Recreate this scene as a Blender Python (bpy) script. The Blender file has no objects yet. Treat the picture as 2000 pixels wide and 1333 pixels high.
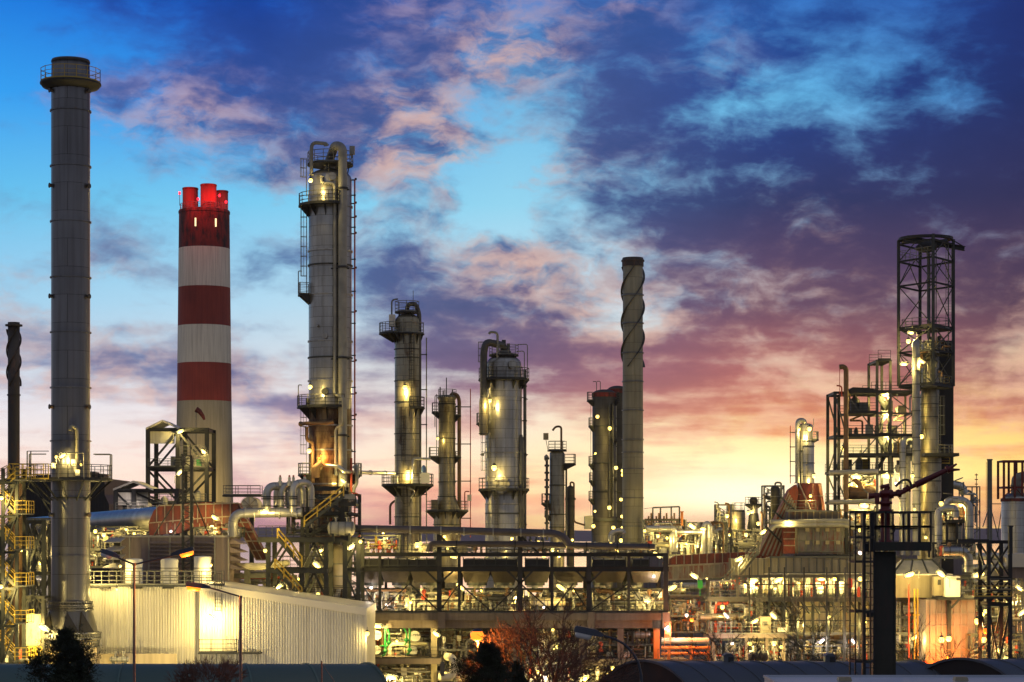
import bpy, math, random
from mathutils import Vector, Matrix
F=4200.0; HY=1040.0; CZ=18.5
PI=math.pi
def s2l(c):
    c=c/255.0
    return c/12.92 if c<=0.04045 else ((c+0.055)/1.055)**2.4
def col(r,g,b): return (s2l(r),s2l(g),s2l(b),1.0)
def W(px,py,Y): return Vector(((px-1000)*Y/F, Y, CZ-(py-HY)*Y/F))
def X(px,Y): return (px-1000)*Y/F
def Z(py,Y): return CZ-(py-HY)*Y/F
def GZ(Y):  # ground height: an embankment by the camera, flat plant beyond
    pts=[(-400,8.5),(95,8.5),(122,3.0),(160,0.0),(4000,0.0)]
    for (a,za),(b,zb) in zip(pts,pts[1:]):
        if Y<=b: return za+(zb-za)*max(0,(Y-a))/(b-a)
    return 0.0
scene=bpy.context.scene
COL=scene.collection
# ---------------------------------------------------------------- mesh builder
class MB:
    def __init__(s): s.v=[]; s.f=[]; s.sm=[]; s.uv=[]
    def add(s,vs,fs,smooth=False,uvs=None):
        o=len(s.v); s.v.extend([Vector(p) for p in vs])
        for i,f in enumerate(fs):
            s.f.append([o+k for k in f]); s.sm.append(smooth)
            s.uv.append(uvs[i] if uvs else None)
    def box(s,x0,x1,y0,y1,z0,z1):
        v=[(x0,y0,z0),(x1,y0,z0),(x1,y1,z0),(x0,y1,z0),(x0,y0,z1),(x1,y0,z1),(x1,y1,z1),(x0,y1,z1)]
        s.add(v,[(0,3,2,1),(4,5,6,7),(0,1,5,4),(1,2,6,5),(2,3,7,6),(3,0,4,7)])
    def prism(s,poly,d,thick):
        """poly: list of points, extruded by vector d"""
        n=len(poly); d=Vector(d)*thick
        v=[Vector(p) for p in poly]+[Vector(p)+d for p in poly]
        fs=[tuple(range(n-1,-1,-1)),tuple(range(n,2*n))]+[(i,(i+1)%n,n+(i+1)%n,n+i) for i in range(n)]
        s.add(v,fs)
    def bar(s,p,q,w,h=None):
        p=Vector(p); q=Vector(q); d=q-p
        if d.length<1e-5: return
        h=w if h is None else h
        d.normalize()
        up=Vector((0,0,1)) if abs(d.z)<0.9 else Vector((0,1,0))
        a=d.cross(up).normalized()*(w/2); b=a.cross(d).normalized()*(h/2)
        v=[p-a-b,p+a-b,p+a+b,p-a+b,q-a-b,q+a-b,q+a+b,q-a+b]
        s.add(v,[(0,3,2,1),(4,5,6,7),(0,1,5,4),(1,2,6,5),(2,3,7,6),(3,0,4,7)])
    def ibeam(s,p,q,w,h):
        p=Vector(p); q=Vector(q); d=(q-p)
        if d.length<1e-5: return
        d.normalize(); up=Vector((0,0,1)) if abs(d.z)<0.9 else Vector((0,1,0))
        a=d.cross(up).normalized(); b=a.cross(d).normalized(); t=max(.025,w*.12)
        for sg in (-1,1):
            o=b*sg*(h/2-t/2); s.bar(p+o,q+o,w,t)
        e=d*0.002
        s.bar(p+e,q-e,t,h-2*t-.002)
    def tube(s,path,r,seg=10,caps=True,bend=0.0,bn=5):
        pts=[Vector(p) for p in path]
        if bend>0 and len(pts)>2:
            out=[pts[0]]
            for i in range(1,len(pts)-1):
                a,b,c=pts[i-1],pts[i],pts[i+1]
                u=(a-b); w=(c-b); lu,lw=u.length,w.length
                if lu<1e-6 or lw<1e-6: continue
                u/=lu; w/=lw; k=min(bend,lu*.49,lw*.49)
                p0=b+u*k; p1=b+w*k
                for j in range(bn+1):
                    t=j/bn; out.append(p0*(1-t)**2+b*2*t*(1-t)+p1*t*t)
            out.append(pts[-1]); pts=out
        n=len(pts); rr=r if isinstance(r,(list,tuple)) else [r]*n
        T=[]
        for i in range(n):
            d=(pts[min(i+1,n-1)]-pts[max(i-1,0)])
            T.append(d.normalized() if d.length>1e-8 else Vector((0,0,1)))
        ref=Vector((0,0,1)) if abs(T[0].z)<.9 else Vector((1,0,0))
        N=T[0].cross(ref).normalized(); vs=[];L=0;Ls=[]
        for i in range(n):
            if i: L+=(pts[i]-pts[i-1]).length
            Ls.append(L)
            N=(N-T[i]*N.dot(T[i]));
            if N.length<1e-6: N=T[i].orthogonal()
            N.normalize(); B=T[i].cross(N)
            for k in range(seg):
                a=2*PI*k/seg; vs.append(pts[i]+(N*math.cos(a)+B*math.sin(a))*rr[i])
        fs=[];uv=[]
        R=rr[0]
        for i in range(n-1):
            for k in range(seg):
                k2=(k+1)%seg
                fs.append((i*seg+k,i*seg+k2,(i+1)*seg+k2,(i+1)*seg+k))
                c0=k/seg*2*PI*R;c1=(k+1)/seg*2*PI*R
                uv.append([(c0,Ls[i]),(c1,Ls[i]),(c1,Ls[i+1]),(c0,Ls[i+1])])
        s.add(vs,fs,True,uv)
        if caps:
            s.add([vs[k] for k in range(seg)],[tuple(range(seg-1,-1,-1))])
            s.add([vs[(n-1)*seg+k] for k in range(seg)],[tuple(range(seg))])
    def lathe(s,prof,c,seg=36,a0=0,a1=360,caps=True,smooth=True):
        """prof: (r,z) list; c: centre x,y ; z absolute"""
        full=abs(a1-a0)>=359.9; m=seg if full else seg+1
        vs=[];n=len(prof);R=max(p[0] for p in prof)
        for (r,z) in prof:
            for k in range(m):
                a=math.radians(a0+(a1-a0)*k/seg); vs.append((c[0]+r*math.cos(a),c[1]+r*math.sin(a),z))
        fs=[];uv=[];L=0
        for i in range(n-1):
            dl=math.hypot(prof[i+1][0]-prof[i][0],prof[i+1][1]-prof[i][1])
            for k in range(seg):
                k2=(k+1)%m if full else k+1
                fs.append((i*m+k,i*m+k2,(i+1)*m+k2,(i+1)*m+k))
                c0=k/seg*2*PI*R;c1=(k+1)/seg*2*PI*R
                uv.append([(c0,L),(c1,L),(c1,L+dl),(c0,L+dl)])
            L+=dl
        s.add(vs,fs,smooth,uv)
        if caps and full:
            if prof[0][0]>1e-4: s.add(vs[:m],[tuple(range(m-1,-1,-1))])
            if prof[-1][0]>1e-4: s.add(vs[(n-1)*m:],[tuple(range(m))])
    def rail(s,path,h=1.1,closed=False,sp=1.5,t=.05,mid=2,toe=True):
        pts=[Vector(p) for p in path]
        if closed: pts.append(pts[0])
        up=Vector((0,0,1))
        for a,b in zip(pts,pts[1:]):
            L=(b-a).length
            if L<1e-4: continue
            for k in range(1,mid+2):
                z=up*(h*k/(mid+1)); s.bar(a+z,b+z,t if k==mid+1 else t*.75)
            if toe: s.bar(a+up*.07,b+up*.07,.02,.14)
            n=max(1,round(L/sp))
            for i in range(n):
                q=a.lerp(b,i/n); s.bar(q,q+up*h,t)
        s.bar(pts[-1],pts[-1]+up*h,t)
    def ladder(s,p,q,side,out,w=.45,cage=True,t=.05):
        """p bottom, q top, side: unit vec across, out: unit vec away from wall"""
        p=Vector(p);q=Vector(q);side=Vector(side).normalized();out=Vector(out).normalized()
        a=side*w/2
        s.bar(p-a,q-a,t);s.bar(p+a,q+a,t)
        L=(q-p).length;d=(q-p).normalized()
        n=int(L/.35)
        for i in range(n): c=p+d*(i*.35+.1); s.bar(c-a,c+a,.03)
        if cage and L>3:
            k=7
            m=int((L-2.2)/1.2)+1
            def hp(c,j):
                an=PI*j/(k-1); return c+side*math.cos(an)*.38+out*math.sin(an)*.7
            for i in range(m+1):
                c=p+d*(2.2+i*(L-2.2)/max(1,m))
                for j in range(k-1): s.bar(hp(c,j),hp(c,j+1),.05)
            for j in range(1,k-1): s.bar(hp(p+d*2.2,j),hp(q,j),.035)
    def stair(s,p,q,width_vec,n=None,t=.06,rails=True):
        p=Vector(p);q=Vector(q);w=Vector(width_vec)
        s.bar(p,q,.06,.28);s.bar(p+w,q+w,.06,.28)
        n=n or max(3,int(abs(q.z-p.z)/.25))
        d=(q-p);dh=Vector((d.x,d.y,0)).normalized()
        for i in range(1,n):
            c=p+d*(i/n); s.bar(c+w*.03,c+w*.97,.26,.04)
        if rails: pass
    def stair_rail(s,p,q,width_vec,h=1.05,t=.06):
        p=Vector(p);q=Vector(q);w=Vector(width_vec);up=Vector((0,0,1))
        for o in (Vector((0,0,0)),w):
            for k in (1,2): s.bar(p+o+up*h*k/2,q+o+up*h*k/2,t)
            n=max(1,round((q-p).length/1.5))
            for i in range(n+1):
                c=(p+o).lerp(q+o,i/n); s.bar(c,c+up*h,t)
    def build(s,name,mat,parent=None,org=None,label=None):
        if not s.f: return None
        if org is None: org=ORG.get(parent.name,Vector((0,0,0))) if parent else Vector((0,0,0))
        me=bpy.data.meshes.new(name)
        me.from_pydata([tuple(p-org) for p in s.v],[],s.f)
        me.polygons.foreach_set('use_smooth',s.sm)
        if any(u is not None for u in s.uv):
            ul=me.uv_layers.new(name='UVMap'); i=0
            for f,u in zip(s.f,s.uv):
                for k in range(len(f)):
                    ul.data[i].uv=(u[k] if u else (s.v[f[k]].x-org.x,s.v[f[k]].z-org.z)); i+=1
        me.materials.append(mat)
        me.validate()
        o=bpy.data.objects.new(name,me); COL.objects.link(o)
        if parent is not None: o.parent=parent; ORG[o.name]=org
        if label: o['label']=label
        return o
ORG={}
def thing(name,label,cat,loc,group=None,kind=None):
    o=bpy.data.objects.new(name,None); COL.objects.link(o); o.location=loc; o.empty_display_size=.3
    ORG[o.name]=Vector(loc)
    o['label']=label;o['category']=cat
    if group:o['group']=group
    if kind:o['kind']=kind
    return o
def solo(name,mb,mat,label,cat,group=None,kind=None):
    n=len(mb.v)
    cx=sum(p.x for p in mb.v)/n;cy=sum(p.y for p in mb.v)/n;cz=min(p.z for p in mb.v)
    org=Vector((cx,cy,cz))
    o=mb.build(name,mat,None,org); o.location=org
    o['label']=label;o['category']=cat
    if group:o['group']=group
    if kind:o['kind']=kind
    return o
# ---------------------------------------------------------------- materials
def newmat(name):
    m=bpy.data.materials.new(name);m.use_nodes=True
    return m,m.node_tree,m.node_tree.nodes['Principled BSDF']
def N(nt,t,**k):
    n=nt.nodes.new(t)
    for a,b in k.items(): setattr(n,a,b)
    return n
def ramp(nt,stops,interp='LINEAR'):
    r=nt.nodes.new('ShaderNodeValToRGB'); cr=r.color_ramp; cr.interpolation=interp
    while len(cr.elements)>1: cr.elements.remove(cr.elements[-1])
    cr.elements[0].position=stops[0][0];cr.elements[0].color=stops[0][1]
    for p,c in stops[1:]:
        e=cr.elements.new(p);e.color=c
    return r
def noisy(name,c1,c2,scale=.6,rough=.6,metal=0.0,detail=6,stain=None,stain_amt=.5,bump=0.0,stretch=1.0,streak=False,uvbrick=None,lines=None,spec=.5):
    """two-tone weathered surface; optional rust stains, vertical streaks, cladding panel seams"""
    m,nt,b=newmat(name); L=nt.links.new
    tc=N(nt,'ShaderNodeTexCoord'); mp=N(nt,'ShaderNodeMapping')
    L(tc.outputs['Object'],mp.inputs[0]); mp.inputs['Scale'].default_value=(1,1,stretch)
    n1=N(nt,'ShaderNodeTexNoise');n1.inputs['Scale'].default_value=scale;n1.inputs['Detail'].default_value=detail
    L(mp.outputs[0],n1.inputs[0])
    r=ramp(nt,[(.3,tuple(c1)+(1,)),(.7,tuple(c2)+(1,))]);L(n1.outputs[0],r.inputs[0])
    cur=r.outputs[0]
    oi=N(nt,'ShaderNodeObjectInfo')
    hv=N(nt,'ShaderNodeHueSaturation'); mr=N(nt,'ShaderNodeMapRange');mr.inputs[3].default_value=.82;mr.inputs[4].default_value=1.15
    L(oi.outputs['Random'],mr.inputs[0]);L(mr.outputs[0],hv.inputs['Value']);L(cur,hv.inputs['Color']);cur=hv.outputs[0]
    if streak:
        mp2=N(nt,'ShaderNodeMapping');mp2.inputs['Scale'].default_value=(3.0,3.0,.12);L(tc.outputs['Object'],mp2.inputs[0])
        n2=N(nt,'ShaderNodeTexNoise');n2.inputs['Scale'].default_value=1.0;n2.inputs['Detail'].default_value=4;L(mp2.outputs[0],n2.inputs[0])
        r2=ramp(nt,[(.40,(1,1,1,1)),(.78,(.62,.59,.55,1))]);L(n2.outputs[0],r2.inputs[0])
        mx=N(nt,'ShaderNodeMix',data_type='RGBA',blend_type='MULTIPLY');mx.inputs[0].default_value=.8
        L(cur,mx.inputs[6]);L(r2.outputs[0],mx.inputs[7]);cur=mx.outputs[2]
    if stain:
        mp3=N(nt,'ShaderNodeMapping');mp3.inputs['Scale'].default_value=(1,1,.35);L(tc.outputs['Object'],mp3.inputs[0])
        n3=N(nt,'ShaderNodeTexNoise');n3.inputs['Scale'].default_value=.9;n3.inputs['Detail'].default_value=8;n3.inputs['Roughness'].default_value=.7;L(mp3.outputs[0],n3.inputs[0])
        r3=ramp(nt,[(1-stain_amt-.05,(0,0,0,1)),(1-stain_amt+.12,(1,1,1,1))]);L(n3.outputs[0],r3.inputs[0])
        mx=N(nt,'ShaderNodeMix',data_type='RGBA');L(r3.outputs[0],mx.inputs[0]);L(cur,mx.inputs[6]);mx.inputs[7].default_value=tuple(stain)+(1,);cur=mx.outputs[2]
    if uvbrick:
        br=N(nt,'ShaderNodeTexBrick');L(tc.outputs['UV'],br.inputs[0])
        br.inputs['Scale'].default_value=1.0;br.inputs['Brick Width'].default_value=uvbrick[0];br.inputs['Row Height'].default_value=uvbrick[1]
        br.inputs['Mortar Size'].default_value=.022;br.inputs['Mortar Smooth'].default_value=.3
        br.inputs['Color1'].default_value=(1,1,1,1);br.inputs['Color2'].default_value=(.84,.84,.84,1);br.inputs['Mortar'].default_value=(.3,.28,.25,1)
        mx=N(nt,'ShaderNodeMix',data_type='RGBA',blend_type='MULTIPLY');mx.inputs[0].default_value=1.0
        L(cur,mx.inputs[6]);L(br.outputs[0],mx.inputs[7]);cur=mx.outputs[2]
    L(cur,b.inputs['Base Color']);b.inputs['Roughness'].default_value=rough;b.inputs['Metallic'].default_value=metal
    b.inputs['Specular IOR Level'].default_value=spec
    if bump>0:
        bp=N(nt,'ShaderNodeBump');bp.inputs['Strength'].default_value=bump;bp.inputs['Distance'].default_value=.05
        n4=N(nt,'ShaderNodeTexNoise');n4.inputs['Scale'].default_value=2.5;n4.inputs['Detail'].default_value=3;L(tc.outputs['Object'],n4.inputs[0])
        L(n4.outputs[0],bp.inputs['Height']);L(bp.outputs[0],b.inputs['Normal'])
    return m
def emis(name,c,s):
    m,nt,b=newmat(name)
    b.inputs['Base Color'].default_value=(c[0]*.5,c[1]*.5,c[2]*.5,1);b.inputs['Emission Color'].default_value=tuple(c)+(1,);b.inputs['Emission Strength'].default_value=s
    return m
M={}
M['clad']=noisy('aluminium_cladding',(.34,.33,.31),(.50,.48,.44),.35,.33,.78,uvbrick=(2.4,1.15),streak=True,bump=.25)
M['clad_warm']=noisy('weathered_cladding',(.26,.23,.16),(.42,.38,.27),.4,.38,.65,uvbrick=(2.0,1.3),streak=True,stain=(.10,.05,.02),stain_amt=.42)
M['clad_rust']=noisy('oil_stained_cladding',(.22,.15,.08),(.36,.25,.13),.4,.5,.3,uvbrick=(2.4,1.3),streak=True,stain=(.07,.03,.012),stain_amt=.55)
M['clad_dark']=noisy('dark_cladding',(.05,.046,.038),(.10,.09,.07),.4,.5,.4,uvbrick=(2.4,1.3),streak=True)
M['pipe']=noisy('insulated_pipe_metal',(.36,.36,.35),(.54,.53,.50),.8,.34,.7,uvbrick=(50.,1.6),bump=.15)
M['pipe_grey']=noisy('grey_painted_pipe',(.20,.20,.19),(.32,.31,.28),1,.5,.1,stain=(.12,.06,.03),stain_amt=.35)
M['pipe_cream']=noisy('cream_painted_pipe',(.50,.46,.35),(.66,.62,.48),1,.5,.0,stain=(.22,.12,.05),stain_amt=.36)
M['pipe_dark']=noisy('dark_steel_pipe',(.055,.055,.06),(.10,.10,.10),1,.5,.3)
M['pipe_brown']=noisy('rusty_pipe',(.13,.07,.035),(.24,.14,.07),1,.7,.0)
M['pipe_mauve']=noisy('mauve_grey_pipe_paint',(.055,.047,.055),(.085,.072,.078),1,.45,.2)
M['red_pipe']=noisy('red_painted_pipe',(.42,.05,.02),(.55,.08,.03),1,.45,.0)
M['green_pipe']=noisy('green_painted_pipe',(.02,.22,.05),(.04,.34,.08),1,.45,.0)
M['orange']=noisy('orange_painted_steel',(.55,.16,.03),(.66,.22,.05),1,.5,.0)
M['steel']=noisy('green_grey_structural_steel',(.022,.026,.025),(.045,.048,.045),1,.5,.2,stain=(.09,.05,.03),stain_amt=.33)
M['steel_dark']=noisy('dark_structural_steel',(.009,.010,.013),(.02,.021,.026),1,.6,.1)
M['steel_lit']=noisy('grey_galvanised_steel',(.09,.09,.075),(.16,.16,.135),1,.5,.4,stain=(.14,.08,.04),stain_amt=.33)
M['galv']=noisy('railing_steel',(.11,.11,.10),(.20,.20,.18),1,.5,.3)
M['rail_dark']=noisy('dark_railing_steel',(.012,.012,.013),(.03,.03,.03),1,.5,.2)
M['yellow']=noisy('yellow_painted_railing',(.42,.28,.03),(.52,.36,.05),1,.5,.0)
M['grate']=noisy('walkway_grating',(.06,.06,.055),(.11,.11,.10),2,.6,.2)
M['stack']=noisy('chimney_grey_steel',(.135,.136,.148),(.195,.195,.205),.12,.34,.82,bump=.1,uvbrick=(5.8,2.65),streak=True)
M['stack_pale']=noisy('pale_chimney_paint',(.27,.25,.18),(.34,.32,.24),.3,.55,.1,uvbrick=(4.5,2.2),streak=True)
M['stack_dark']=noisy('sooty_chimney_steel',(.035,.03,.028),(.07,.058,.052),.3,.6,.2,stain=(.14,.07,.04),stain_amt=.45)
M['red_paint']=noisy('faded_red_paint',(.28,.034,.02),(.46,.065,.035),.12,.65,.0,streak=True)
M['red_soot']=noisy('sooty_red_paint',(.16,.018,.012),(.26,.03,.02),.12,.65,.0,streak=True,stain=(.02,.008,.007),stain_amt=.5)
M['white_paint']=noisy('weathered_white_paint',(.80,.71,.54),(.88,.79,.61),.12,.65,.0,streak=True)
M['concrete_buff']=noisy('buff_concrete',(.52,.43,.27),(.60,.50,.33),.12,.8,.0,streak=True)
M['rust_duct']=noisy('rust_red_duct',(.22,.035,.018),(.34,.065,.028),.9,.65,.0,streak=True,stain=(.10,.04,.03),stain_amt=.52,bump=.3)
M['rust_grey']=noisy('grey_duct_with_rust',(.24,.20,.15),(.36,.31,.24),.5,.6,.1,stain=(.28,.06,.03),stain_amt=.50)
M['rust_dark']=noisy('dark_grey_rusting_plate',(.13,.12,.13),(.20,.18,.18),.5,.55,.2,stain=(.16,.035,.02),stain_amt=.45)
M['rib']=noisy('duct_stiffener_steel',(.30,.24,.16),(.44,.37,.27),1,.6,.2,stain=(.2,.08,.04),stain_amt=.4)
M['panel_cream']=noisy('cream_duct_panels',(.27,.23,.15),(.38,.33,.22),.4,.55,.1,streak=True,stain=(.26,.17,.08),stain_amt=.36)
M['beige_wall']=noisy('beige_profiled_sheet',(.42,.41,.39),(.50,.48,.45),.22,.6,.05,streak=True)
M['fascia']=noisy('light_grey_fascia',(.44,.41,.37),(.50,.47,.42),.3,.5,.1)
M['mauve']=noisy('mauve_grey_wall_panel',(.19,.15,.155),(.26,.205,.205),.2,.55,.1,streak=True)
M['white']=noisy('white_tank_paint',(.70,.68,.62),(.80,.78,.72),.5,.5,.0,stain=(.4,.3,.18),stain_amt=.3)
M['plenum']=noisy('dark_brown_plenum_sheet',(.03,.022,.015),(.055,.042,.03),.8,.6,.1,streak=True)
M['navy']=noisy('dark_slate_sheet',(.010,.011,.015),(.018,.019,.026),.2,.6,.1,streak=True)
M['concrete']=noisy('stained_concrete',(.12,.095,.085),(.19,.155,.135),.3,.85,.0,streak=True,bump=.3)
M['cream_wall']=noisy('cream_furnace_wall',(.32,.28,.18),(.44,.39,.26),.25,.6,.0,streak=True,stain=(.28,.17,.08),stain_amt=.38)
M['roof_blue']=noisy('blue_green_barrel_roof',(.07,.13,.11),(.09,.155,.135),.2,.55,.1,streak=False)
M['roof_slate']=noisy('slate_blue_barrel_roof',(.075,.09,.11),(.105,.12,.145),.25,.5,.2)
M['roof_end']=noisy('dark_brown_end_wall',(.014,.010,.009),(.024,.017,.014),.5,.8)
M['roof_pale']=noisy('pale_blue_flat_roof',(.38,.42,.50),(.48,.52,.60),.4,.6)
M['cannon']=noisy('dark_red_cannon_paint',(.10,.008,.010),(.15,.014,.014),2,.35,.1)
M['mon_col']=noisy('dark_green_stained_column',(.018,.023,.015),(.045,.036,.026),.8,.6,.1,streak=True,stain=(.06,.03,.02),stain_amt=.45)
M['lamp_grey']=noisy('lamp_housing_grey',(.03,.036,.055),(.05,.055,.075),2,.45,.2)
M['pole']=noisy('galvanised_lamp_pole',(.16,.12,.11),(.22,.17,.15),2,.4,.5)
M['bark']=noisy('bare_tree_bark',(.07,.045,.035),(.12,.08,.06),4,.9)
M['bark_dark']=noisy('dark_bark',(.03,.024,.02),(.05,.04,.03),4,.9)
M['glass_off']=noisy('unlit_lamp_glass',(.65,.62,.60),(.8,.78,.75),3,.25)
M['black']=noisy('black_plastic',(.01,.01,.01),(.02,.02,.02),3,.4)
M['ground']=noisy('gravel_ground',(.10,.095,.085),(.16,.15,.13),.15,.95,bump=.5)
M['field']=noisy('far_field',(.20,.16,.14),(.26,.21,.18),.01,.9)
M['lake']=noisy('still_lake_water',(.10,.08,.09),(.12,.10,.11),.01,.09,.0)
M['hills']=noisy('far_hill_slope',(.26,.18,.19),(.32,.22,.22),.004,1.0,spec=.1)
M['lens_w']=emis('floodlight_glow',(1.0,.74,.17),3.6)
M['lens_g']=emis('bulkhead_lamp_glow',(1.0,.72,.15),3.6)
M['lens_o']=emis('sodium_lamp_glow',(1.0,.17,.01),2.6)
M['lens_s']=emis('sodium_street_lamp_glow',(1.0,.21,.015),2.5)
M['lens_r']=emis('red_beacon_glow',(1.0,.02,.04),3)
M['lens_p']=emis('cool_lamp_glow',(1.0,.80,.72),3.0)
M['lit_win']=emis('lit_window_glass',(1.0,.85,.42),1.6)
def foliage(name,c1,c2):
    m,nt,b=newmat(name);L=nt.links.new
    g=N(nt,'ShaderNodeTexCoord');n=N(nt,'ShaderNodeTexNoise');n.inputs['Scale'].default_value=1.3;n.inputs['Detail'].default_value=3
    L(g.outputs['Object'],n.inputs[0]);r=ramp(nt,[(.35,tuple(c1)+(1,)),(.65,tuple(c2)+(1,))]);L(n.outputs[0],r.inputs[0]);L(r.outputs[0],b.inputs[0])
    b.inputs['Roughness'].default_value=.7
    return m
M['pine']=foliage('pine_needles',(.007,.013,.005),(.022,.034,.012))
# ---------------------------------------------------------------- camera
cam=bpy.data.cameras.new('camera');co=bpy.data.objects.new('camera',cam);COL.objects.link(co)
co.location=(0,0,CZ);co.rotation_euler=(PI/2,0,0)
cam.sensor_width=36;cam.lens=36*F/2000;cam.shift_y=(HY-666.5)/2000.0;cam.clip_end=30000;cam.clip_start=1
scene.camera=co
scene.view_settings.view_transform='Standard';scene.view_settings.look='None';scene.view_settings.exposure=0;scene.view_settings.gamma=1
scene.cycles.use_denoising=True
scene.cycles.max_bounces=5;scene.cycles.diffuse_bounces=2;scene.cycles.glossy_bounces=3;scene.cycles.sample_clamp_indirect=4
try: scene.cycles.denoiser='OPENIMAGEDENOISE'
except Exception: pass
# ---------------------------------------------------------------- sky
def build_sky():
    w=bpy.data.worlds.new('World');scene.world=w;w.use_nodes=True
    nt=w.node_tree;nt.nodes.clear();L=nt.links.new
    def mth(op,a,b=None,c=None,clamp=False):
        n=N(nt,'ShaderNodeMath',operation=op);n.use_clamp=clamp
        for i,q in enumerate((a,b,c)):
            if q is None: continue
            if isinstance(q,(int,float)): n.inputs[i].default_value=q
            else: L(q,n.inputs[i])
        return n.outputs[0]
    def mix(f,a,b,mode='MIX'):
        n=N(nt,'ShaderNodeMix',data_type='RGBA',blend_type=mode)
        for i,q in ((0,f),(6,a),(7,b)):
            if isinstance(q,(int,float)): n.inputs[i].default_value=q
            elif isinstance(q,tuple): n.inputs[i].default_value=q
            else: L(q,n.inputs[i])
        return n.outputs[2]
    def sstep(x,a,b,lin=False):
        n=N(nt,'ShaderNodeMapRange');n.interpolation_type='LINEAR' if lin else 'SMOOTHSTEP';n.clamp=True
        L(x,n.inputs[0]);n.inputs[1].default_value=a;n.inputs[2].default_value=b
        return n.outputs[0]
    tc=N(nt,'ShaderNodeTexCoord');sp=N(nt,'ShaderNodeSeparateXYZ');L(tc.outputs['Generated'],sp.inputs[0])
    x,y,z=sp.outputs
    az=mth('ARCTAN2',x,y)
    hyp=mth('SQRT',mth('ADD',mth('MULTIPLY',x,x),mth('MULTIPLY',y,y)))
    el=mth('DIVIDE',z,mth('MAXIMUM',hyp,1e-3))
    U=mth('MULTIPLY_ADD',az,4237.0,1000.0)      # bearing, in the photograph's widths
    V=mth('MULTIPLY_ADD',el,-F,HY)
    # domain warp, in (bearing, height) units of 100
    u1=mth('DIVIDE',U,100.0);v1=mth('DIVIDE',V,100.0)
    cb=N(nt,'ShaderNodeCombineXYZ');L(u1,cb.inputs[0]);L(v1,cb.inputs[1])
    def noise(vec,scale,detail,rough,sx=1,sy=1,rot=0,loc=(0,0,0),dist=0):
        mp=N(nt,'ShaderNodeMapping');L(vec,mp.inputs[0]);mp.inputs['Scale'].default_value=(sx,sy,1);mp.inputs['Rotation'].default_value=(0,0,rot);mp.inputs['Location'].default_value=loc
        n=N(nt,'ShaderNodeTexNoise');L(mp.outputs[0],n.inputs[0]);n.inputs['Scale'].default_value=scale;n.inputs['Detail'].default_value=detail;n.inputs['Roughness'].default_value=rough;n.inputs['Distortion'].default_value=dist
        return n
    wn=noise(cb.outputs[0],.55,4,.55)
    sub=N(nt,'ShaderNodeVectorMath',operation='SUBTRACT');L(wn.outputs['Color'],sub.inputs[0]);sub.inputs[1].default_value=(.5,.5,.5)
    mul=N(nt,'ShaderNodeVectorMath',operation='MULTIPLY');L(sub.outputs[0],mul.inputs[0]);mul.inputs[1].default_value=(1.5,.95,0)
    add=N(nt,'ShaderNodeVectorMath',operation='ADD');L(cb.outputs[0],add.inputs[0]);L(mul.outputs[0],add.inputs[1])
    ws=N(nt,'ShaderNodeSeparateXYZ');L(add.outputs[0],ws.inputs[0])
    Uw=mth('MULTIPLY',ws.outputs[0],100/2000.0);Vw=mth('MULTIPLY',ws.outputs[1],100.0)
    Ur=mth('DIVIDE',U,2000.0)
    def grid(rows,uu,vv,smooth=True):
        cur=None;prev=None
        for py,vals in rows:
            n=len(vals)
            st=[(i/(n-1),(v,v,v,1) if isinstance(v,(int,float)) else col(*v)) for i,v in enumerate(vals)]
            r=ramp(nt,st,'EASE' if isinstance(vals[0],(int,float)) else 'LINEAR');L(uu,r.inputs[0])
            cur=r.outputs[0] if cur is None else mix(sstep(vv,prev,py,not smooth),cur,r.outputs[0])
            prev=py
        return cur
    clear=grid([(-900,[(14,50,120),(14,45,110),(14,45,110),(14,45,110),(14,40,100)]),
     (0,[(28,120,222),(28,95,205),(75,130,205),(60,125,210),(40,85,175)]),
     (200,[(55,160,242),(60,150,235),(115,190,235),(110,195,240),(65,130,205)]),
     (400,[(105,195,240),(125,205,242),(150,215,242),(150,200,235),(115,150,200)]),
     (600,[(165,212,240),(182,220,242),(205,230,242),(212,225,235),(205,190,190)]),
     (800,[(225,222,228),(232,222,222),(242,228,210),(252,222,160),(248,200,125)]),
     (930,[(242,218,202),(243,218,200),(252,220,170),(255,236,165),(255,218,120)]),
     (1045,[(232,178,172),(236,180,165),(255,200,135),(255,222,110),(255,200,100)])],Ur,V,False)
    cloud=grid([(-900,[(14,35,80),(14,35,80),(14,35,80),(14,35,80),(14,35,80)]),
     (0,[(30,90,190),(24,68,160),(64,94,160),(42,88,165),(34,54,125)]),
     (200,[(76,114,185),(56,86,158),(80,98,152),(42,72,145),(38,52,108)]),
     (400,[(112,138,180),(68,102,160),(74,100,156),(56,64,110),(56,54,92)]),
     (600,[(152,166,192),(88,114,162),(92,95,138),(116,86,108),(94,70,90)]),
     (730,[(122,128,168),(106,114,158),(135,105,130),(192,116,108),(152,100,102)]),
     (850,[(190,165,170),(155,142,168),(200,135,125),(228,142,96),(222,142,104)]),
     (950,[(215,172,165),(212,170,170),(242,165,120),(240,172,84),(230,160,90)]),
     (1045,[(205,150,160),(200,142,152),(228,145,122),(246,172,95),(228,165,112)])],Ur,V,False)
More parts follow.
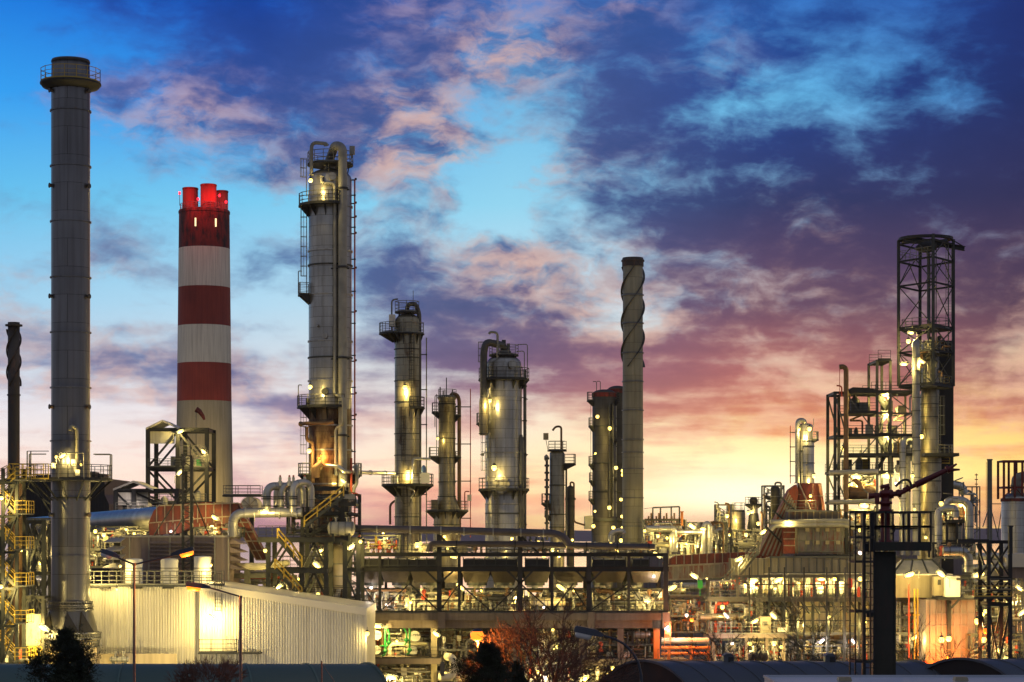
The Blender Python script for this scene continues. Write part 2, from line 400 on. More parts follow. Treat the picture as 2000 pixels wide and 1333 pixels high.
    cov=grid([(-300,[.7]*11),
     (0,  [.25,.6,.85,1.,.85,.55,.85,.7,.6,.7,.95]),
     (100,[.1,.35,.85,1.1,.85,.55,1.0,.85,.62,.72,.98]),
     (200,[.0,.7,.8,.95,.7,.35,1.0,.62,.32,.62,.92]),
     (300,[.0,.2,.55,.9,.8,.25,.8,.95,.9,.95,1.]),
     (400,[.2,.1,.0,.25,.35,.0,.6,.95,1.,1.,1.]),
     (500,[.05,.7,.35,.6,.9,.45,.7,1.,1.,1.,1.]),
     (600,[.45,.1,.1,.3,1.,.9,.3,.85,1.,.9,.85]),
     (680,[.55,.55,.5,.15,.95,1.,1.,.95,.9,.9,.6]),
     (745,[.5,.85,.8,.3,.6,.9,1.,.95,.55,.75,.5]),
     (800,[.25,.2,.5,.8,.4,.6,.85,.9,.85,.8,.75]),
     (850,[.15,.1,.2,.55,.2,.2,.3,.6,.7,.45,.3]),
     (900,[.55,.3,.15,.15,.35,.25,.3,.5,.4,.25,.45]),
     (960,[.35,.5,.6,.7,.55,.5,.65,.7,.3,.45,.75]),
     (1045,[.7,.7,.8,.6,.5,.5,.6,.5,.4,.5,.5])],Uw,Vw)
    covv=mth('MULTIPLY',cov,1.0)
    # finer structure: fbm stretched sideways, more so near the horizon, leaning up to the right
    hz=sstep(V,1045,350)
    na=noise(add.outputs[0],.85,8,.56,.75,1.5,-.42)
    nb=noise(cb.outputs[0],1.0,7,.52,.30,2.2,.05,(3,5,0))
    fb=mth('ADD',mth('MULTIPLY',na.outputs[0],hz),mth('MULTIPLY',nb.outputs[0],mth('SUBTRACT',1.0,hz)))
    nf=noise(cb.outputs[0],3.0,6,.6,.7,1.6,-.42,(9,2,0))
    tot=mth('ADD',covv,mth('ADD',mth('MULTIPLY',mth('SUBTRACT',fb,.5),mth('MULTIPLY_ADD',mth('SUBTRACT',1.0,hz),1.1,1.75)),mth('MULTIPLY',mth('SUBTRACT',nf.outputs[0],.5),.42)))
    mask=sstep(tot,.12,.98)
    thick=sstep(tot,.62,1.35)
    # darker hearts of thick cloud, lighter thin veil
    cdark=mix(mth('MULTIPLY',thick,.42),cloud,mix(.5,cloud,(.012,.02,.07,1)))
    skyc=mix(mask,clear,cdark)
    # peach-lit edges
    peach=grid([(-100,[0]*11),
      (0,[0,0,0,.0,.3,.25,.3,.0,0,0,0]),
      (100,[0,.0,.0,.0,.2,.75,.0,.1,0,0,0]),
      (230,[0,.3,.55,.1,.75,.1,.0,.0,0,0,0]),
      (330,[0,.1,.2,.3,.8,.65,.1,.0,0,0,0]),
      (420,[0,.0,.0,.2,.2,.3,.0,.0,.1,0,0]),
      (520,[.2,.2,.0,.0,.1,.8,.35,.15,.3,.1,.1]),
      (620,[.3,.3,.1,.0,.1,.4,.7,.4,.3,.2,.3]),
      (760,[.5,.5,.5,.3,.0,.1,.1,.4,.7,.5,.6]),(860,[.4]*11),(950,[.2]*11)],Uw,Vw)
    band=mth('MULTIPLY',sstep(tot,.15,.5),mth('SUBTRACT',1.0,sstep(tot,.62,1.15)))
    np_=noise(add.outputs[0],1.5,6,.6,.7,1.3,-.4,(1,7,0))
    pk=mth('MULTIPLY',mth('MULTIPLY',band,peach),sstep(np_.outputs[0],.36,.62),clamp=True)
    skyc=mix(mth('MULTIPLY',pk,.85),skyc,col(240,190,165))
    # glow around the set sun
    du=mth('DIVIDE',mth('SUBTRACT',U,1455.0),260.0);dv=mth('DIVIDE',mth('SUBTRACT',V,965.0),62.0)
    g=mth('EXPONENT',mth('MULTIPLY',mth('ADD',mth('MULTIPLY',du,du),mth('MULTIPLY',dv,dv)),-1.0))
    skyc=mix(mth('MULTIPLY',g,.9,clamp=True),skyc,(1.30,1.12,.76,1))
    lift=mth('MULTIPLY_ADD',sstep(V,640,1000),.28,1.0);lc=N(nt,'ShaderNodeCombineColor')
    for i in range(3): L(lift,lc.inputs[i])
    skyc=mix(1.0,skyc,lc.outputs[0],'MULTIPLY')
    # fade to a dim dusk sky away from the sunset, plain below the horizon
    absaz=mth('ABSOLUTE',az)
    back=sstep(absaz,.30,1.3)
    nish=N(nt,'ShaderNodeTexSky');nish.sky_type='NISHITA';nish.sun_disc=False;nish.sun_elevation=math.radians(1.0);nish.sun_rotation=math.radians(6.2)
    nsc=mix(1.0,nish.outputs[0],(.06,.06,.07,1),'MULTIPLY')
    dusk=mix(.2,(.27,.29,.37,1),nsc)
    skyc=mix(back,skyc,dusk)
    below=sstep(z,0.0,-.02)
    skyc=mix(below,skyc,(.05,.045,.04,1))
    bg=N(nt,'ShaderNodeBackground');L(skyc,bg.inputs[0]);bg.inputs[1].default_value=1.0
    out=N(nt,'ShaderNodeOutputWorld');L(bg.outputs[0],out.inputs[0])
build_sky()
sl=bpy.data.lights.new('low_sun','SUN');sl.energy=.12;sl.angle=math.radians(25);sl.color=(1,.55,.28)
so=bpy.data.objects.new('low_sun',sl);COL.objects.link(so)
so.rotation_euler=Vector((-math.sin(math.radians(6.2)),-math.cos(math.radians(6.2)),-math.tan(math.radians(1.5)))).to_track_quat('-Z','Y').to_euler()
random.seed(7)
UP=Vector((0,0,1))
def arc(cx,cy,r,a0,a1,n,z):
    return [Vector((cx+r*math.cos(math.radians(a0+(a1-a0)*i/n)),cy+r*math.sin(math.radians(a0+(a1-a0)*i/n)),z)) for i in range(n+1)]
def polar(c,r,a,z): return Vector((c[0]+r*math.cos(math.radians(a)),c[1]+r*math.sin(math.radians(a)),z))
def annular(c,ri,ro,z,t=.14,a0=0,a1=360,seg=28):
    m=MB();m.lathe([(ri,z-t),(ro,z-t),(ro,z),(ri,z),(ri,z-t)],c,seg,a0,a1,caps=False,smooth=False)
    if abs(a1-a0)<359:
        for a in (a0,a1):
            m.add([polar(c,ri,a,z-t),polar(c,ro,a,z-t),polar(c,ro,a,z),polar(c,ri,a,z)],[(0,1,2,3)])
    return m
def platform(root,c,ri,ro,z,a0=0,a1=360,mat='steel_dark',rmat='galv',brk=1.0,h=1.1,bracket=True,t=.05,struts=False):
    """ring platform: deck with its railing and brackets as sub-parts"""
    d=annular(c,ri,ro,z,.16,a0,a1)
    n=max(3,int(abs(a1-a0)/30))
    if bracket:
        for i in range(n+1):
            a=a0+(a1-a0)*i/n
            p=polar(c,ri,a,z-.16);q=polar(c,ro*.97,a,z-.16);b=polar(c,ri,a,z-.16-brk)
            if struts: d.bar(q,b,.12);
            else: d.prism([p,q,b],Vector((-math.sin(math.radians(a)),math.cos(math.radians(a)),0)),.06)
    o=d.build('platform',M[mat],root)
    r=MB();k=max(6,int(abs(a1-a0)/360*2*PI*ro/1.1))
    pts=arc(c[0],c[1],ro-.06,a0,a1,k,z)
    full=abs(a1-a0)>359
    if full: pts=pts[:-1]
    else: pts=[polar(c,ri+.1,a0,z)]+pts+[polar(c,ri+.1,a1,z)]
    r.rail(pts,h,closed=full,sp=2.0,t=t)
    r.build('railing',M[rmat],o)
    return o
def ringband(root,c,r,z,h=.16,w=.10,mat='steel'):
    m=MB();m.lathe([(r+.003,z-h/2),(r+w,z-h/2),(r+w,z+h/2),(r+.003,z+h/2)],c,36,caps=False,smooth=False);m.build('stiffening_ring',M[mat],root)
def rungs(root,c,r,a,z0,z1,mat='galv',cage=True,w=.5,name='ladder'):
    m=MB();out=Vector((math.cos(math.radians(a)),math.sin(math.radians(a)),0));side=Vector((-out.y,out.x,0))
    p=polar(c,r+.25,a,z0);q=polar(c,r+.25,a,z1);m.ladder(p,q,side,out,w,cage)
    return m.build(name,M[mat],root)
def dome(r,z,h,n=6): return [(r*math.cos(PI/2*i/n)+1e-4,z+h*math.sin(PI/2*i/n)) for i in range(n+1)]
def shell(root,c,segs,mat,name='shell',top=None,seg=40):
    m=MB();prof=list(segs)
    if top: prof+=dome(prof[-1][0],prof[-1][1],top)[1:]
    m.lathe(prof,c,seg);return m.build(name,M[mat],root)
def pipe(root,path,r,mat='pipe',bend=None,name='pipe',seg=12,flanges=True,label=None):
    m=MB();m.tube(path,r,seg,True,bend if bend is not None else r*3)
    if flanges:
        for a,b in ((path[0],path[1]),(path[-1],path[-2])):
            a=Vector(a);d=(Vector(b)-a).normalized();m.tube([a+d*.01,a+d*(.12)],r*1.35,seg)
    return m.build(name,M[mat],root,label=label)
def rail_part(root,path,mat='galv',h=1.1,t=.05,sp=1.6,closed=False,name='railing'):
    m=MB();m.rail(path,h,closed,sp,t);return m.build(name,M[mat],root)
def frame(root,xs,ys,zs,w=.3,mat='steel',brace='X',faces='fb',bmat=None,beamh=None,names=('column','beam','brace'),every=1):
    """steel frame: a mesh per column, one per floor's beams, one per brace"""
    for x in xs:
        for y in ys:
            m=MB();m.ibeam((x,y,zs[0]),(x,y,zs[-1]),w,w);m.build(names[0],M[mat],root)
    bh=beamh or w*.9
    for z in zs[1:]:
        m=MB()
        for y in ys:
            for a,b in zip(xs,xs[1:]): m.ibeam((a+w/2,y,z-bh/2),(b-w/2,y,z-bh/2),w*.7,bh)
        for x in xs:
            for a,b in zip(ys,ys[1:]): m.ibeam((x,a+w/2,z-bh/2),(x,b-w/2,z-bh/2),w*.7,bh)
        m.build(names[1],M[mat],root)
    k=0
    yl=[ys[0]] if faces=='f' else [ys[0],ys[-1]]
    for y in yl:
        for a,b in zip(xs,xs[1:]):
            for z0,z1 in zip(zs,zs[1:]):
                k+=1
                z1b=z1-bh; m=MB(); q=w*.5
                yy=y+ (w*.2 if y==ys[0] else -w*.2)
                if brace=='X': m.bar((a,yy,z0),(b,yy,z1b),q);m.bar((a,yy+q*1.01,z1b),(b,yy+q*1.01,z0),q)
                elif brace=='V': c=(a+b)/2;m.bar((a,yy,z0),(c,yy,z1b),q);m.bar((b,yy,z0),(c,yy,z1b),q)
                elif brace=='A': c=(a+b)/2;m.bar((a,yy,z1b),(c,yy,z0),q);m.bar((b,yy,z1b),(c,yy,z0),q)
                elif brace=='/': (m.bar((a,yy,z0),(b,yy,z1b),q) if k%2 else m.bar((b,yy,z0),(a,yy,z1b),q))
                elif brace=='K': # knee braces
                    e=min(1.6,(b-a)*.3);m.bar((a,yy,z1b-e),(a+e,yy,z1b),q*.8);m.bar((b,yy,z1b-e),(b-e,yy,z1b),q*.8)
                else: continue
                m.build(names[2],M[bmat or mat],root)
def deck(root,x0,x1,y0,y1,z,t=.15,mat='grate',rail='f',rmat='galv',name='deck',rt=.05,h=1.1):
    m=MB();m.box(x0,x1,y0,y1,z-t,z);o=m.build(name,M[mat],root)
    e=.05
    if rail:
        r=MB()
        P={'f':[(x0+e,y0+e,z),(x1-e,y0+e,z)],'b':[(x0+e,y1-e,z),(x1-e,y1-e,z)],'l':[(x0+e,y0+e,z),(x0+e,y1-e,z)],'r':[(x1-e,y0+e,z),(x1-e,y1-e,z)]}
        for c in rail: r.rail(P[c],h,sp=1.5,t=rt)
        r.build('railing',M[rmat],o)
    return o
# ---- lamps
LIGHTS=0;PW=2.2
def plight(pos,P,c,parent,r=.15,name='lamp_light'):
    global LIGHTS;LIGHTS+=1
    l=bpy.data.lights.new(name,'POINT');l.energy=P;l.color=c;l.shadow_soft_size=r
    o=bpy.data.objects.new(name,l);COL.objects.link(o);o.parent=parent;o.location=Vector(pos)-ORG[parent.name]
CW=(1.0,.73,.21);CO=(1.0,.24,.03);CR=(1,.04,.04);CP=(1.0,.82,.70)
def flood(px,py,Y,label,P=350,s=1.0,tilt=35,side=1,c='w',group='floodlights and work lamps around the plant',off=.55,drop=.35):
    """a tilted floodlight on a short arm. side: which way the arm leans"""
    p=W(px,py,Y);t=thing('floodlight',label,'lamp',p,group)
    d=Vector((math.cos(math.radians(tilt))*side,0,-math.sin(math.radians(tilt))))
    n=Vector((0,-1,0))*.75+Vector((0,0,-1))*.66;n=(n-d*n.dot(d)).normalized();w=d.cross(n).normalized()
    h=MB();L=.42*s;wd=.20*s
    a=[p+d*L+w*wd-n*.10,p-d*L+w*wd-n*.10,p-d*L-w*wd-n*.10,p+d*L-w*wd-n*.10]
    h.prism(a,n,.10);h.build('housing',M['lamp_grey'],t)
    g=MB();q=n*.06;g.tube([p-d*L*.8+q,p-d*L*.62+q,p-d*L*.3+q,p+d*L*.3+q,p+d*L*.62+q,p+d*L*.8+q],[wd*.25,wd*.55,wd*.72,wd*.72,wd*.55,wd*.25],10);g.build('lens',M['lens_'+(c if c!='h' else 'g')],t)
    b=MB();b.tube([p-n*.11+d*L*.9,p-n*.14+d*(L+.35*s),p-n*.14+d*(L+.35*s)-UP*.9],.035,6,True,.15);b.build('bracket',M['galv'],t)
    plight(p+n*off-UP*drop*.3,P,{'w':CW,'g':CW,'o':CO,'p':CP,'h':CO}[c],t)
    return t
def globe(px,py,Y,label,P=160,r=.20,c='g',group='round bulkhead lamps around the plant',off=.45):
    p=W(px,py,Y);t=thing('bulkhead_lamp',label,'lamp',p,group)
    m=MB();m.lathe([(r*.5,p.z-r*.95)]+[(r*math.cos(a),p.z+r*math.sin(a)) for a in [math.radians(k) for k in range(-60,91,25)]],p,12);m.build('glass',M['lens_'+(c if c!='h' else 'g')],t)
    h=MB();h.lathe([(r*.75,p.z+r*.85),(r*.6,p.z+r*1.5),(.03,p.z+r*1.7)],p,10);h.tube([p+UP*r*1.6,p+UP*(r*1.6+.25),p+UP*(r*1.6+.25)+Vector((0,.6,0))],.03,6,True,.1);h.build('housing',M['lamp_grey'],t)
    plight(p+Vector((0,-.12,-(r+.22))),P,{'g':CW,'w':CW,'o':CO,'r':CR,'p':CP,'h':CO}[c],t)
    return t
# ---- vessels
def hvessel(px0,px1,py,Y,rpx,label,mat='clad',group=None,cat='horizontal vessel',name='horizontal_vessel',depth=False,text=None,saddle=True):
    S_=Y/F;r=rpx*S_;z=Z(py,Y)
    x0,x1=X(px0,Y),X(px1,Y)
    t=thing(name,label,cat,((x0+x1)/2,Y,z-r-.6),group)
    m=MB();Lh=r*.35
    prof=[(0,0)]
    pts=[];rr=[]
    for i in range(5):
        a=PI/2*i/4;pts.append((x0+Lh-Lh*math.cos(a)) if 1 else 0);rr.append(max(.01,r*math.sin(a)))
    for i in range(5):
        a=PI/2*i/4;pts.append(x1-Lh+Lh*math.sin(a));rr.append(max(.01,r*math.cos(a)))
    m.tube([(q,Y,z) for q in pts],rr,20,True);m.build('shell',M[mat],t)
    b=MB()
    for f in (.12,.4,.65,.9):
        q=x0+(x1-x0)*f;b.tube([(q-.05,Y,z),(q+.05,Y,z)],r+.04,20)
    b.build('band',M['galv'],t)
    if saddle:
        for f in (.2,.8):
            q=x0+(x1-x0)*f;s=MB();s.box(q-.12,q+.12,Y-r*.8,Y+r*.8,z-r-.6,z-r*.75);s.build('saddle',M['steel'],t)
    nz=MB()
    for f in (.3,.7):
        q=x0+(x1-x0)*f;nz.tube([(q,Y,z+r*.9),(q,Y,z+r+.45)],.12,8);nz.tube([(q,Y,z+r+.40),(q,Y,z+r+.5)],.22,8)
    nz.build('nozzle',M['pipe_grey'],t)
    return t
def drum(px,pytop,pybot,Y,rpx,label,mat='clad',group=None,rings=3,topstuff=True,cat='vessel',name='upright_vessel',legs=True,plat=False,domeh=.45):
    S_=Y/F;r=rpx*S_;c=(X(px,Y),Y);z1=Z(pytop,Y);z0=Z(pybot,Y)
    t=thing(name,label,cat,(c[0],c[1],z0),group)
    lg=.6 if legs else 0
    m=MB();m.lathe([(r*.6,z0+lg*.6),(r,z0+lg)]+[(r,z1-r*domeh)]+dome(r,z1-r*domeh,r*domeh)[1:],c,24);m.build('shell',M[mat],t)
    for k in range(rings):
        z=z0+lg+(z1-z0-lg-r*.5)*(k+1)/(rings+1);ringband(t,c,r,z,.12,.06,'galv')
    if legs:
        for a in (225,315,45,135):
            l=MB();p=polar(c,r*.8,a,z0);l.bar(p,p+UP*(lg+.4),.14);l.build('leg',M['steel'],t)
    if topstuff:
        n=MB();n.tube([(c[0],c[1],z1-.1),(c[0],c[1],z1+.5),(c[0]+r*1.3,c[1],z1+.5),(c[0]+r*1.3,c[1],z0+.5)],.13,8,True,.3);n.build('pipe',M['pipe_grey'],t)
    if plat: platform(t,c,r,r+.9,z1-r*.6,0,360)
    return t
# ---- fill-in process equipment, built module by module
PM=['pipe','pipe_grey','pipe_cream','pipe_cream','pipe_brown','pipe_dark','steel_lit','pipe','pipe_grey','pipe_brown','pipe_cream']
def pipework(px0,px1,py0,py1,Y,seed,label,n=10,rmin=.06,rmax=.22,mats=None,group='pipe racks and manifolds',framew=.2,fmat='steel_lit',depth=3.0,floors=2,rails=True,valves=6,dark=False):
    """a rack of bent pipes, valves and instrument boxes on its own light steel frame"""
    R=random.Random(seed);x0,x1=X(px0,Y),X(px1,Y);z0,z1=Z(py1,Y),Z(py0,Y)
    t=thing('pipe_rack',label,'pipework',((x0+x1)/2,Y,z0),group);mats=mats or PM
    nx=max(2,int((x1-x0)/4)+1)
    xs=[x0+(x1-x0)*i/(nx-1) for i in range(nx)];zs=[z0+(z1-z0)*i/floors for i in range(floors+1)]
    frame(t,xs,[Y+.6,Y+depth],zs,framew,fmat,'/',faces='f')
    for k in range(n):
        r=R.uniform(rmin,rmax);mt=R.choice(mats);y=Y+R.uniform(-.2,depth)
        if R.random()<.5:
            xa=R.uniform(x0,x0+(x1-x0)*.5);xb=R.uniform(xa+(x1-x0)*.3,x1);z=R.uniform(z0+.4,z1-.2);zz=R.uniform(z0,z1);ze=R.uniform(z0,z1)
            path=[(xa,y,zz),(xa,y,z),(xb,y,z),(xb,y,ze)]
            if R.random()<.4: path=[(xa,y,z),(xb,y,z),(xb,y+.8,z),(xb,y+.8,ze)]
        else:
            xa=R.uniform(x0,x1);dx=R.uniform(-2,2);xb=min(max(xa+dx,x0),x1);z=R.uniform(z0+(z1-z0)*.3,z1)
            path=[(xa,y,z0),(xa,y,z),(xb,y,z),(xb,y,z0 if R.random()<.5 else z1)]
        m=MB();m.tube(path,r,8,True,r*2.5,4)
        for j in range(2):
            a=Vector(path[1]).lerp(Vector(path[2]),R.random());d=(Vector(path[2])-Vector(path[1]))
            if d.length>.3: d.normalize();m.tube([a,a+d*.1],r*1.5,8)
        m.build('pipe',M[mt],t)
    for k in range(valves):
        x=R.uniform(x0,x1);z=R.uniform(z0,z1-.6);y=Y+R.uniform(-.4,.8);m=MB();s=R.uniform(.6,1.3)
        m.tube([(x,y,z),(x,y,z+.5*s)],.1*s,8);m.tube([(x-.2*s,y,z),(x+.2*s,y,z)],.16*s,8);m.tube([(x,y-.03,z+.55*s),(x,y+.03,z+.55*s)],.22*s,10);m.tube([(x,y,z+.5*s),(x,y,z+.62*s)],.18*s,8)
        m.build('valve',M[R.choice(['pipe_grey','pipe_cream','pipe_brown','pipe_grey','pipe_dark','pipe_cream','red_pipe'])],t)
    for k in range(max(1,valves//3)):
        x=R.uniform(x0,x1-.6);z=R.uniform(z0,z1-.9);y=Y+R.uniform(-.3,.5);m=MB();m.box(x,x+R.uniform(.3,.7),y,y+.3,z,z+R.uniform(.4,.9));m.bar((x+.2,y+.15,z-.6),(x+.2,y+.15,z),.06)
        m.build('instrument_box',M[R.choice(['white','pipe_cream','panel_cream','pipe_grey'])],t)
    if rails:
        for z in zs[1:-1]+[zs[0]]:
            m=MB();m.rail([(x0,Y-.2,z),(x1,Y-.2,z)],1.1,sp=1.5,t=.045);m.box(x0,x1,Y-.3,Y+.9,z-.1,z-.002);m.build('walkway',M['galv'],t)
    return t
def label_text(root,txt,p,size,mat='black'):
    cu=bpy.data.curves.new('lettering','FONT');cu.body=txt;cu.size=size;cu.extrude=.01;cu.align_x='CENTER';cu.align_y='CENTER'
    o=bpy.data.objects.new('tmp',cu);COL.objects.link(o)
    dg=bpy.context.evaluated_depsgraph_get();me=bpy.data.meshes.new_from_object(o.evaluated_get(dg));me.transform(Matrix.Rotation(PI/2,4,'X'))
    bpy.data.objects.remove(o);me.materials.clear();me.materials.append(M[mat])
    q=bpy.data.objects.new('lettering',me);COL.objects.link(q);q.parent=root;q.location=Vector(p)-ORG[root.name]
    return q
# ================================================================ SETTING
def ground():
    m=MB();ys=[-300,0,60,95,103,112,122,135,160,185,230,300,420,700,1200,2500,6000];xs=[-1,-.5,-.25,-.1,0,.1,.25,.5,1]
    vs=[];n=len(xs)
    for y in ys:
        for k in xs: vs.append((k*(600+max(0,y)*.9),y,GZ(y)))
    fs=[(j*n+i,j*n+i+1,(j+1)*n+i+1,(j+1)*n+i) for j in range(len(ys)-1) for i in range(n-1)]
    m.add(vs,fs,True);o=m.build('ground',M['ground']);o['kind']='structure'
    # still water beyond the plant, then the hills
    m=MB();m.add([(-3500,620,.25),(3500,620,.25),(6000,4300,.25),(-6000,4300,.25)],[(0,1,2,3)]);o=m.build('water',M['lake']);o['kind']='structure'
    R=random.Random(4);m=MB()
    for (Y,base,amp,sd) in ((5200,32,10,1),(5900,52,10,5)):
        vs=[];k=90
        for i in range(k+1):
            x=-2600+5200*i/k
            h=base*.55+amp*(math.sin(i*.11+sd)+.5*math.sin(i*.27+sd*2)+.25*math.sin(i*.6+sd))*.5
            vs+= [(x,Y-900,-10),(x,Y-250,h*.55),(x,Y,h),(x,Y+700,-10)]
        fs=[(i*4+j,(i+1)*4+j,(i+1)*4+j+1,i*4+j+1) for i in range(k) for j in range(3)]
        m.add(vs,fs,True)
    o=m.build('hills',M['hills']);o['kind']='structure'
ground()
# ================================================================ LEFT: CHIMNEYS
def big_chimney():
    Y=205;S_=Y/F;c=(X(138,Y),Y);r=37.5*S_;z=lambda p:Z(p,Y)
    t=thing('steel_chimney','tallest grey steel chimney with a railed crown platform, left of the striped chimney','chimney',(c[0],c[1],0))
    m=MB();m.lathe([(r,z(1176)),(r,z(158))],c,56,caps=False);m.lathe([(r*1.0,z(158)),(r*.97,z(118)),(r*.9,z(118)),(r*.9,z(150))],c,56,caps=False);m.build('shaft',M['stack'],t)
    for p in (218,326,434,543,650,758,862,1086): ringband(t,c,r,z(p),.12,.13,'stack')
    ringband(t,c,r*.97,z(122),.16,.05,'stack_dark')
    o=platform(t,c,r,59*S_,z(163),0,360,'steel_dark','yellow',.55,1.25)
    u=MB();u.lathe([(r+.1,z(176)),(54*S_,z(172)),(58.5*S_,z(166))],c,40,caps=False);u.build('platform_skirt',M['steel_dark'],o)
    platform(t,c,r,81*S_,z(937),0,360,'steel_dark','rail_dark',1.85,1.35,True,.06,True)
    ringband(t,c,r,z(973),.14,.12,'steel')
    for p in (181,366,581,796,1006):
        for a in (-148,-22):
            q=polar(c,r-.05,a,z(p));d=(q-Vector((c[0],c[1],q.z))).normalized();m=MB();m.tube([q,q+d*.35],.17,12);m.tube([q+d*.28,q+d*.36],.24,12);m.build('nozzle',M['stack_dark'],t)
    # gooseneck vent beside the platform
    a=polar(c,r+.25,-62,z(905));pipe(t,[a,a+UP*3.2,a+UP*3.4+Vector((-.5,-.2,.1)),a+UP*3.0+Vector((-.6,-.3,0))],.16,'stack_pale',.3)
    for a in (-172,-95,-60,-5,10):   # davits and junction boxes
        p=polar(c,79*S_,a,z(937));m=MB();m.tube([p,p+UP*2.4,p+UP*2.4-Vector((math.cos(math.radians(a)),math.sin(math.radians(a)),0))*.0+Vector((-1 if a>-90 else 1,0,0))*1.6],.06,6,True,.1);m.build('davit',M['galv'],t)
    for (a,p) in ((-128,912),(-70,905),(-60,925)):
        q=polar(c,r+.3,a,z(p));m=MB();m.lathe([(.02,q.z-.28),(.26,q.z-.28),(.26,q.z+.28),(.02,q.z+.28)],q,12);m.build('analyser_box',M['white'],t)
    # slotted flange, cone, base flanges, legs
    def slotted(pr0,pr1,rp,n,nm='slotted_flange'):
        m=MB();R=rp*S_;z0,z1=z(pr1),z(pr0)
        m.lathe([(R-.25,z0),(R,z0),(R,z0+.12),(R-.25,z0+.12)],c,48,caps=False,smooth=False);m.lathe([(R-.25,z1-.12),(R,z1-.12),(R,z1),(R-.25,z1)],c,48,caps=False,smooth=False)
        for k in range(n):
            a=360*k/n;p=polar(c,R-.1,a,z0+.12);m.bar(p,(p.x,p.y,z1-.12),.10)
        m.build(nm,M['stack'],t)
    slotted(1174,1183,43.5,44);slotted(1184,1192,44.5,44)
    m=MB();m.lathe([(53*S_,z(1236)),(42*S_,z(1192)),(r,z(1178))],c,48,caps=False);m.build('base_cone',M['stack'],t)
    slotted(1234,1248,60,56,'base_flange');slotted(1251,1264,56,48,'base_flange')
    m=MB();m.lathe([(50*S_,0),(50*S_,z(1250))],c,40,caps=False);m.build('plinth',M['concrete_buff'],t)
    # gusset plates on the cone
    for a in (-130,-75,-40):
        p=polar(c,44*S_,a-12,z(1194));q=polar(c,55*S_,a-22,z(1234));s=polar(c,55*S_,a+14,z(1234));m=MB();n=Vector((math.cos(math.radians(a)),math.sin(math.radians(a)),0))
        m.prism([p,q,s],n,.12);m.build('gusset',M['stack'],t)
    return t
big_chimney()
def striped():
    Y=480;S_=Y/F;c=(X(399,Y),Y);z=lambda p:Z(p,Y)
    t=thing('striped_chimney','red and white banded concrete chimney with three short flues glowing red','chimney',(c[0],c[1],0))
    rr=lambda p:(49+(p-412)*.0105)*S_
    for a,b,mt in ((412,487,'red_soot'),(487,563,'white_paint'),(563,638,'red_paint'),(638,711,'white_paint'),(711,785,'red_paint'),(785,1424,'concrete_buff')):
        m=MB();zb=z(b) if b<1400 else 0;m.lathe([(rr(b),zb),(rr(a),z(a))],c,64,caps=(a==412));m.build('painted_band' if b<1400 else 'shaft',M[mt],t)
    ringband(t,c,rr(412),z(416),.5,.12,'red_soot')
    for dx,dy,rp,top in ((-26,-1,15,369),(12,-3,15.5,365),(31,3,12,369)):
        cc=(c[0]+dx*S_,c[1]+dy);m=MB();R=rp*S_;m.lathe([(R,z(414)),(R,z(top)),(R*.88,z(top)),(R*.88,z(top+14))],cc,32,caps=False);f=m.build('flue',M['red_paint'],t)
        ringband(f,cc,R,z(top+2),.25,.08,'red_soot')
    rail_part(t,arc(c[0],c[1],rr(412)-.3,-170,-10,14,z(412)),'galv',1.3,.09)
    for p in (389,427):
        m=MB();x=X(p,Y);dd=math.sqrt(max(0,rr(440)**2-(x-c[0])**2));m.box(x-.16,x+.16,Y-dd-.1,Y-dd+.15,z(449),z(433));m.build('slit_window',M['lit_win'],t)
    # red beacons
    for i,(px,py,dy) in enumerate(((361,388,-7.5),(395,398,-6.5),(437,392,-7),(446,400,-4))):
        p=Vector((X(px,Y),Y+dy,z(py)));b=thing('aviation_beacon',['red beacon at the left flue of the striped chimney','red beacon between the two front flues of the striped chimney','red beacon in front of the rear right flue of the striped chimney','red beacon at the right rim of the striped chimney'][i],'beacon',(p.x,p.y,z(412)),'red beacons on the striped chimney')
        m=MB();m.lathe([(.22,p.z-.3),(.26,p.z),(.2,p.z+.25),(.02,p.z+.32)],p,12);m.build('lens',M['lens_r'],b)
        m=MB();m.bar((p.x,p.y,z(412)),(p.x,p.y,p.z-.3),.1);m.build('post',M['steel'],b)
        plight(p+Vector((0,-1.0,1.2)),[1500,500,1500,500][i],CR,b)
striped()
def strakes(t,c,r,z0,z1,turns,n,mat,w=.06,out=.45):
    for k in range(n):
        m=MB();N_=int(40*turns);P=[]
        for i in range(N_+1):
            a=2*PI*(k/n+turns*i/N_);z=z0+(z1-z0)*i/N_;P.append((a,z))
        for (a0,za),(a1,zb) in zip(P,P[1:]):
            p=[(c[0]+R*math.cos(a),c[1]+R*math.sin(a),z) for R,a,z in ((r+.01,a0,za),(r+out,a0,za),(r+out,a1,zb),(r+.01,a1,zb))]
            q=[(x,y,z+w) for x,y,z in p];m.add(p+q,[(0,1,2,3),(7,6,5,4),(1,5,6,2),(0,3,7,4)])
        m.build('helical_strake',M[mat],t)
def small_stack():
    Y=262;S_=Y/F;c=(X(27,Y),Y);r=11.5*S_;z=lambda p:Z(p,Y)
    t=thing('slim_chimney','slim dark brown chimney with a spiral strake at the far left edge','chimney',(c[0],c[1],0))
    shell(t,c,[(r,0),(r,z(772)),(r*1.0,z(630)),(r*.85,z(630)),(r*.85,z(640))],'stack_dark','shaft')
    ringband(t,c,r,z(636),.2,.32,'stack_dark');ringband(t,c,r,z(772),.16,.1,'stack_dark')
    strakes(t,c,r,z(755),z(645),.85,3,'stack_dark',.1,.22)
small_stack()
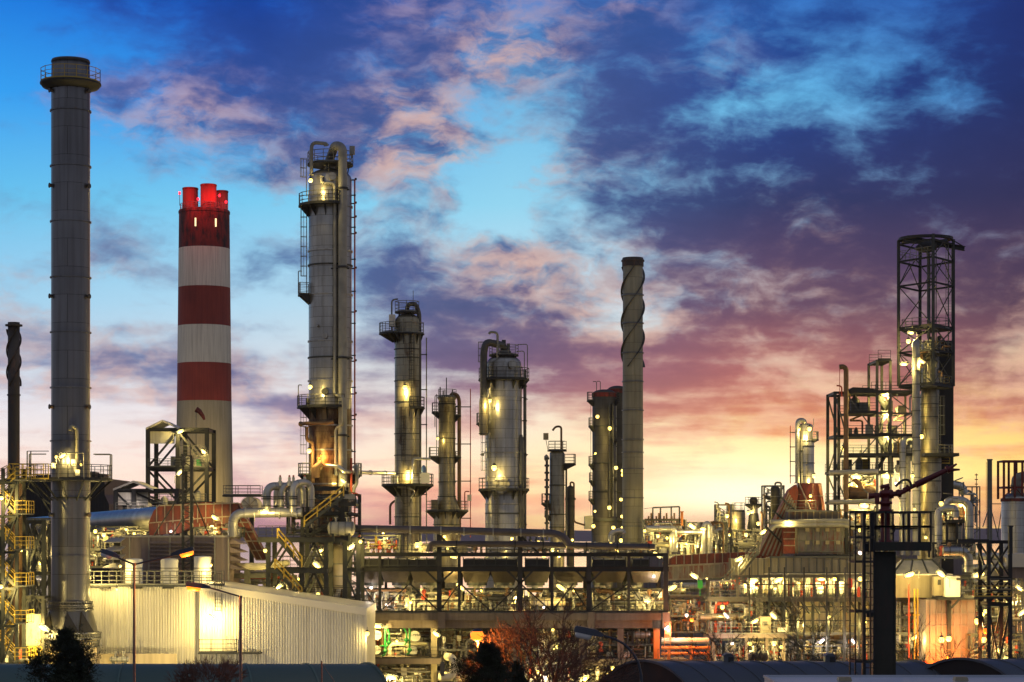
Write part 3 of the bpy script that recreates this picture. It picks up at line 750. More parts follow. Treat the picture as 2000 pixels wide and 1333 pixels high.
def strake_stack():
    Y=290;S_=Y/F;c=(X(1236,Y),Y);r=20*S_;z=lambda p:Z(p,Y)
    t=thing('ribbed_chimney','pale grey chimney with black spiral strakes, right of the twin dark columns','chimney',(c[0],c[1],0))
    shell(t,c,[(r*1.02,0),(r*1.02,z(1000)),(r*.97,z(520))],'stack_pale','shaft')
    m=MB();m.lathe([(r*1.06,z(521)),(r*1.06,z(508)),(r*1.0,z(504)),(r*.85,z(504)),(r*.85,z(512))],c,36,caps=False);m.build('cap',M['stack_dark'],t);ringband(t,c,r*1.06,z(510),.2,.1,'stack_dark')
    for p in (577,632,690,746,802,859,884,916,973,1028): ringband(t,c,r,z(p),.13,.12,'stack')
    strakes(t,c,r*.98,z(718),z(522),1.1,3,'pipe_dark',.10,.30)
strake_stack()
def dark_building():
    Y=330;x0,x1=X(28,Y),X(204,Y)
    t=thing('dark_building','dark windowless sheet-clad building behind the tall grey chimney','building',((x0+x1)/2,Y,0))
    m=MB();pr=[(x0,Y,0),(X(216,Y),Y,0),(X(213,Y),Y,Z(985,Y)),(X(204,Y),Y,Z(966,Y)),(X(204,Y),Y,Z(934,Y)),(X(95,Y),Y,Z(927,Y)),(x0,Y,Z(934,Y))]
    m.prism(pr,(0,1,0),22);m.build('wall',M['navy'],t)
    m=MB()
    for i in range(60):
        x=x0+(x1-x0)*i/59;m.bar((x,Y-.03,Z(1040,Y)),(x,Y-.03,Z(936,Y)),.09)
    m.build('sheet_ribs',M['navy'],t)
    for a,b,h in ((95,130,923),(140,180,921),(186,198,925)):
        m=MB();m.box(X(a,Y),X(b,Y),Y+2,Y+6,Z(933,Y),Z(h,Y));m.build('roof_unit',M['navy'],t)
dark_building()
def gable_frame(label,pxs,py0,py1,Y,levels,roofpx,eq,seed,hoist=None):
    S_=Y/F;z=lambda p:Z(p,Y);xs=[X(p,Y) for p in pxs];D=7
    t=thing('open_steel_frame',label,'steel frame',(sum(xs)/len(xs),Y,z(py1)))
    zs=[z(py1)]+[z(p) for p in levels]+[z(py0)]
    frame(t,xs,[Y,Y+D],zs,.55,'steel_dark','/',faces='b')
    a,b=X(roofpx[0],Y),X(roofpx[1],Y);m=MB();h=z(py0)
    m.prism([(a,Y-.5,h),((a+b)/2,Y-.5,h+1.1),(b,Y-.5,h),(b,Y-.5,h-.25),((a+b)/2,Y-.5,h+.85),(a,Y-.5,h-.25)],(0,1,0),D+1);m.build('roof',M['fascia'],t)
    m=MB();m.box(a+.3,a+(b-a)*.85,Y+.3,Y+.4,h-2.2,h-.3);m.build('gable_sheet',M['beige_wall'],t)
    for k,l in enumerate(levels):
        deck(t,xs[0],xs[-1],Y-.3,Y+D,z(l),.2,'steel_dark','fb','galv',rt=.07)
    R=random.Random(seed)
    for k in range(eq):
        l=R.choice(levels);x=R.uniform(xs[0]+.6,xs[-1]-1.4);w=R.uniform(.5,1.6);hh=R.uniform(.6,1.8);m=MB();y=Y+R.uniform(1,5)
        if R.random()<.5: m.box(x,x+w,y,y+1,z(l),z(l)+hh)
        else: m.lathe([(w*.35,z(l)),(w*.35,z(l)+hh),(w*.1,z(l)+hh+.3)],(x+w/2,y),12)
        m.build('machinery',M[R.choice(['pipe_grey','pipe_cream','green_pipe','steel','pipe_cream'])],t)
    return t
t=gable_frame('tall open steel frame with gabled roof in front of the striped chimney',[289,347,404],836,1060,300,[980,912],(286,350),10,3)
rail_part(t,[(X(352,300),299.6,Z(892,300)),(X(402,300),299.6,Z(892,300))],'galv',1.5,.07)
t=gable_frame('low open steel frame with gabled roof left of the tall gabled frame',[226,262,345],955,1060,293,[998],(222,300),8,5)
def windsock():
    Y=310;p=W(383,884,Y);t=thing('windsock','red windsock on a thin pole before the striped chimney','windsock',p)
    m=MB();m.tube([p,p+UP*(84*Y/F)],.07,6);m.build('pole',M['galv'],t)
    q=p+UP*(84*Y/F);m=MB();m.tube([q,q+Vector((.5,0,-.3)),q+Vector((1.0,0,-1.0)),q+Vector((1.2,0,-1.5))],[.42,.36,.26,.16],12,False);m.build('sock',M['red_soot'],t)
windsock()
# ---------------------------------------------------------------- silver duct and rust-red duct
def ducts():
    r=1.22
    a=W(30,1032,285);b=W(320,1011,233.6)
    t=thing('silver_flue_duct','long silver round duct running behind the tall chimney to the rust red duct','duct',((a+b)/2))
    m=MB();m.tube([a,b],r,28);m.build('shell',M['pipe'],t)
    m=MB();d=(b-a).normalized()
    for i in range(30): q=a+(b-a)*(i/30);m.tube([q,q+d*.06],r+.03,28,False)
    m.build('seam_band',M['pipe'],t)
    for f in (.3,.55,.8):
        q=a+(b-a)*f;m=MB();m.bar((q.x,q.y,0),(q.x,q.y,q.z-r),.35);m.build('support',M['steel'],t)
    Y=232;S_=Y/F;z=lambda p:Z(p,Y);x=lambda p:X(p,Y)
    t=thing('red_flue_duct','rust red ribbed rectangular duct turning steeply down above the louvred building','duct',(x(380),Y,z(1050)))
    D=2.6
    m=MB();m.prism([(x(292),Y,z(1046)),(x(290),Y,z(1022)),(x(300),Y,z(998)),(x(312),Y,z(987)),(x(400),Y,z(981)),(x(466),Y,z(983)),(x(466),Y,z(1022)),(x(445),Y,z(1022)),(x(380),Y,z(1030)),(x(350),Y,z(1042))],(0,1,0),D);m.build('box_section',M['rust_duct'],t)
    m=MB()
    for p in range(306,466,16):
        top=987 if p<315 else 987-(p-312)*.06
        m.bar((x(p),Y-.06,z(1021)),(x(p),Y-.06,z(top)),.09,.12)
        bt=1044-(max(0,p-340))*.2
        m.bar((x(p+4),Y-.06,z(min(1044,bt))),(x(p+4),Y-.06,z(1023)),.09,.12)
    m.bar((x(292),Y-.08,z(1022)),(x(400),Y-.08,z(1012)),.12);m.bar((x(400),Y-.08,z(1012)),(x(466),Y-.08,z(1008)),.12)
    m.bar((x(312),Y-.08,z(988)),(x(466),Y-.08,z(983)),.14)
    m.build('stiffener',M['rib'],t)
    # sloping leg
    m=MB();m.prism([(x(440),Y+.3,z(984)),(x(466),Y+.3,z(984)),(x(523),Y+.3,z(1094)),(x(500),Y+.3,z(1094))],(0,1,0),1.9);m.build('sloping_leg',M['rust_duct'],t)
    m=MB()
    for i in range(7):
        f=i/6;m.bar((x(440+60*f),Y+.22,z(984+110*f)),(x(466+57*f),Y+.22,z(984+110*f)),.14)
    m.bar((x(452),Y+.22,z(985)),(x(511),Y+.22,z(1094)),.10);m.bar((x(466),Y+.22,z(984)),(x(523),Y+.22,z(1094)),.12);m.bar((x(440),Y+.22,z(984)),(x(500),Y+.22,z(1094)),.12)
    m.build('stiffener',M['rib'],t)
    m=MB();m.lathe([(.6,z(1062)),(.9,z(1040)),(1.3,z(1024))],(x(415),Y+1.2),20);m.build('hopper',M['rust_duct'],t)
    for p in (300,330,460):
        m=MB();m.bar((x(p),Y+1.2,0),(x(p),Y+1.2,z(1040)),.3);m.build('support',M['steel'],t)
    # transverse drum with a crossed end plate, behind the duct
    Yd=246;c=W(490,988,Yd);t=thing('filter_drum','round cream drum with crossed end plate beside the striped chimney base','drum',c-UP*1.5)
    m=MB();m.tube([c+Vector((0,-1.5,0)),c+Vector((0,3,0))],1.0,28);m.build('shell',M['pipe_cream'],t)
    m=MB()
    for k in range(4):
        a=PI*k/4;d=Vector((math.cos(a),0,math.sin(a)));m.bar(c+Vector((0,-1.56,0))-d*.95,c+Vector((0,-1.56,0))+d*.95,.06)
    m.tube([c+Vector((0,-1.6,0)),c+Vector((0,-1.4,0))],1.06,28,False);m.build('end_brace',M['rib'],t)
    m=MB();m.box(c.x-3.2,c.x+1.2,Yd-.5,Yd+2,c.z+1.02,c.z+1.2);m.build('deck',M['steel'],t)
    rail_part(t,[(c.x-3.1,Yd-.4,c.z+1.2),(c.x+1.1,Yd-.4,c.z+1.2)],'galv',1.1,.06);rail_part(t,[(c.x-3.1,Yd+1.9,c.z+1.2),(c.x+1.1,Yd+1.9,c.z+1.2)],'galv',1.1,.06)
    m=MB();m.bar((c.x,Yd+.8,0),(c.x,Yd+.8,c.z-1),.5);m.build('support',M['steel'],t)
ducts()
# ---------------------------------------------------------------- louvred building, tanks, corrugated shed
def louvre_building():
    Y=222;z=lambda p:Z(p,Y);x=lambda p:X(p,Y)
    t=thing('louvred_building','mauve grey plant building with louvred front and weather hoods','building',(x(340),Y,0))
    m=MB();m.box(x(236),x(448),Y,Y+9,0,z(1050));m.build('wall',M['mauve'],t)
    m=MB();m.box(x(233),x(451),Y-.12,Y+9.1,z(1050),z(1046.5));m.build('roof_edge',M['fascia'],t)
    for a,b in ((292,332),(333,378),(379,419)):
        m=MB();n=10
        for i in range(n):
            zz=z(1128)+(z(1054)-z(1128))*i/n
            m.add([(x(a),Y-.02,zz+.2),(x(b),Y-.02,zz+.2),(x(b),Y-.3,zz),(x(a),Y-.3,zz)],[(0,3,2,1)]);m.bar((x(a),Y-.3,zz),(x(b),Y-.3,zz),.05)
        m.build('louvre',M['mauve'],t)
    m=MB()
    for p in (237,254,291.5,332.5,378.5,420,447):m.bar((x(p),Y-.2,z(1135)),(x(p),Y-.2,z(1050)),.12)
    m.build('trim',M['pipe_grey'],t)
    for i in range(4):
        q=1050+i*16.5;m=MB()
        v=[(x(220),Y,z(q)),(x(246),Y,z(q)),(x(239),Y-1.3,z(q+9)),(x(204),Y-1.3,z(q+9))];v+=[(a,b,c-.07) for a,b,c in v]
        m.add(v,[(3,2,1,0),(4,5,6,7),(0,1,5,4),(1,2,6,5),(2,3,7,6),(3,0,4,7)]);m.build('weather_hood',M['fascia'],t)
        m=MB();zt,zb=z(1052+i*16.5),z(1052+i*16.5+11);m.prism([(x(448),Y+.3,zt),(x(474),Y+.3,zb),(x(448),Y+.3,zb)],(0,1,0),5);m.build('weather_hood',M['mauve'],t)
    m=MB();m.box(x(222),x(235.8),Y+.1,Y+6,0,z(1050));m.build('intake_wall',M['steel_dark'],t)
louvre_building()
for px,top,lab in ((262,1092,'white round tank on the shed roof, left of the lamp pole fork'),(331,1092,'middle white round tank on the shed roof, left of the brightest tank'),(396,1087,'brightly lit white round tank at the right end of the shed roof walkway')):
    Y=217;c=(X(px,Y),Y);t=thing('roof_tank',lab,'tank',(c[0],c[1],Z(1146,Y)),'white tanks on the shed roof');r=17*Y/F
    shell(t,c,[(r,Z(1146,Y)),(r,Z(top+2,Y)),(r*.9,Z(top,Y)),(.01,Z(top-1,Y))],'white');ringband(t,c,r,Z(1110,Y),.08,.03,'galv');ringband(t,c,r,Z(1128,Y),.08,.03,'galv')
def profiled(m,xa,xb,y,z0,ztop,pitch=.26,depth=.06):
    n=int((xb-xa)/pitch);pts=[]
    for i in range(n):
        x=xa+(xb-xa)*i/n;w=(xb-xa)/n
        pts+=[(x,y),(x+w*.35,y),(x+w*.45,y-depth),(x+w*.85,y-depth),(x+w*.95,y)]
    pts.append((xb,y));vs=[];fs=[]
    for i,(x,yy) in enumerate(pts): vs+=[(x,yy,z0),(x,yy,ztop(x))]
    for i in range(len(pts)-1): fs.append((2*i,2*i+2,2*i+3,2*i+1))
    m.add(vs,fs)
def shed():
    Y=210;z=lambda p:Z(p,Y);x=lambda p:X(p,Y)
    t=thing('corrugated_shed','large beige corrugated metal shed with a sloping roofline','building',(x(440),Y,0))
    m=MB();profiled(m,x(172),x(395),Y,0,lambda q:z(1147));m.box(x(172),x(395),Y+.03,Y+11,0,z(1147.5));m.build('wall',M['beige_wall'],t)
    tp=lambda q:z(1141)+(z(1189)-z(1141))*(q-x(395))/(x(717)-x(395))
    m=MB();profiled(m,x(397),x(716),Y-1.2,0,lambda q:tp(q)-.1)
    m.prism([(x(395.5),Y-1.16,0),(x(716.5),Y-1.16,0),(x(716.5),Y-1.16,tp(x(716.5))-.1),(x(395.5),Y-1.16,tp(x(395.5))-.1)],(0,1,0),14);m.build('wall',M['beige_wall'],t)
    m=MB()
    m.prism([(x(394),Y-1.4,tp(x(394))-.55),(x(718),Y-1.4,tp(x(718))-.62),(x(718),Y-1.4,tp(x(718))+.1),(x(394),Y-1.4,tp(x(394))+.1)],(0,1,0),14.6);m.build('roof_fascia',M['fascia'],t)
    m=MB();m.bar((x(395.6),Y-1.26,0),(x(395.6),Y-1.26,tp(x(396))-.6),.18);m.bar((x(716.4),Y-1.28,0),(x(716.4),Y-1.28,tp(x(716))-.6),.18);m.build('corner_trim',M['fascia'],t)
    # roof walkway
    m=MB();m.box(x(172),x(436),Y-.9,Y+.9,z(1146),z(1143));o=m.build('roof_walkway',M['steel'],t)
    r=MB();r.rail([(x(172),Y-.85,z(1143)),(x(436),Y-.85,z(1143))],1.35,sp=.75,t=.06,mid=2);r.rail([(x(210),Y+.85,z(1143)),(x(436),Y+.85,z(1143))],1.35,sp=.75,t=.06);r.build('railing',M['galv'],o)
    for p in (206,268,330,425):
        m=MB();m.box(x(p-10),x(p+10),Y-.9,Y+.2,z(1150),z(1146.3));m.build('bracket',M['steel_dark'],o)
    # wall ladder and porch
    m=MB();m.ladder((x(430),Y-1.35,z(1194)),(x(430),Y-1.35,z(1120)),(1,0,0),(0,-1,0),.6);m.build('wall_ladder',M['steel'],t)
    m=MB();m.box(x(395),x(515),Y-2.9,Y-1.3,z(1275),z(1272));o=m.build('porch_deck',M['steel_dark'],t)
    r=MB();r.rail([(x(397),Y-2.8,z(1272)),(x(466),Y-2.8,z(1272)),(x(466),Y-1.4,z(1272))],1.25,sp=1.0,t=.06);r.build('railing',M['rail_dark'],o)
    r=MB();r.ladder((x(456),Y-2.95,z(1298)),(x(456),Y-2.95,z(1240)),(1,0,0),(0,-1,0),.5,False);r.build('ladder',M['rail_dark'],o)
    for p in (400,430,470,510):
        m=MB();m.bar((x(p),Y-2.7,z(1300)),(x(p),Y-2.7,z(1275)),.09);m.build('post',M['steel'],o)
    # low annex in front of left part
    m=MB();m.box(x(176),x(354),Y-3.2,Y-2.9,0,z(1274));m.box(x(205),x(212),Y-3.3,Y-3.2,0,z(1274.5));m.build('annex_wall',M['concrete_buff'],t)
shed()
hvessel(214,252,1288,205.2,5,'small grey horizontal tank before the low wall under the shed','pipe_grey',cat='tank',name='horizontal_tank')
def distant_filler():  # dark filler block, added to cover the bright water behind the plant
    Y=380;t=thing('distant_filler','long low dark filler block added far behind the right half of the plant to hide bright water','building',(X(1500,Y),Y,0))
    m=MB();m.box(X(1240,Y),X(1900,Y),Y,Y+20,0,Z(1066,Y));m.build('wall',M['mauve'],t)
    m=MB();m.prism([(X(1238,Y),Y-.5,Z(1066,Y)),(X(1902,Y),Y-.5,Z(1066,Y)),(X(1902,Y),Y+10,Z(1060,Y)),(X(1238,Y),Y+10,Z(1060,Y))],(0,0,1),.3);m.build('roof',M['navy'],t)
    m=MB()
    for p in range(1244,1900,22): m.bar((X(p,Y),Y-.08,0),(X(p,Y),Y-.08,Z(1067,Y)),.2)
    m.build('sheet_ribs',M['pipe_grey'],t)
distant_filler()
def lattice_mast():
    Y=219;z=lambda p:Z(p,Y);x0,x1=X(356,Y),X(374,Y);w=x1-x0
    t=thing('lattice_mast','square steel lattice mast standing behind the lit street lamp head','mast',((x0+x1)/2,Y,z(1143)))
    for a in (0,w):
        for b in (0,w):
            m=MB();m.bar((x0+a,Y+b,z(1143)),(x0+a,Y+b,z(890)),.13);m.build('chord',M['steel'],t)
    m=MB();n=22
    for i in range(n):
        za=z(1143)+(z(890)-z(1143))*i/n;zb=z(1143)+(z(890)-z(1143))*(i+1)/n
        for y in (Y,Y+w):
            m.bar((x0,y,za),(x1,y,zb),.05) if i%2 else m.bar((x1,y,za),(x0,y,zb),.05);m.bar((x0,y,zb),(x1,y,zb),.04)
        for xx in (x0,x1): m.bar((xx,Y,za),(xx,Y+w,zb),.05) if i%2 else m.bar((xx,Y+w,za),(xx,Y,zb),.05)
    m.build('lattice',M['steel'],t)
    m=MB();m.tube([(x1-.1,Y-.1,z(1143)),(x1-.1,Y-.1,z(868))],.05,6);m.build('spike',M['steel'],t)
    for (px,py) in ((298,1046),(333,1046),(400,1046)):
        pass
    for (pa,ya,pb,yb) in ((356,960,298,1050),(358,1010,334,1050),(374,960,408,1046)):
        m=MB();m.bar((X(pa,Y),Y,z(ya)),(X(pb,Y+4),Y+4,z(yb)),.09);m.build('stay',M['steel'],t)
lattice_mast()
# ---------------------------------------------------------------- far-left stair tower and yard
def stair_tower():
    Y=198;z=lambda p:Z(p,Y);x=lambda p:X(p,Y)
    t=thing('stair_tower','tall open stair tower with yellow handrails at the left edge of the plant','stair tower',(x(15),Y,0))
    for p in (-14,6,33):
        for dy in (0,3):
            m=MB();m.ibeam((x(p),Y+dy,0),(x(p),Y+dy,z(915 if p>-10 else 1040)),.3,.3);m.build('column',M['steel'],t)
    lv=[1290,1217,1144,1073,1003,937]
    for i,l in enumerate(lv):
        m=MB();m.box(x(28),x(52),Y-.2,Y+3,z(l)-.12,z(l));m.box(x(-20),x(-6),Y-.2,Y+3,z(l+36)-.12,z(l+36));o=m.build('landing',M['grate'],t)
        r=MB();r.rail([(x(52),Y+3,z(l)),(x(52),Y-.15,z(l)),(x(30),Y-.15,z(l))],1.15,sp=.9,t=.05,toe=False);r.build('railing',M['yellow'],o)
        m=MB();m.ibeam((x(-14),Y-.1,z(l)-.3),(x(33),Y-.1,z(l)-.3),.2,.25);m.build('beam',M['steel'],t)
        if i<len(lv)-1:
            m=MB();a=(x(28),Y+.1,z(l));b=(x(-6),Y+.1,z(l-36));m.stair(a,b,(0,1.0,0));o=m.build('stair_flight',M['steel_lit'],t)
            r=MB();r.stair_rail(a,b,(0,1.0,0),1.05,.07);r.build('handrail',M['yellow'],o)
            m=MB();a=(x(-6),Y+1.7,z(l-36));b=(x(28),Y+1.7,z(lv[i+1]));m.stair(a,b,(0,1.0,0));o=m.build('stair_flight',M['steel_lit'],t)
            r=MB();r.stair_rail(a,b,(0,1.0,0),1.05,.07);r.build('handrail',M['yellow'],o)
            m=MB();m.bar((x(7),Y-.25,z(l)-.3),(x(32),Y-.25,z(lv[i+1])-.3),.12);m.build('brace',M['steel'],t)
    return t
stair_tower()
def gangway():
    Y=201;z=lambda p:Z(p,Y);x=lambda p:X(p,Y)
    t=thing('gangway','high gangway with yellow rails from the stair tower to the tall chimney','walkway',(x(50),Y,z(937)))
    m=MB();m.box(x(-10),x(88),Y-.6,Y+1.2,z(937)-.18,z(937));m.build('deck',M['grate'],t)
    m=MB();m.rail([(x(20),Y-.55,z(937)),(x(97),Y-.55,z(937))],1.45,sp=1.1,t=.07);m.rail([(x(20),Y+1.1,z(937)),(x(80),Y+1.1,z(937))],1.45,sp=1.1,t=.07);m.build('railing',M['yellow'],t)
    a=(x(-20),Y-.4,z(950));b=(x(16),Y-.4,z(937));m=MB();m.stair(a,b,(0,1.2,0),8);m.build('steps',M['steel_lit'],t)
    m=MB();m.stair_rail((x(-20),Y-.4,z(955)),(x(16),Y-.4,z(937)),(0,1.2,0),1.3,.07);m.build('handrail',M['yellow'],t)
    for (a,b) in (((33,937),(98,985)),((33,985),(60,940)),((98,1000),(60,940))):
        m=MB();m.bar((x(a[0]),Y,z(a[1])),(x(b[0]),Y,z(b[1])),.12);m.build('strut',M['steel'],t)
    for p in (56,63):
        m=MB();m.bar((x(p),Y-.6,z(936)),(x(p),Y-.6,z(882)),.1);m.bar((x(p),Y-.6,z(882)),(x(98),Y-.6,z(882)),.07);m.build('hoist_post',M['galv'],t)
gangway()
def yard_left():
    Y=214;z=lambda p:Z(p,Y);x=lambda p:X(p,Y)
    t=thing('steel_trestle','dark cross-braced steel frame between the stair tower and tall chimney','steel frame',(x(70),Y,z(1300)))
    frame(t,[x(52),x(86)],[Y,Y+3],[0,z(1218),z(1117),z(1016)],.42,'steel','X',faces='fb')
    t=thing('brown_duct','upright brown rust-streaked duct behind the stair tower','duct',(x(20),Y+3,0))
    c=(x(21),Y+3);shell(t,c,[(.55,0),(.55,z(940)),(.7,z(936))],'pipe_brown');ringband(t,c,.55,z(985),.12,.08,'steel');ringband(t,c,.55,z(1060),.12,.08,'steel')
    Y2=203
    t=thing('hopper_box','rusty white box hopper held in a pale steel frame left of the tall chimney base','hopper',(X(63,Y2),Y2,Z(1300,Y2)))
    X2=lambda p:X(p,Y2);Z2=lambda p:Z(p,Y2)
    m=MB();m.box(X2(49),X2(78),Y2+.3,Y2+2.2,Z2(1262),Z2(1200));m.build('box',noisy('rusty_white_plate',(.45,.38,.27),(.62,.55,.40),.8,.7,stain=(.35,.15,.05),stain_amt=.46),t)
    frame(t,[X2(46),X2(84)],[Y2,Y2+2.6],[0,Z2(1263),Z2(1165)],.26,'steel_lit','K',faces='fb')
    m=MB();m.ladder((X2(66),Y2-.4,Z2(1300)),(X2(66),Y2-.4,Z2(1262)),(1,0,0),(0,-1,0),.8,False,.08);m.rail([(X2(60),Y2-.5,Z2(1288)),(X2(84),Y2-.5,Z2(1288))],1.2,sp=.6,t=.07);m.build('yellow_ladder',M['yellow'],t)
    pipework(-10,96,1120,1300,222,11,'dense rack of dark pipes low between stair tower and tall chimney',22,.08,.28,['pipe_dark','pipe_grey','pipe_brown','pipe_cream','pipe'],floors=4,valves=10)
    pipework(50,100,1012,1118,226,12,'short rack of pipes and boxes behind the cross-braced frame',12,.08,.2,None,floors=3,valves=6)
    pipework(0,46,1268,1300,206,13,'low tangle of pipes at the foot of the stair tower',10,.06,.15,None,floors=1,valves=6)
    hvessel(24,58,1134,220,7,'dark horizontal pipe drum behind the stair tower','pipe_dark',cat='drum')
    t=thing('yard_building','long low cream wall behind the stair tower pipework','building',(X(40,235),235,0))
    m=MB();m.box(X(-40,235),X(172,235),235,240,0,Z(1190,235));m.box(X(60,236),X(172,236),233,235,0,Z(1060,236));m.build('wall',M['cream_wall'],t)
    m=MB()
    for p in range(60,172,4): m.bar((X(p,233),232.96,Z(1250,233)),(X(p,233),232.96,Z(1062,233)),.08)
    m.build('sheet_ribs',M['cream_wall'],t)
yard_left()
pipework(174,236,1040,1108,228,21,'bright cream pipework left of the weather hoods',14,.07,.2,['pipe_cream','pipe','pipe_grey'],floors=2,valves=8)
pipework(176,300,1028,1050,238,22,'thin row of pale pipes under the silver duct',10,.06,.16,['pipe_cream','pipe','pipe_grey'],floors=1,valves=6)
pipework(380,470,1030,1050,229,23,'small pipes and valves on the roof of the louvred building',9,.06,.13,['pipe_cream','pipe','red_pipe'],floors=1,valves=7)
# ================================================================ CENTRE: COLUMNS
def vpipe(root,c,r,a,off,pr,z0,z1,mat='pipe',name='pipe',clamps=0):
    p=polar(c,r+off,a,z0);m=MB();m.tube([p,(p.x,p.y,z1)],pr,12)
    o=m.build(name,M[mat],root)
    for k in range(clamps):
        z=z0+(z1-z0)*(k+.5)/clamps;m=MB();q=Vector((p.x,p.y,z));m.tube([q,q+UP*.15],pr*1.4,12);d=(Vector((c[0],c[1],z))-q).normalized();m.bar(q+UP*.07,q+UP*.07+d*(off),.12);m.build('pipe_clamp',M['steel'],root)
    return o
def nozzle(root,c,r,a,z,s=.3,mat='clad'):
    q=polar(c,r-.05,a,z);d=Vector((math.cos(math.radians(a)),math.sin(math.radians(a)),0));m=MB();m.tube([q,q+d*.35],s,14);m.tube([q+d*.25,q+d*.36],s*1.25,14);m.build('manway',M[mat],root)
def davit(root,p,h=1.6,arm=.9,dx=1,mat='galv',name='davit'):
    m=MB();m.tube([p,Vector(p)+UP*h,Vector(p)+UP*h+Vector((arm*dx,0,-.05))],.06,6,True,.3);m.build(name,M[mat],root)
def main_column():
    Y=245;S_=Y/F;c=(X(645,Y),Y);r=42*S_;z=lambda p:Z(p,Y);x=lambda p:X(p,Y)
    t=thing('distillation_column','tallest distillation column, silver above and oil stained below, with twin overhead pipes','column',(c[0],c[1],0))
    shell(t,c,[(r,z(800)),(r,z(352))],'clad','shell',22*S_)
    m=MB();m.lathe([(r+.003,0),(r+.003,z(960)),(r+.003,z(801))],c,40);m.build('lower_shell',M['clad_rust'],t)
    for p in (405,492,520,577,668,700,745,832,880,946): ringband(t,c,r,z(p),.16,.13,'clad' if p not in (520,700) else 'steel')
    # crown platform, gooseneck vent, antenna panel
    platform(t,(c[0],Y),.6,45*S_,z(322),0,360,'steel_dark','galv',.0,1.35,False,.07)
    m=MB();m.lathe([(.6,z(345)),(.6,z(322))],c,16);m.build('head_nozzle',M['clad'],t)
    for a in (-150,-90,-40,30,120):
        p=polar(c,40*S_,a,z(323));m=MB();m.bar(p,polar(c,r*.85,a,z(348)),.12);m.build('platform_leg',M['steel_dark'],t)
    pipe(t,[(x(612),Y-r,z(350)),(x(612),Y-r*.9,z(285)),(x(640),Y-r*.9,z(288)),(x(641),Y-r*.9,z(292))],.21,'pipe_grey',.7)
    pipe(t,[(c[0]-.3,Y-.2,z(326)),(c[0]+.1,Y-.5,z(308)),(x(658),Y-r,z(291)),(x(673),Y-r-.35,z(297)),(x(673),Y-r-.35,z(978))],.50,'pipe_grey',.9,name='overhead_vapour_pipe')
    for p in (378,530,705,855):
        m=MB();m.tube([(x(673),Y-r-.35,z(p)),(x(673),Y-r-.35,z(p-4))],.62,16);m.bar((x(650),Y-r+.1,z(p)),(x(686),Y-r-.2,z(p)),.16);m.build('pipe_clamp',M['steel_dark'],t)
    pipe(t,[(x(632),Y-r-.1,z(352)),(x(632),Y-r-.35,z(366)),(x(658),Y-r-.2,z(366)),(x(658),Y-r-.2,z(775)),(x(675),Y-r-.9,z(778)),(x(675),Y-r-.9,z(832)),(x(660),Y-r-.3,z(838)),(x(660),Y-r-.3,z(930))],.19,'pipe_grey',.5,name='side_draw_pipe')
    vpipe(t,c,r,-48,.35,.14,z(1040),z(385),'pipe_dark','drain_pipe',5)
    vpipe(t,c,r,-2,.35,.09,z(1040),z(352),'red_pipe','fire_main',11)
    # small panel antenna
    m=MB();m.box(x(684),x(694),Y-1.2,Y-.6,z(305),z(289));m.build('antenna_box',M['pipe_grey'],t)
    m=MB();m.bar((x(686),Y-.9,z(322)),(x(689),Y-.9,z(304)),.08);m.bar((x(691),Y-.9,z(322)),(x(690),Y-.9,z(304)),.06);m.build('antenna_post',M['galv'],t)
    for p in (352,398,425,457,525,610,706,770,812): # small fittings on the right edge
        q=polar(c,r,0,z(p));m=MB();m.bar(q,q+Vector((.45,0,0)),.14);m.tube([q+Vector((.45,0,0)),q+Vector((.45,0,.22))],.13,8);m.build('fitting',M['steel'],t)
    o=platform(t,c,r,62*S_,z(403),172,292,'steel_dark','rail_dark',1.2,1.3,True,.07)
    o=platform(t,c,r,63*S_,z(577),174,206,'steel_dark','galv',1.0,1.3,True,.07)
    o=platform(t,c,r,65*S_,z(796),165,300,'steel_dark','rail_dark',1.3,1.3,True,.07)
    o=platform(t,c,r,63*S_,z(928),165,215,'steel_dark','galv',1.2,1.3,True,.07);platform(t,c,r,62*S_,z(928),-20,30,'steel_dark','galv',1.2,1.3,True,.07)
    rungs(t,c,r,178,z(577),z(405),'galv',True);rungs(t,c,r,190,z(385),z(312),'galv',True);rungs(t,c,r,186,z(925),z(798),'galv',True)
    nozzle(t,c,r,-98,z(660),.26,'clad');nozzle(t,c,r,-98,z(768),.32,'steel_dark');nozzle(t,c,r,-120,z(640),.15);nozzle(t,c,r,-175,z(785),.35,'steel_dark');nozzle(t,c,r,-80,z(352),.35,'clad')
    for (a,p) in ((188,520),(188,742)): 
        q=polar(c,62*S_,a,z(p+55));davit(t,q,2.6,.4,1)
    # reboiler connections on the stained part
    pipe(t,[(x(588),Y-.5,z(829)),(x(600),Y-r*.75,z(829)),(x(640),Y-r-.3,z(829)),(x(656),Y-r-.4,z(826))],.22,'pipe_brown',.4,name='hoop_pipe')
    pipe(t,[(x(603),Y-r,z(836)),(x(603),Y-r,z(862)),(x(615),Y-r-.1,z(866)),(x(615),Y-r-.1,z(945))],.2,'pipe_brown',.4)
    m=MB();m.tube([(x(618),Y-r-.8,z(918)),(x(634),Y-r-.8,z(906))],.38,14);m.tube([(x(622),Y-r-.8,z(935)),(x(622),Y-r-.8,z(914))],.45,14);m.tube([(x(627),Y-r-.8,z(908)),(x(627),Y-r-.8,z(896))],.07,8);m.tube([(x(624),Y-r-.8,z(897)),(x(630),Y-r-.8,z(897))],.1,8);m.build('control_valve',M['pipe_brown'],t)
main_column()
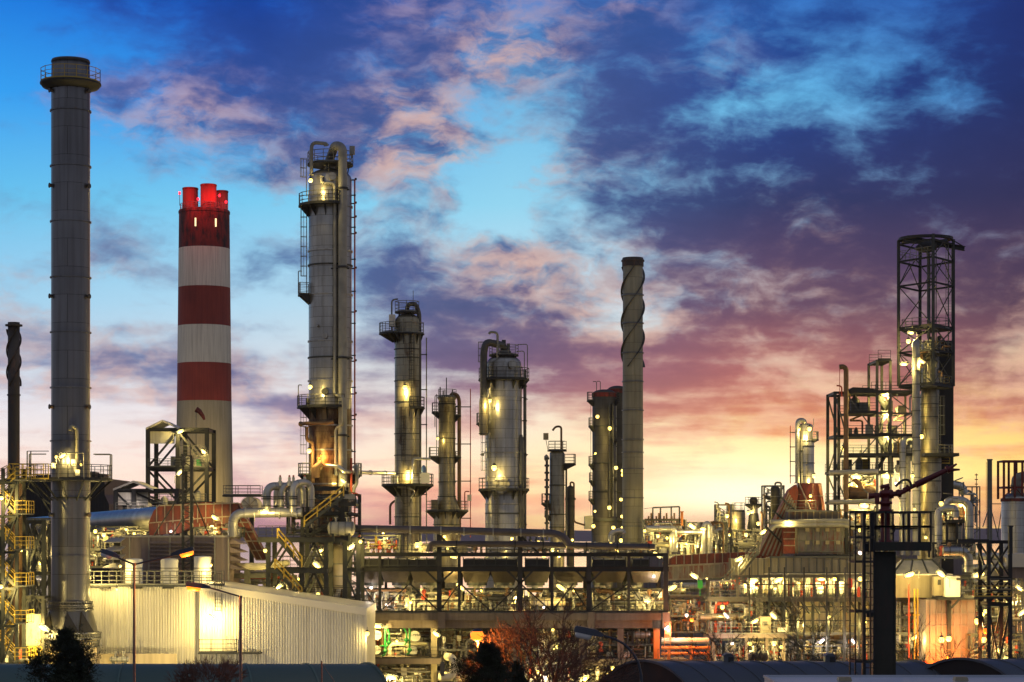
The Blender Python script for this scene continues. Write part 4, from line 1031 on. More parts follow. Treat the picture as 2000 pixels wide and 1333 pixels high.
def transfer_line():
    Y=240;t=thing('transfer_pipe','straight horizontal pipe bridging the stained column and the slim lit column','pipe',W(718,925,Y))
    p0=W(634,909,242);p1=W(662,911,240.5);p2=W(672,922,240.5);p3=W(770,925,262)
    m=MB();m.tube([p0,p1,p2,p3],.22,14,True,.6);m.build('pipe_run',M['pipe'],t)
    for f in (.2,.5,.8):
        q=p2.lerp(p3,f);m=MB();d=(p3-p2).normalized();m.tube([q,q+d*.12],.3,14);m.build('flange',M['pipe'],t)
transfer_line()
def red_riser():
    Y=243;t=thing('red_fire_riser','thin red fire water pipe stepping down right of the stained column','pipe',W(700,1050,Y))
    m=MB();m.tube([W(686,895,Y),W(686,958,Y),W(691,964,Y),W(699,966,Y),W(702,975,Y),W(702,1100,Y)],.14,10,True,.3);m.build('pipe_run',M['red_pipe'],t)
    m=MB();m.tube([W(690,915,Y),W(697,908,Y),W(697,945,Y),W(692,953,Y),W(690,962,Y)],.2,10,True,.4);m.build('vent_loop',M['pipe_grey'],t)
red_riser()
def second_column():
    Y=265;S_=Y/F;c=(X(796,Y),Y);r=25*S_;z=lambda p:Z(p,Y);x=lambda p:X(p,Y)
    t=thing('distillation_column','slim lit column with two ladders, between the stained column and the short flared column','column',(c[0],c[1],0))
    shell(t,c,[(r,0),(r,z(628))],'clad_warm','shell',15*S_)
    for p in (683,700,745,786,848,890,970,1010): ringband(t,c,r,z(p),.10,.10,'steel')
    platform(t,c,r,33*S_,z(652),160,380,'steel_dark','galv',1.2,1.3,True,.07)
    q=c;platform(t,(c[0]-.5,Y),r*.8,48*S_,z(652),176,250,'steel_dark','galv',1.0,1.25,True,.07)
    platform(t,(x(795),Y),.4,24*S_,z(610),0,360,'steel_dark','galv',0,1.3,False,.07)
    for a in (-140,-60,60,140):
        m=MB();m.bar(polar(c,21*S_,a,z(611)),polar(c,r*.9,a,z(640)),.12);m.build('platform_leg',M['steel_dark'],t)
    pipe(t,[(x(795),Y-.3,z(612)),(x(797),Y-.9,z(596)),(x(812),Y-.6,z(594)),(x(819),Y-.3,z(612)),(x(819),Y-.3,z(1075))],.27,'pipe_dark',.8,name='overhead_vapour_pipe')
    pipe(t,[(x(766),Y-1,z(650)),(x(766),Y-1,z(588)),(x(778),Y-1,z(586))],.10,'galv',.4,name='vent_pipe',flanges=False)
    m=MB();m.tube([(x(807),Y,z(610)),(x(807),Y,z(568))],.04,6);m.build('lightning_rod',M['galv'],t)
    m=MB();m.box(x(761),x(773),Y-1.5,Y-.6,z(640),z(617));m.build('instrument_box',M['white'],t)
    rungs(t,c,r,-72,z(795),z(655),'rail_dark',True);rungs(t,c,r,-104,z(905),z(798),'rail_dark',True);rungs(t,c,r,-95,z(1075),z(948),'rail_dark',True)
    platform(t,c,r,34*S_,z(797),-80,10,'steel_dark','rail_dark',1.0,1.3,True,.07)
    platform(t,c,r,51*S_,z(948),0,360,'steel_dark','rail_dark',1.3,1.35,True,.07)
    vpipe(t,c,r,0,.75,.07,z(1070),z(660),'galv','conduit',6)
    for (a,b,h) in ((765,779,930),(820,840,925),(808,818,932)):
        m=MB();m.box(x(a),x(b),Y-2.6,Y-1.4,z(945),z(h));m.build('instrument_box',M['white'],t)
    pipe(t,[(x(808),Y-2.2,z(946)),(x(808),Y-2.2,z(897)),(x(842),Y-2.2,z(898))],.16,'pipe',.4,name='vent_pipe')
    m=MB();m.lathe([(.12,z(930)),(.28,z(925)),(.28,z(914)),(.1,z(910))],(x(829),Y-2.2),12);m.build('valve_actuator',noisy('blue_painted_actuator',(.03,.07,.22),(.05,.10,.3),2,.4),t)
    for (a,b) in ((770,985),(812,990)):
        m=MB();m.bar((x(a),Y-1.8,z(950)),(x(791 if a<790 else 800),Y-r,z(b)),.13);m.build('strut',M['steel_lit'],t)
    pipe(t,[(x(773),Y-2,z(952)),(x(800),Y-2.2,z(954)),(x(812),Y-2,z(960)),(x(803),Y-1.8,z(975))],.12,'pipe',.3,flanges=False)
second_column()
def third_column():
    Y=272;S_=Y/F;c=(X(873,Y),Y);r=16.5*S_;z=lambda p:Z(p,Y);x=lambda p:X(p,Y)
    t=thing('distillation_column','short yellowish column flaring out near its base, with a thin side pipe','column',(c[0],c[1],0))
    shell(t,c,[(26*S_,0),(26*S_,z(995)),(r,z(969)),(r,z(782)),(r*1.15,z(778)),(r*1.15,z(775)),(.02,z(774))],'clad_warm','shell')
    for p in (790,857,895,942,970,996,1025): ringband(t,c,r if p<990 else 26*S_,z(p),.12,.10,'steel')
    platform(t,c,r*.5,19*S_,z(775),0,360,'steel','galv',0,.9,False,.05)
    m=MB();m.tube([(x(872),Y,z(775)),(x(872),Y,z(738))],.07,6);m.build('lightning_rod',M['pipe_dark'],t)
    for a,h in ((860,757),(866,764),(884,762)):
        m=MB();m.tube([(x(a),Y-.6,z(775)),(x(a),Y-.6,z(h))],.09,6);m.build('vent_stub',M['galv'],t)
    davit(t,Vector((x(850),Y-.8,z(835))),4.0,.5,1)
    pipe(t,[(x(880),Y,z(776)),(x(882),Y-.1,z(770)),(x(893),Y-.2,z(771)),(x(897),Y-.2,z(782)),(x(897),Y-.2,z(1050))],.24,'pipe_brown',.6,name='overhead_vapour_pipe')
    vpipe(t,c,r,0,1.9,.06,z(1050),z(760),'red_pipe','fire_main',4)
    platform(t,c,r,30*S_,z(806),165,200,'steel_dark','galv',.7,1.2,True,.06);platform(t,c,r,36*S_,z(893),165,205,'steel_dark','galv',.8,1.2,True,.06)
    platform(t,c,r,28*S_,z(812),-20,15,'steel_dark','galv',.7,1.2,True,.06);platform(t,c,r,28*S_,z(893),-20,15,'steel_dark','galv',.7,.7,True,.06)
    rungs(t,c,r,176,z(893),z(770),'pipe_dark',False)
    platform(t,c,26*S_,42*S_,z(998),170,390,'steel_dark','galv',.9,1.2,True,.06)
    m=MB();m.box(x(843),x(856),Y-1.8,Y-1,z(996),z(977));m.build('instrument_box',M['panel_cream'],t)
    pipe(t,[(x(908),Y-1,z(998)),(x(908),Y-1,z(960)),(x(917),Y-1,z(961))],.07,'red_pipe',.3,flanges=False);m=MB();m.box(x(913),x(921),Y-1.3,Y-.8,z(979),z(967));m.build('sign_box',M['white'],t)
third_column()
def fourth_column():
    Y=262;S_=Y/F;c=(X(984,Y),Y);r=35.5*S_;z=lambda p:Z(p,Y);x=lambda p:X(p,Y)
    t=thing('distillation_column','stout bright silver column with domed top and dark gooseneck pipe, in the centre','column',(c[0],c[1],0))
    shell(t,c,[(r*1.02,0),(r*1.02,z(985)),(r,z(984)),(r,z(745)),(r*.97,z(712))],'clad','shell',19*S_)
    for p in (718,777,885,985,1003): ringband(t,c,r,z(p),.11,.10,'clad' if p!=1003 else 'steel')
    platform(t,c,r,50*S_,z(742),0,360,'steel_dark','rail_dark',1.1,1.35,True,.07)
    platform(t,c,.6,29*S_,z(694),0,360,'steel_dark','galv',0,1.2,False,.06)
    for a in (-150,-90,-30,40,140):
        m=MB();m.bar(polar(c,27*S_,a,z(695)),polar(c,r*.7,a,z(705)),.12);m.build('platform_leg',M['steel_dark'],t)
    m=MB();m.lathe([(.7,z(700)),(.7,z(690)),(.9,z(689)),(.9,z(686)),(.1,z(685))],c,16);m.build('head_nozzle',M['pipe_grey'],t)
    pipe(t,[(c[0],Y-.2,z(690)),(c[0],Y-.5,z(676)),(x(950),Y-r*.9,z(671)),(x(945),Y-r*.9,z(690)),(x(945),Y-r*.9,z(850))],.44,'pipe_dark',1.0,name='overhead_vapour_pipe')
    m=MB();m.lathe([(.5,z(852)),(.55,z(845)),(.55,z(790)),(.5,z(782)),(.4,z(778))],(x(945),Y-r*.9),16);m.build('knockout_pot',M['clad_warm'],t)
    pipe(t,[(x(972),Y-1.5,z(720)),(x(972),Y-1.5,z(652)),(x(958),Y-1.5,z(651)),(x(955),Y-1.5,z(655))],.15,'pipe_grey',.5,name='vent_pipe',flanges=False)
    for a,b,h in ((980,988,665),(990,996,672)):
        m=MB();m.box(x(a),x(b),Y-.6,Y,z(690),z(h));m.build('valve_block',M['pipe_dark'],t)
    vpipe(t,c,r,0,.35,.2,z(1060),z(722),'pipe_dark','drain_pipe',5)
    m=MB();m.lathe([(.3,z(1060)),(.42,z(1050)),(.42,z(862)),(.2,z(850))],(x(1017),Y-.9),14);m.build('side_vessel',M['pipe_dark'],t)
    platform(t,c,r,54*S_,z(828),168,205,'steel_dark','galv',1.0,1.25,True,.06)
    platform(t,c,r,50*S_,z(957),0,360,'steel_dark','rail_dark',1.1,1.4,True,.07)
    rungs(t,c,r,-150,z(955),z(830),'pipe_dark',True);rungs(t,c,r,-112,z(1060),z(958),'pipe_dark',True);rungs(t,c,r,172,z(742),z(668),'galv',True)
    nozzle(t,c,r,-97,z(948),.85,'clad');nozzle(t,c,r,-120,z(798),.12,'steel');nozzle(t,c,r,-65,z(715),.4,'clad')
    for p in (777,885):
        for s,px in ((-1,943),(1,1026)):
            m=MB();m.bar((x(984+s*36),Y-.5,z(p)),(x(px+s*5),Y-.5,z(p+4)),.1);m.tube([(x(px),Y-.5,z(p+6)),(x(px),Y-.5,z(p+1))],.16,8);m.build('fitting',M['steel'],t)
    davit(t,Vector((x(1024),Y-2.0,z(740))),3.2,-.9,1);davit(t,Vector((x(1030),Y-1.4,z(742))),4.2,-1.2,1)
fourth_column()
def fifth_column():
    Y=285;S_=Y/F;c=(X(1088,Y),Y);r=14.5*S_;z=lambda p:Z(p,Y);x=lambda p:X(p,Y)
    t=thing('distillation_column','shortest thin yellow-lit column, between the stout silver column and the twin dark columns','column',(c[0],c[1],0))
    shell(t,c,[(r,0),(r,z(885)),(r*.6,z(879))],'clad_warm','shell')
    for p in (948,1005,1030): ringband(t,c,r,z(p),.12,.10,'steel')
    platform(t,c,r*.3,19*S_,z(880),0,360,'steel_dark','galv',0,1.2,False,.06)
    pipe(t,[(x(1096),Y-.8,z(880)),(x(1096),Y-.8,z(834)),(x(1085),Y-.8,z(834)),(x(1079),Y-.8,z(842))],.14,'pipe_brown',.5,name='vent_pipe',flanges=False)
    m=MB();m.box(x(1061),x(1071),Y-1.2,Y-.5,z(860),z(847));m.bar((x(1066),Y-.9,z(860)),(x(1070),Y-.9,z(880)),.08);m.build('antenna_box',M['panel_cream'],t)
    platform(t,c,r,37*S_,z(907),-28,14,'steel_dark','galv',.7,1.3,True,.06)
    platform(t,c,r,31*S_,z(984),165,200,'steel_dark','galv',.8,1.3,True,.06);platform(t,c,r,25*S_,z(1008),165,200,'steel_dark','galv',.6,.7,True,.06)
    m=MB();px=x(1068)
    m.tube([(px,Y-.4,z(1055)),(px,Y-.4,z(895))],.18,10)
    for p in range(898,1050,14): m.tube([(px,Y-.4,z(p)),(px,Y-.4,z(p-4))],.34,10)
    m.build('jacketed_pipe',M['pipe_dark'],t)
    m=MB();m.lathe([(.05,z(903)),(.3,z(898)),(.3,z(892)),(.05,z(888))],(x(1067),Y-.4),12);m.build('vent_cap',M['pipe_grey'],t)
    pipe(t,[(x(1106),Y,z(1055)),(x(1106),Y,z(915)),(x(1110),Y,z(912)),(x(1110),Y,z(905))],.13,'pipe_dark',.3)
    rungs(t,c,r,5,z(1055),z(910),'pipe_dark',False)
    Y2=288;c2=(X(1114,Y2),Y2);t=thing('slim_vessel','thin dark vessel with a looped pipe right beside the shortest column','vessel',(c2[0],c2[1],0))
    shell(t,c2,[(.52,0),(.52,Z(956,Y2))],'clad_dark','shell',.5);ringband(t,c2,.52,Z(990,Y2),.2,.1,'steel');ringband(t,c2,.52,Z(975,Y2),.3,.2,'steel')
    pipe(t,[(c2[0],Y2,Z(950,Y2)),(c2[0],Y2,Z(942,Y2)),(X(1121,Y2),Y2,Z(943,Y2)),(X(1121,Y2),Y2,Z(1020,Y2)),(X(1142,Y2),Y2,Z(1026,Y2))],.12,'pipe_brown',.4)
fifth_column()
def twin_columns():
    Y=310;S_=Y/F;z=lambda p:Z(p,Y);x=lambda p:X(p,Y)
    for px,rp,top,lab,Yo,grp in ((1180,23,770,'left one of the twin dark columns, wider and slightly shorter',0,1),(1208,20,760,'right one of the twin dark columns, half behind the strake chimney',3,1)):
        c=(x(px),Y+Yo);r=rp*S_;t=thing('dark_column',lab,'column',(c[0],c[1],0))
        shell(t,c,[(r*1.1,0),(r*1.1,z(1017)),(r,z(1016)),(r,z(top))],'clad_dark','shell',9*S_)
        ringband(t,c,r,z(top+2),.6,.08,'red_soot');ringband(t,c,r,z(1016),.4,.25,'steel')
        for p in (833,905,960): ringband(t,c,r,z(p),.15,.1,'steel')
        if Yo==0:
            for p,w in ((783,34),(833,31),(908,31),(940,30),(976,31)): platform(t,c,r,w*S_,z(p),165,205,'steel_dark','galv',.7,1.2,True,.06)
            platform(t,c,r,30*S_,z(783),-30,20,'steel_dark','rail_dark',.7,1.2,True,.06)
            for p in (860,935): platform(t,c,r,27*S_,z(p),-70,-20,'steel_dark','rail_dark',.7,1.2,True,.06)
            rungs(t,c,r,178,z(1010),z(785),'galv',False)
            vpipe(t,c,r,-70,.2,.1,z(1010),z(790),'pipe_dark','drain_pipe',4);vpipe(t,c,r,-50,.2,.16,z(1010),z(790),'pipe_dark','drain_pipe',4)
            for a in (-160,-120): davit(t,polar(c,r*.7,a,z(770)),1.8,.5,-1)
            m=MB();m.box(x(1141),x(1158),Y-1,Y+1,z(1034),z(1009));m.prism([(x(1140),Y-1.1,z(1009)),(x(1158),Y-1.1,z(1007)),(x(1158),Y-1.1,z(1009.5))],(0,1,0),2.2);m.build('analyser_hut',M['pipe_grey'],t)
        else:
            vpipe(t,c,r,-100,.2,.12,z(1010),z(790),'pipe_grey','drain_pipe',4)
twin_columns()
# ================================================================ CENTRE: MANIFOLD STRUCTURE
def manifold_structure():
    Y=224;z=lambda p:Z(p,Y);x=lambda p:X(p,Y);D=6
    t=thing('steel_structure','dark three-storey steel structure with yellow stairs right of the beige shed','steel structure',(x(600),Y,0))
    frame(t,[x(524),x(589),x(637)],[Y,Y+D],[0,z(1168),z(1110),z(1052)],.46,'steel','V',faces='fb')
    frame(t,[x(674),x(700)],[Y,Y+D],[0,z(1180),z(1110),z(1052)],.46,'steel','/',faces='f')
    for a,b,l in ((505,700,1052),(525,640,1112),(560,700,1172)):
        deck(t,x(a),x(b),Y-.9,Y+D+.5,z(l),.42,'steel','fb','rail_dark',rt=.06,h=1.3)
    # upper frame
    frame(t,[x(589),x(668)],[Y+1,Y+D],[z(1052),z(1000),z(950)],.4,'steel','/',faces='b')
    deck(t,x(592),x(668),Y+1,Y+D,z(1002),.25,'steel','f','rail_dark',rt=.06)
    deck(t,x(664),x(696),Y-.6,Y+3,z(984),.25,'steel_dark','f','rail_dark',rt=.08)
    m=MB();m.box(x(672),x(694),Y-.8,Y-.6,z(975),z(966));m.build('sign_board',M['pipe_grey'],t)
    for (a,b,nm) in (((597,1030),(673,970),1),((545,1052),(592,1108),0),((540,1112),(592,1168),0)):
        p=(x(a[0]),Y-1.7,z(a[1]));q=(x(b[0]),Y-1.7,z(b[1]))
        m=MB();m.stair(p,q,(0,.8,0));o=m.build('stair_flight',M['steel'],t)
        m=MB();m.stair_rail(p,q,(0,.8,0),1.1,.07);m.build('handrail',M['yellow'],o)
    m=MB();m.prism([(x(545),Y+2.2,z(985)),(x(595),Y+2.2,z(940)),(x(600),Y+2.2,z(940)),(x(552),Y+2.2,z(985))],(0,1,0),.2);m.build('brace',M['steel'],t)
    return t
manifold_structure()
def manifold():
    Y=222;z=lambda p:Z(p,Y);x=lambda p:X(p,Y)
    t=thing('gooseneck_header','long silver header pipe bending down at its left end beside the red duct','pipe',(x(500),Y,z(1046)))
    m=MB();m.tube([(x(455),Y,z(1049)),(x(455),Y,z(1003)),(x(590),Y,z(1001))],.50,18,True,1.4,8);m.build('pipe_run',M['pipe'],t)
    for p in (478,545,578):
        m=MB();m.tube([(x(p),Y,z(1002.6)),(x(p)+.12,Y,z(1002.6))],.6,18);m.build('flange',M['pipe'],t)
    tg='inverted U pipes over the header'
    for i,(a,top,off,rr) in enumerate(((521,950,0,.42),(537,948,1.2,.30),(549,947,.4,.30),(573,943,-.4,.34))):
        t=thing('inverted_u_pipe',['thickest inverted U pipe, leftmost of the four rising from the header','thin inverted U pipe, second from left of the four over the header','thin inverted U pipe, third from left of the four over the header','inverted U pipe nearest the stained column of the four over the header'][i],'pipe',(x(a),Y+off,z(1000)),tg)
        m=MB();m.tube([(x(a),Y+off,z(1001)),(x(a),Y+off,z(top)),(x(min(606,a+40)),Y+off+1.5,z(top-1)),(x(min(606,a+40)),Y+off+1.5,z(990))],rr,16,True,1.0,7);m.build('pipe_run',M['pipe'],t)
        for zz in (972,976,990):
            m=MB();m.tube([(x(a),Y+off,z(zz)),(x(a),Y+off,z(zz)+.12)],rr*1.4,16);m.build('flange',M['steel'],t)
    for i,px in enumerate((546,564,572,594)):
        t=thing('relief_valve',['leftmost slender relief valve standing on the inverted U pipes','second slender relief valve from left on the inverted U pipes','third slender relief valve from left on the inverted U pipes','slender relief valve standing by itself nearest the stained column'][i],'valve',(x(px),Y+.6,z(948)),'relief valves on the inverted U pipes')
        c=(x(px),Y+.6);m=MB();m.lathe([(.22,z(949)),(.22,z(940)),(.13,z(939)),(.16,z(934)),(.05,z(929))],c,10);m.build('body',M['pipe_cream'],t);m=MB();m.lathe([(.10,z(933)),(.10,z(929)),(.02,z(928))],c,8);m.build('cap',M['red_pipe'],t)
manifold()
hvessel(640,694,1033,223,13.5,'grey drum with flat round end beside the foot of the stained column','pipe_grey',cat='drum')
def low_line():
    Y=226;t=thing('sleeved_pipe','short cream pipe run on a T support right of the louvred building','pipe',W(500,1130,Y))
    m=MB();m.tube([W(462,1107,Y),W(525,1107,Y),W(560,1100,Y+4)],.38,14,True,.6);m.build('pipe_run',M['pipe_cream'],t)
    m=MB();m.bar(W(483,1140,Y),W(483,1114,Y),.6);m.bar(W(448,1125,Y),W(530,1125,Y),.5);m.build('support',M['steel_lit'],t)
low_line()
pipework(455,600,1112,1165,233,31,'warm lit pipework behind the dark steel structure, low beside the shed roof',18,.08,.25,['pipe_cream','pipe','pipe_grey','pipe_brown','red_pipe'],floors=2,valves=12)
pipework(592,700,1060,1180,236,32,'pipes and valves under the stained column',18,.08,.28,['pipe_cream','pipe','pipe_dark','pipe_brown','red_pipe'],floors=3,valves=12)
drum(648,1062,1150,232,30,'wide cream skirt vessel under the stained column','panel_cream',rings=2,legs=False,topstuff=False)
pipework(560,700,965,1045,231,33,'upper pipework around the foot of the stained column',18,.07,.22,['pipe_grey','pipe','pipe_dark','pipe_brown'],floors=2,valves=10,fmat='steel')
# ================================================================ CENTRE: AIR COOLER TABLE
def cooler_table():
    Y=230;z=lambda p:Z(p,Y);x=lambda p:X(p,Y);D=11
    t=thing('air_cooler_deck','long raised air cooler bank on dark steel legs in the centre of the plant','air cooler',(x(1000),Y,z(1197)))
    cols=[706,742,858,897,1016,1078,1150,1228,1300]
    for i,p in enumerate(cols):
        for dy in (0,D):
            m=MB();wd=.5 if p in (858,1016,1150,1300) else .3;m.ibeam((x(p),Y+dy,z(1196)),(x(p),Y+dy,z(1082 if p not in (858,1016) else 1044) if dy==0 else z(1112)),wd,wd);m.build('leg',M['steel_dark'],t)
    m=MB();m.ibeam((x(698),Y-.05,z(1084)),(x(1304),Y-.05,z(1084)),.3,.36);m.build('top_beam',M['steel_dark'],t)
    m=MB();m.ibeam((x(694),Y-.05,z(1112)),(x(1306),Y-.05,z(1112)),.4,.5);m.build('bottom_beam',M['steel_dark'],t)
    for a,b in ((702,852),(866,893),(905,1010),(1026,1072),(1086,1144),(1158,1222),(1236,1268)):
        m=MB();
        if (a,b) in ((866,893),(1086,1144)): continue
        m.box(x(a),x(b),Y+.3,Y+D,z(1109),z(1093));m.build('tube_bundle',M['steel_dark'],t)
        m=MB();n=max(2,int((b-a)/18))
        for i in range(n+1):
            q=x(a)+(x(b)-x(a))*i/n;m.bar((q,Y+.2,z(1109)),(q,Y+.2,z(1089)),.12)
        m.bar((x(a),Y+.15,z(1105)),(x(b),Y+.15,z(1105)),.16);m.build('side_frame',M['steel'],t)
    for a in (726,782,838,930,985,1045,1110,1180,1240):
        c=(x(a),Y+3.2);m=MB();m.lathe([(20*Y/F,z(1145)),(20*Y/F,z(1139)),(31*Y/F,z(1117))],c,24,caps=False);m.build('fan_cone',M['steel'],t)
        m=MB();m.lathe([(.35,z(1150)),(.35,z(1136)),(.1,z(1134))],c,10);m.bar((c[0]-.9,c[1],z(1147)),(c[0]+.9,c[1],z(1147)),.2);m.build('fan_motor',M['pipe_grey'],t)
    for a,b in ((703,742),(742,800),(800,857),(864,896),(900,958),(958,1012),(1022,1076),(1082,1146),(1156,1226),(1232,1294)):
        m=MB();q=(b-a)*.12
        m.add([(x(a),Y+1.0,z(1113)),(x(b),Y+1.0,z(1113)),(x(b),Y+8.6,z(1113)),(x(a),Y+8.6,z(1113)),(x(a+q),Y+1.7,z(1139)),(x(b-q),Y+1.7,z(1139)),(x(b-q),Y+8,z(1139)),(x(a+q),Y+8,z(1139))],[(0,1,2,3),(7,6,5,4),(4,5,1,0),(5,6,2,1),(6,7,3,2),(7,4,0,3)]);m.build('plenum_hopper',M['plenum'],t)
    # plenum underside
    m=MB();m.box(x(700),x(1302),Y+1.2,Y+D-.2,z(1118),z(1114));m.build('plenum',M['clad_dark'],t)
    for a,b in ((742,706),(742,800),(858,800),(858,897),(960,897),(960,1016),(1078,1016),(1078,1120),(1150,1120),(1150,1228),(1265,1228),(1265,1300)):
        m=MB();m.bar((x(a),Y+.1,z(1195)),(x(b),Y+.1,z(1140)) if abs(a-b)>30 else (x(b),Y+.1,z(1150)),.15);m.build('brace',M['steel_dark'],t)
    for a,b in ((858,885),(858,833),(1016,1040),(1016,992),(1150,1175),(1150,1126)):
        m=MB();m.bar((x(a),Y-.15,z(1140)),(x(b),Y-.15,z(1116)),.2);m.build('brace',M['steel_dark'],t)
    m=MB();m.rail([(x(702),Y-.1,z(1082)),(x(1275),Y-.1,z(1082))],.9,sp=1.8,t=.05,mid=1);m.build('railing',M['steel'],t)
    # knee struts to the tall pipe posts
    for a in (858,1016):
        m=MB();m.bar((x(a),Y-.2,z(1046)),(x(a+40),Y-.2,z(1085)),.22);m.build('brace',M['steel_dark'],t)
    # walkway on the concrete frame
    m=MB();m.box(x(702),x(1308),Y-1.2,Y+D+1,z(1197.5),z(1195));o=m.build('walkway',M['grate'],t)
    m=MB();m.rail([(x(706),Y-1.1,z(1195)),(x(1304),Y-1.1,z(1195))],1.22,sp=1.15,t=.06,mid=1);m.build('railing',M['rail_dark'],o)
cooler_table()
def concrete_frame():
    Y=228.6;z=lambda p:Z(p,Y);x=lambda p:X(p,Y);D=14
    t=thing('concrete_frame','massive stained concrete frame carrying the air cooler bank','concrete frame',(x(1000),Y,0))
    m=MB();m.box(x(702),x(1308),Y,Y+.8,z(1212),z(1198));m.build('edge_beam',M['concrete'],t)
    m=MB();m.box(x(702),x(1306),Y+.8,Y+D,z(1228),z(1199));m.build('floor_slab',M['concrete'],t)
    for p in (862,1155,1301):
        m=MB();m.box(x(p-7),x(p+7),Y-.15,Y+.9,z(1228),z(1196.5));m.build('corbel',M['concrete'],t)
    for p,mt in ((713,'concrete'),(847,'panel_cream'),(1008,'concrete'),(1138,'concrete'),(1213,'concrete')):
        m=MB();m.box(x(p-6),x(p+6),Y+1,Y+2.2,0,z(1228.5));m.build('pillar',M[mt],t)
    m=MB();m.box(x(1278),x(1290),Y+1,Y+2.2,0,z(1228.5));m.build('pillar',M['orange'],t)
    # lower floor, left half
    m=MB();m.box(x(700),x(862),Y-.5,Y+5,z(1297),z(1286));m.build('lower_edge_beam',M['concrete'],t)
    m=MB();m.rail([(x(703),Y-.4,z(1286)),(x(860),Y-.4,z(1286))],1.2,sp=1.25,t=.06);m.build('railing',M['rail_dark'],t)
    m=MB();m.box(x(1138),x(1342),Y-.5,Y+4,z(1300),z(1288));m.build('lower_edge_beam',M['concrete'],t)
    m=MB();m.box(x(702),x(1300),Y+D+1,Y+D+1.3,0,z(1235));m.build('rear_wall',M['concrete_buff'],t)
concrete_frame()
def bridge_pipes():
    Y=228;z=lambda p:Z(p,Y);x=lambda p:X(p,Y)
    t=thing('overhead_pipe','long dark overhead pipe above the cooler bank, curving down at its right end','pipe',(x(900),Y,z(1050)))
    m=MB();m.tube([(x(693),Y,z(1033)),(x(860),Y,z(1036)),(x(1080),Y,z(1042)),(x(1100),Y,z(1048)),(x(1113),Y,z(1066))],.40,16,True,1.2,6);m.build('pipe_run',M['pipe_mauve'],t)
    for p in (735,800,860,905,962,1016,1060):
        m=MB();m.tube([(x(p),Y,z(1033.5+(p-693)*.022)),(x(p)+.14,Y,z(1033.5+(p-693)*.022))],.47,16);m.build('flange',M['pipe_grey'],t)
    t=thing('overhead_pipe','lower dark overhead pipe running just above the cooler bank rail to its right end','pipe',(x(1060),Y,z(1078)))
    m=MB();m.tube([(x(838),Y+1,z(1078)),(x(840),Y+1,z(1063)),(x(1000),Y+1,z(1063)),(x(1110),Y+1,z(1066)),(x(1280),Y+1,z(1069))],.33,16,True,.8,6);m.build('pipe_run',M['pipe_mauve'],t)
    for p in (890,1005,1060,1145,1205,1267):
        m=MB();m.tube([(x(p),Y+1,z(1063+max(0,p-1000)*.022)),(x(p)+.14,Y+1,z(1063+max(0,p-1000)*.022))],.42,16);m.bar((x(p),Y+1,z(1068)),(x(p),Y+1,z(1082)),.15);m.build('support',M['steel_dark'],t)
    for i,p in enumerate((1036,1048,1060)):
        t=thing('vent_valve',['leftmost','middle','rightmost'][i]+' of three small dark valves under the curved overhead pipe','valve',(x(p),Y+2.5,z(1070)),'small valves under the curved overhead pipe')
        m=MB();m.lathe([(.08,z(1070)),(.08,z(1058)),(.2,z(1057)),(.2,z(1053)),(.08,z(1052)),(.13,z(1049)),(.03,z(1047))],(x(p),Y+2.5),10);m.build('body',M['pipe_dark'],t)
bridge_pipes()
# exchangers with end plates on the lower floor
def exchanger(px,py,Y,rp,px2,label,txt=None,mat='white',mat2='panel_cream'):
    S_=Y/F;r=rp*S_;c=W(px,py,Y);t=thing('heat_exchanger',label,'heat exchanger',c-UP*r,'stacked heat exchangers on the lower concrete floor')
    m=MB();b=W(px2,py,Y+4.5);m.tube([c+Vector((0,.05,0)),b],r*.96,24);m.build('shell',M[mat2],t)
    m=MB();m.tube([c-Vector((0,.12,0)),c+Vector((0,.04,0))],r,28);m.build('end_plate',M[mat],t)
    for f in (.15,.5):
        m=MB();q=c.lerp(b,f);d=(b-c).normalized();m.tube([q,q+d*.15],r*1.04,24);m.build('flange',M['pipe_cream'],t)
    if txt: label_text(t,txt,c+Vector((0,-.135,.12)),r*.62)
exchanger(736,1241,231,9.5,712,'upper left heat exchanger end plate lettered in black, beside the shed corner','E-Y68A')
exchanger(735,1270,231,8.8,712,'lower left heat exchanger end plate lettered in black, beside the shed corner','E-Y68B')
exchanger(811,1243,231,10.5,792,'upper right lettered heat exchanger end plate behind the green pipes','E-Y69A')
exchanger(807,1271,231,9.0,790,'lower right lettered heat exchanger end plate behind the green pipes','E-Y69B')
def green_pipes():
    Y=229.8;t=thing('green_pipe','bright green water pipe with dropping branches over the heat exchangers','pipe',W(800,1280,Y))
    for P,r in (([(752,1281),(760,1281),(752.5,1276),(752.5,1228),(758,1225),(880,1225)],.13),([(755,1228),(760,1234),(760,1258),(757,1262),(742,1262)],.10),([(788,1226),(794,1236),(794,1255),(790,1260)],.10),([(800,1226),(800,1275),(794,1279)],.11)):
        if P[0]==(752,1281): P=[(746,1281),(752.5,1279),(752.5,1228),(758,1225),(880,1225)]
        m=MB();m.tube([W(a,b,Y) for a,b in P],r,10,True,.35,5);m.build('pipe_run',M['green_pipe'],t)
    for a,b in ((752.5,1272),(760,1255),(794,1250),(800,1270)):
        m=MB();m.lathe([(.12,Z(b+4,Y)),(.26,Z(b+1,Y)),(.26,Z(b-1,Y)),(.12,Z(b-4,Y))],(X(a,Y),Y),12);m.build('valve',M['green_pipe'],t)
green_pipes()
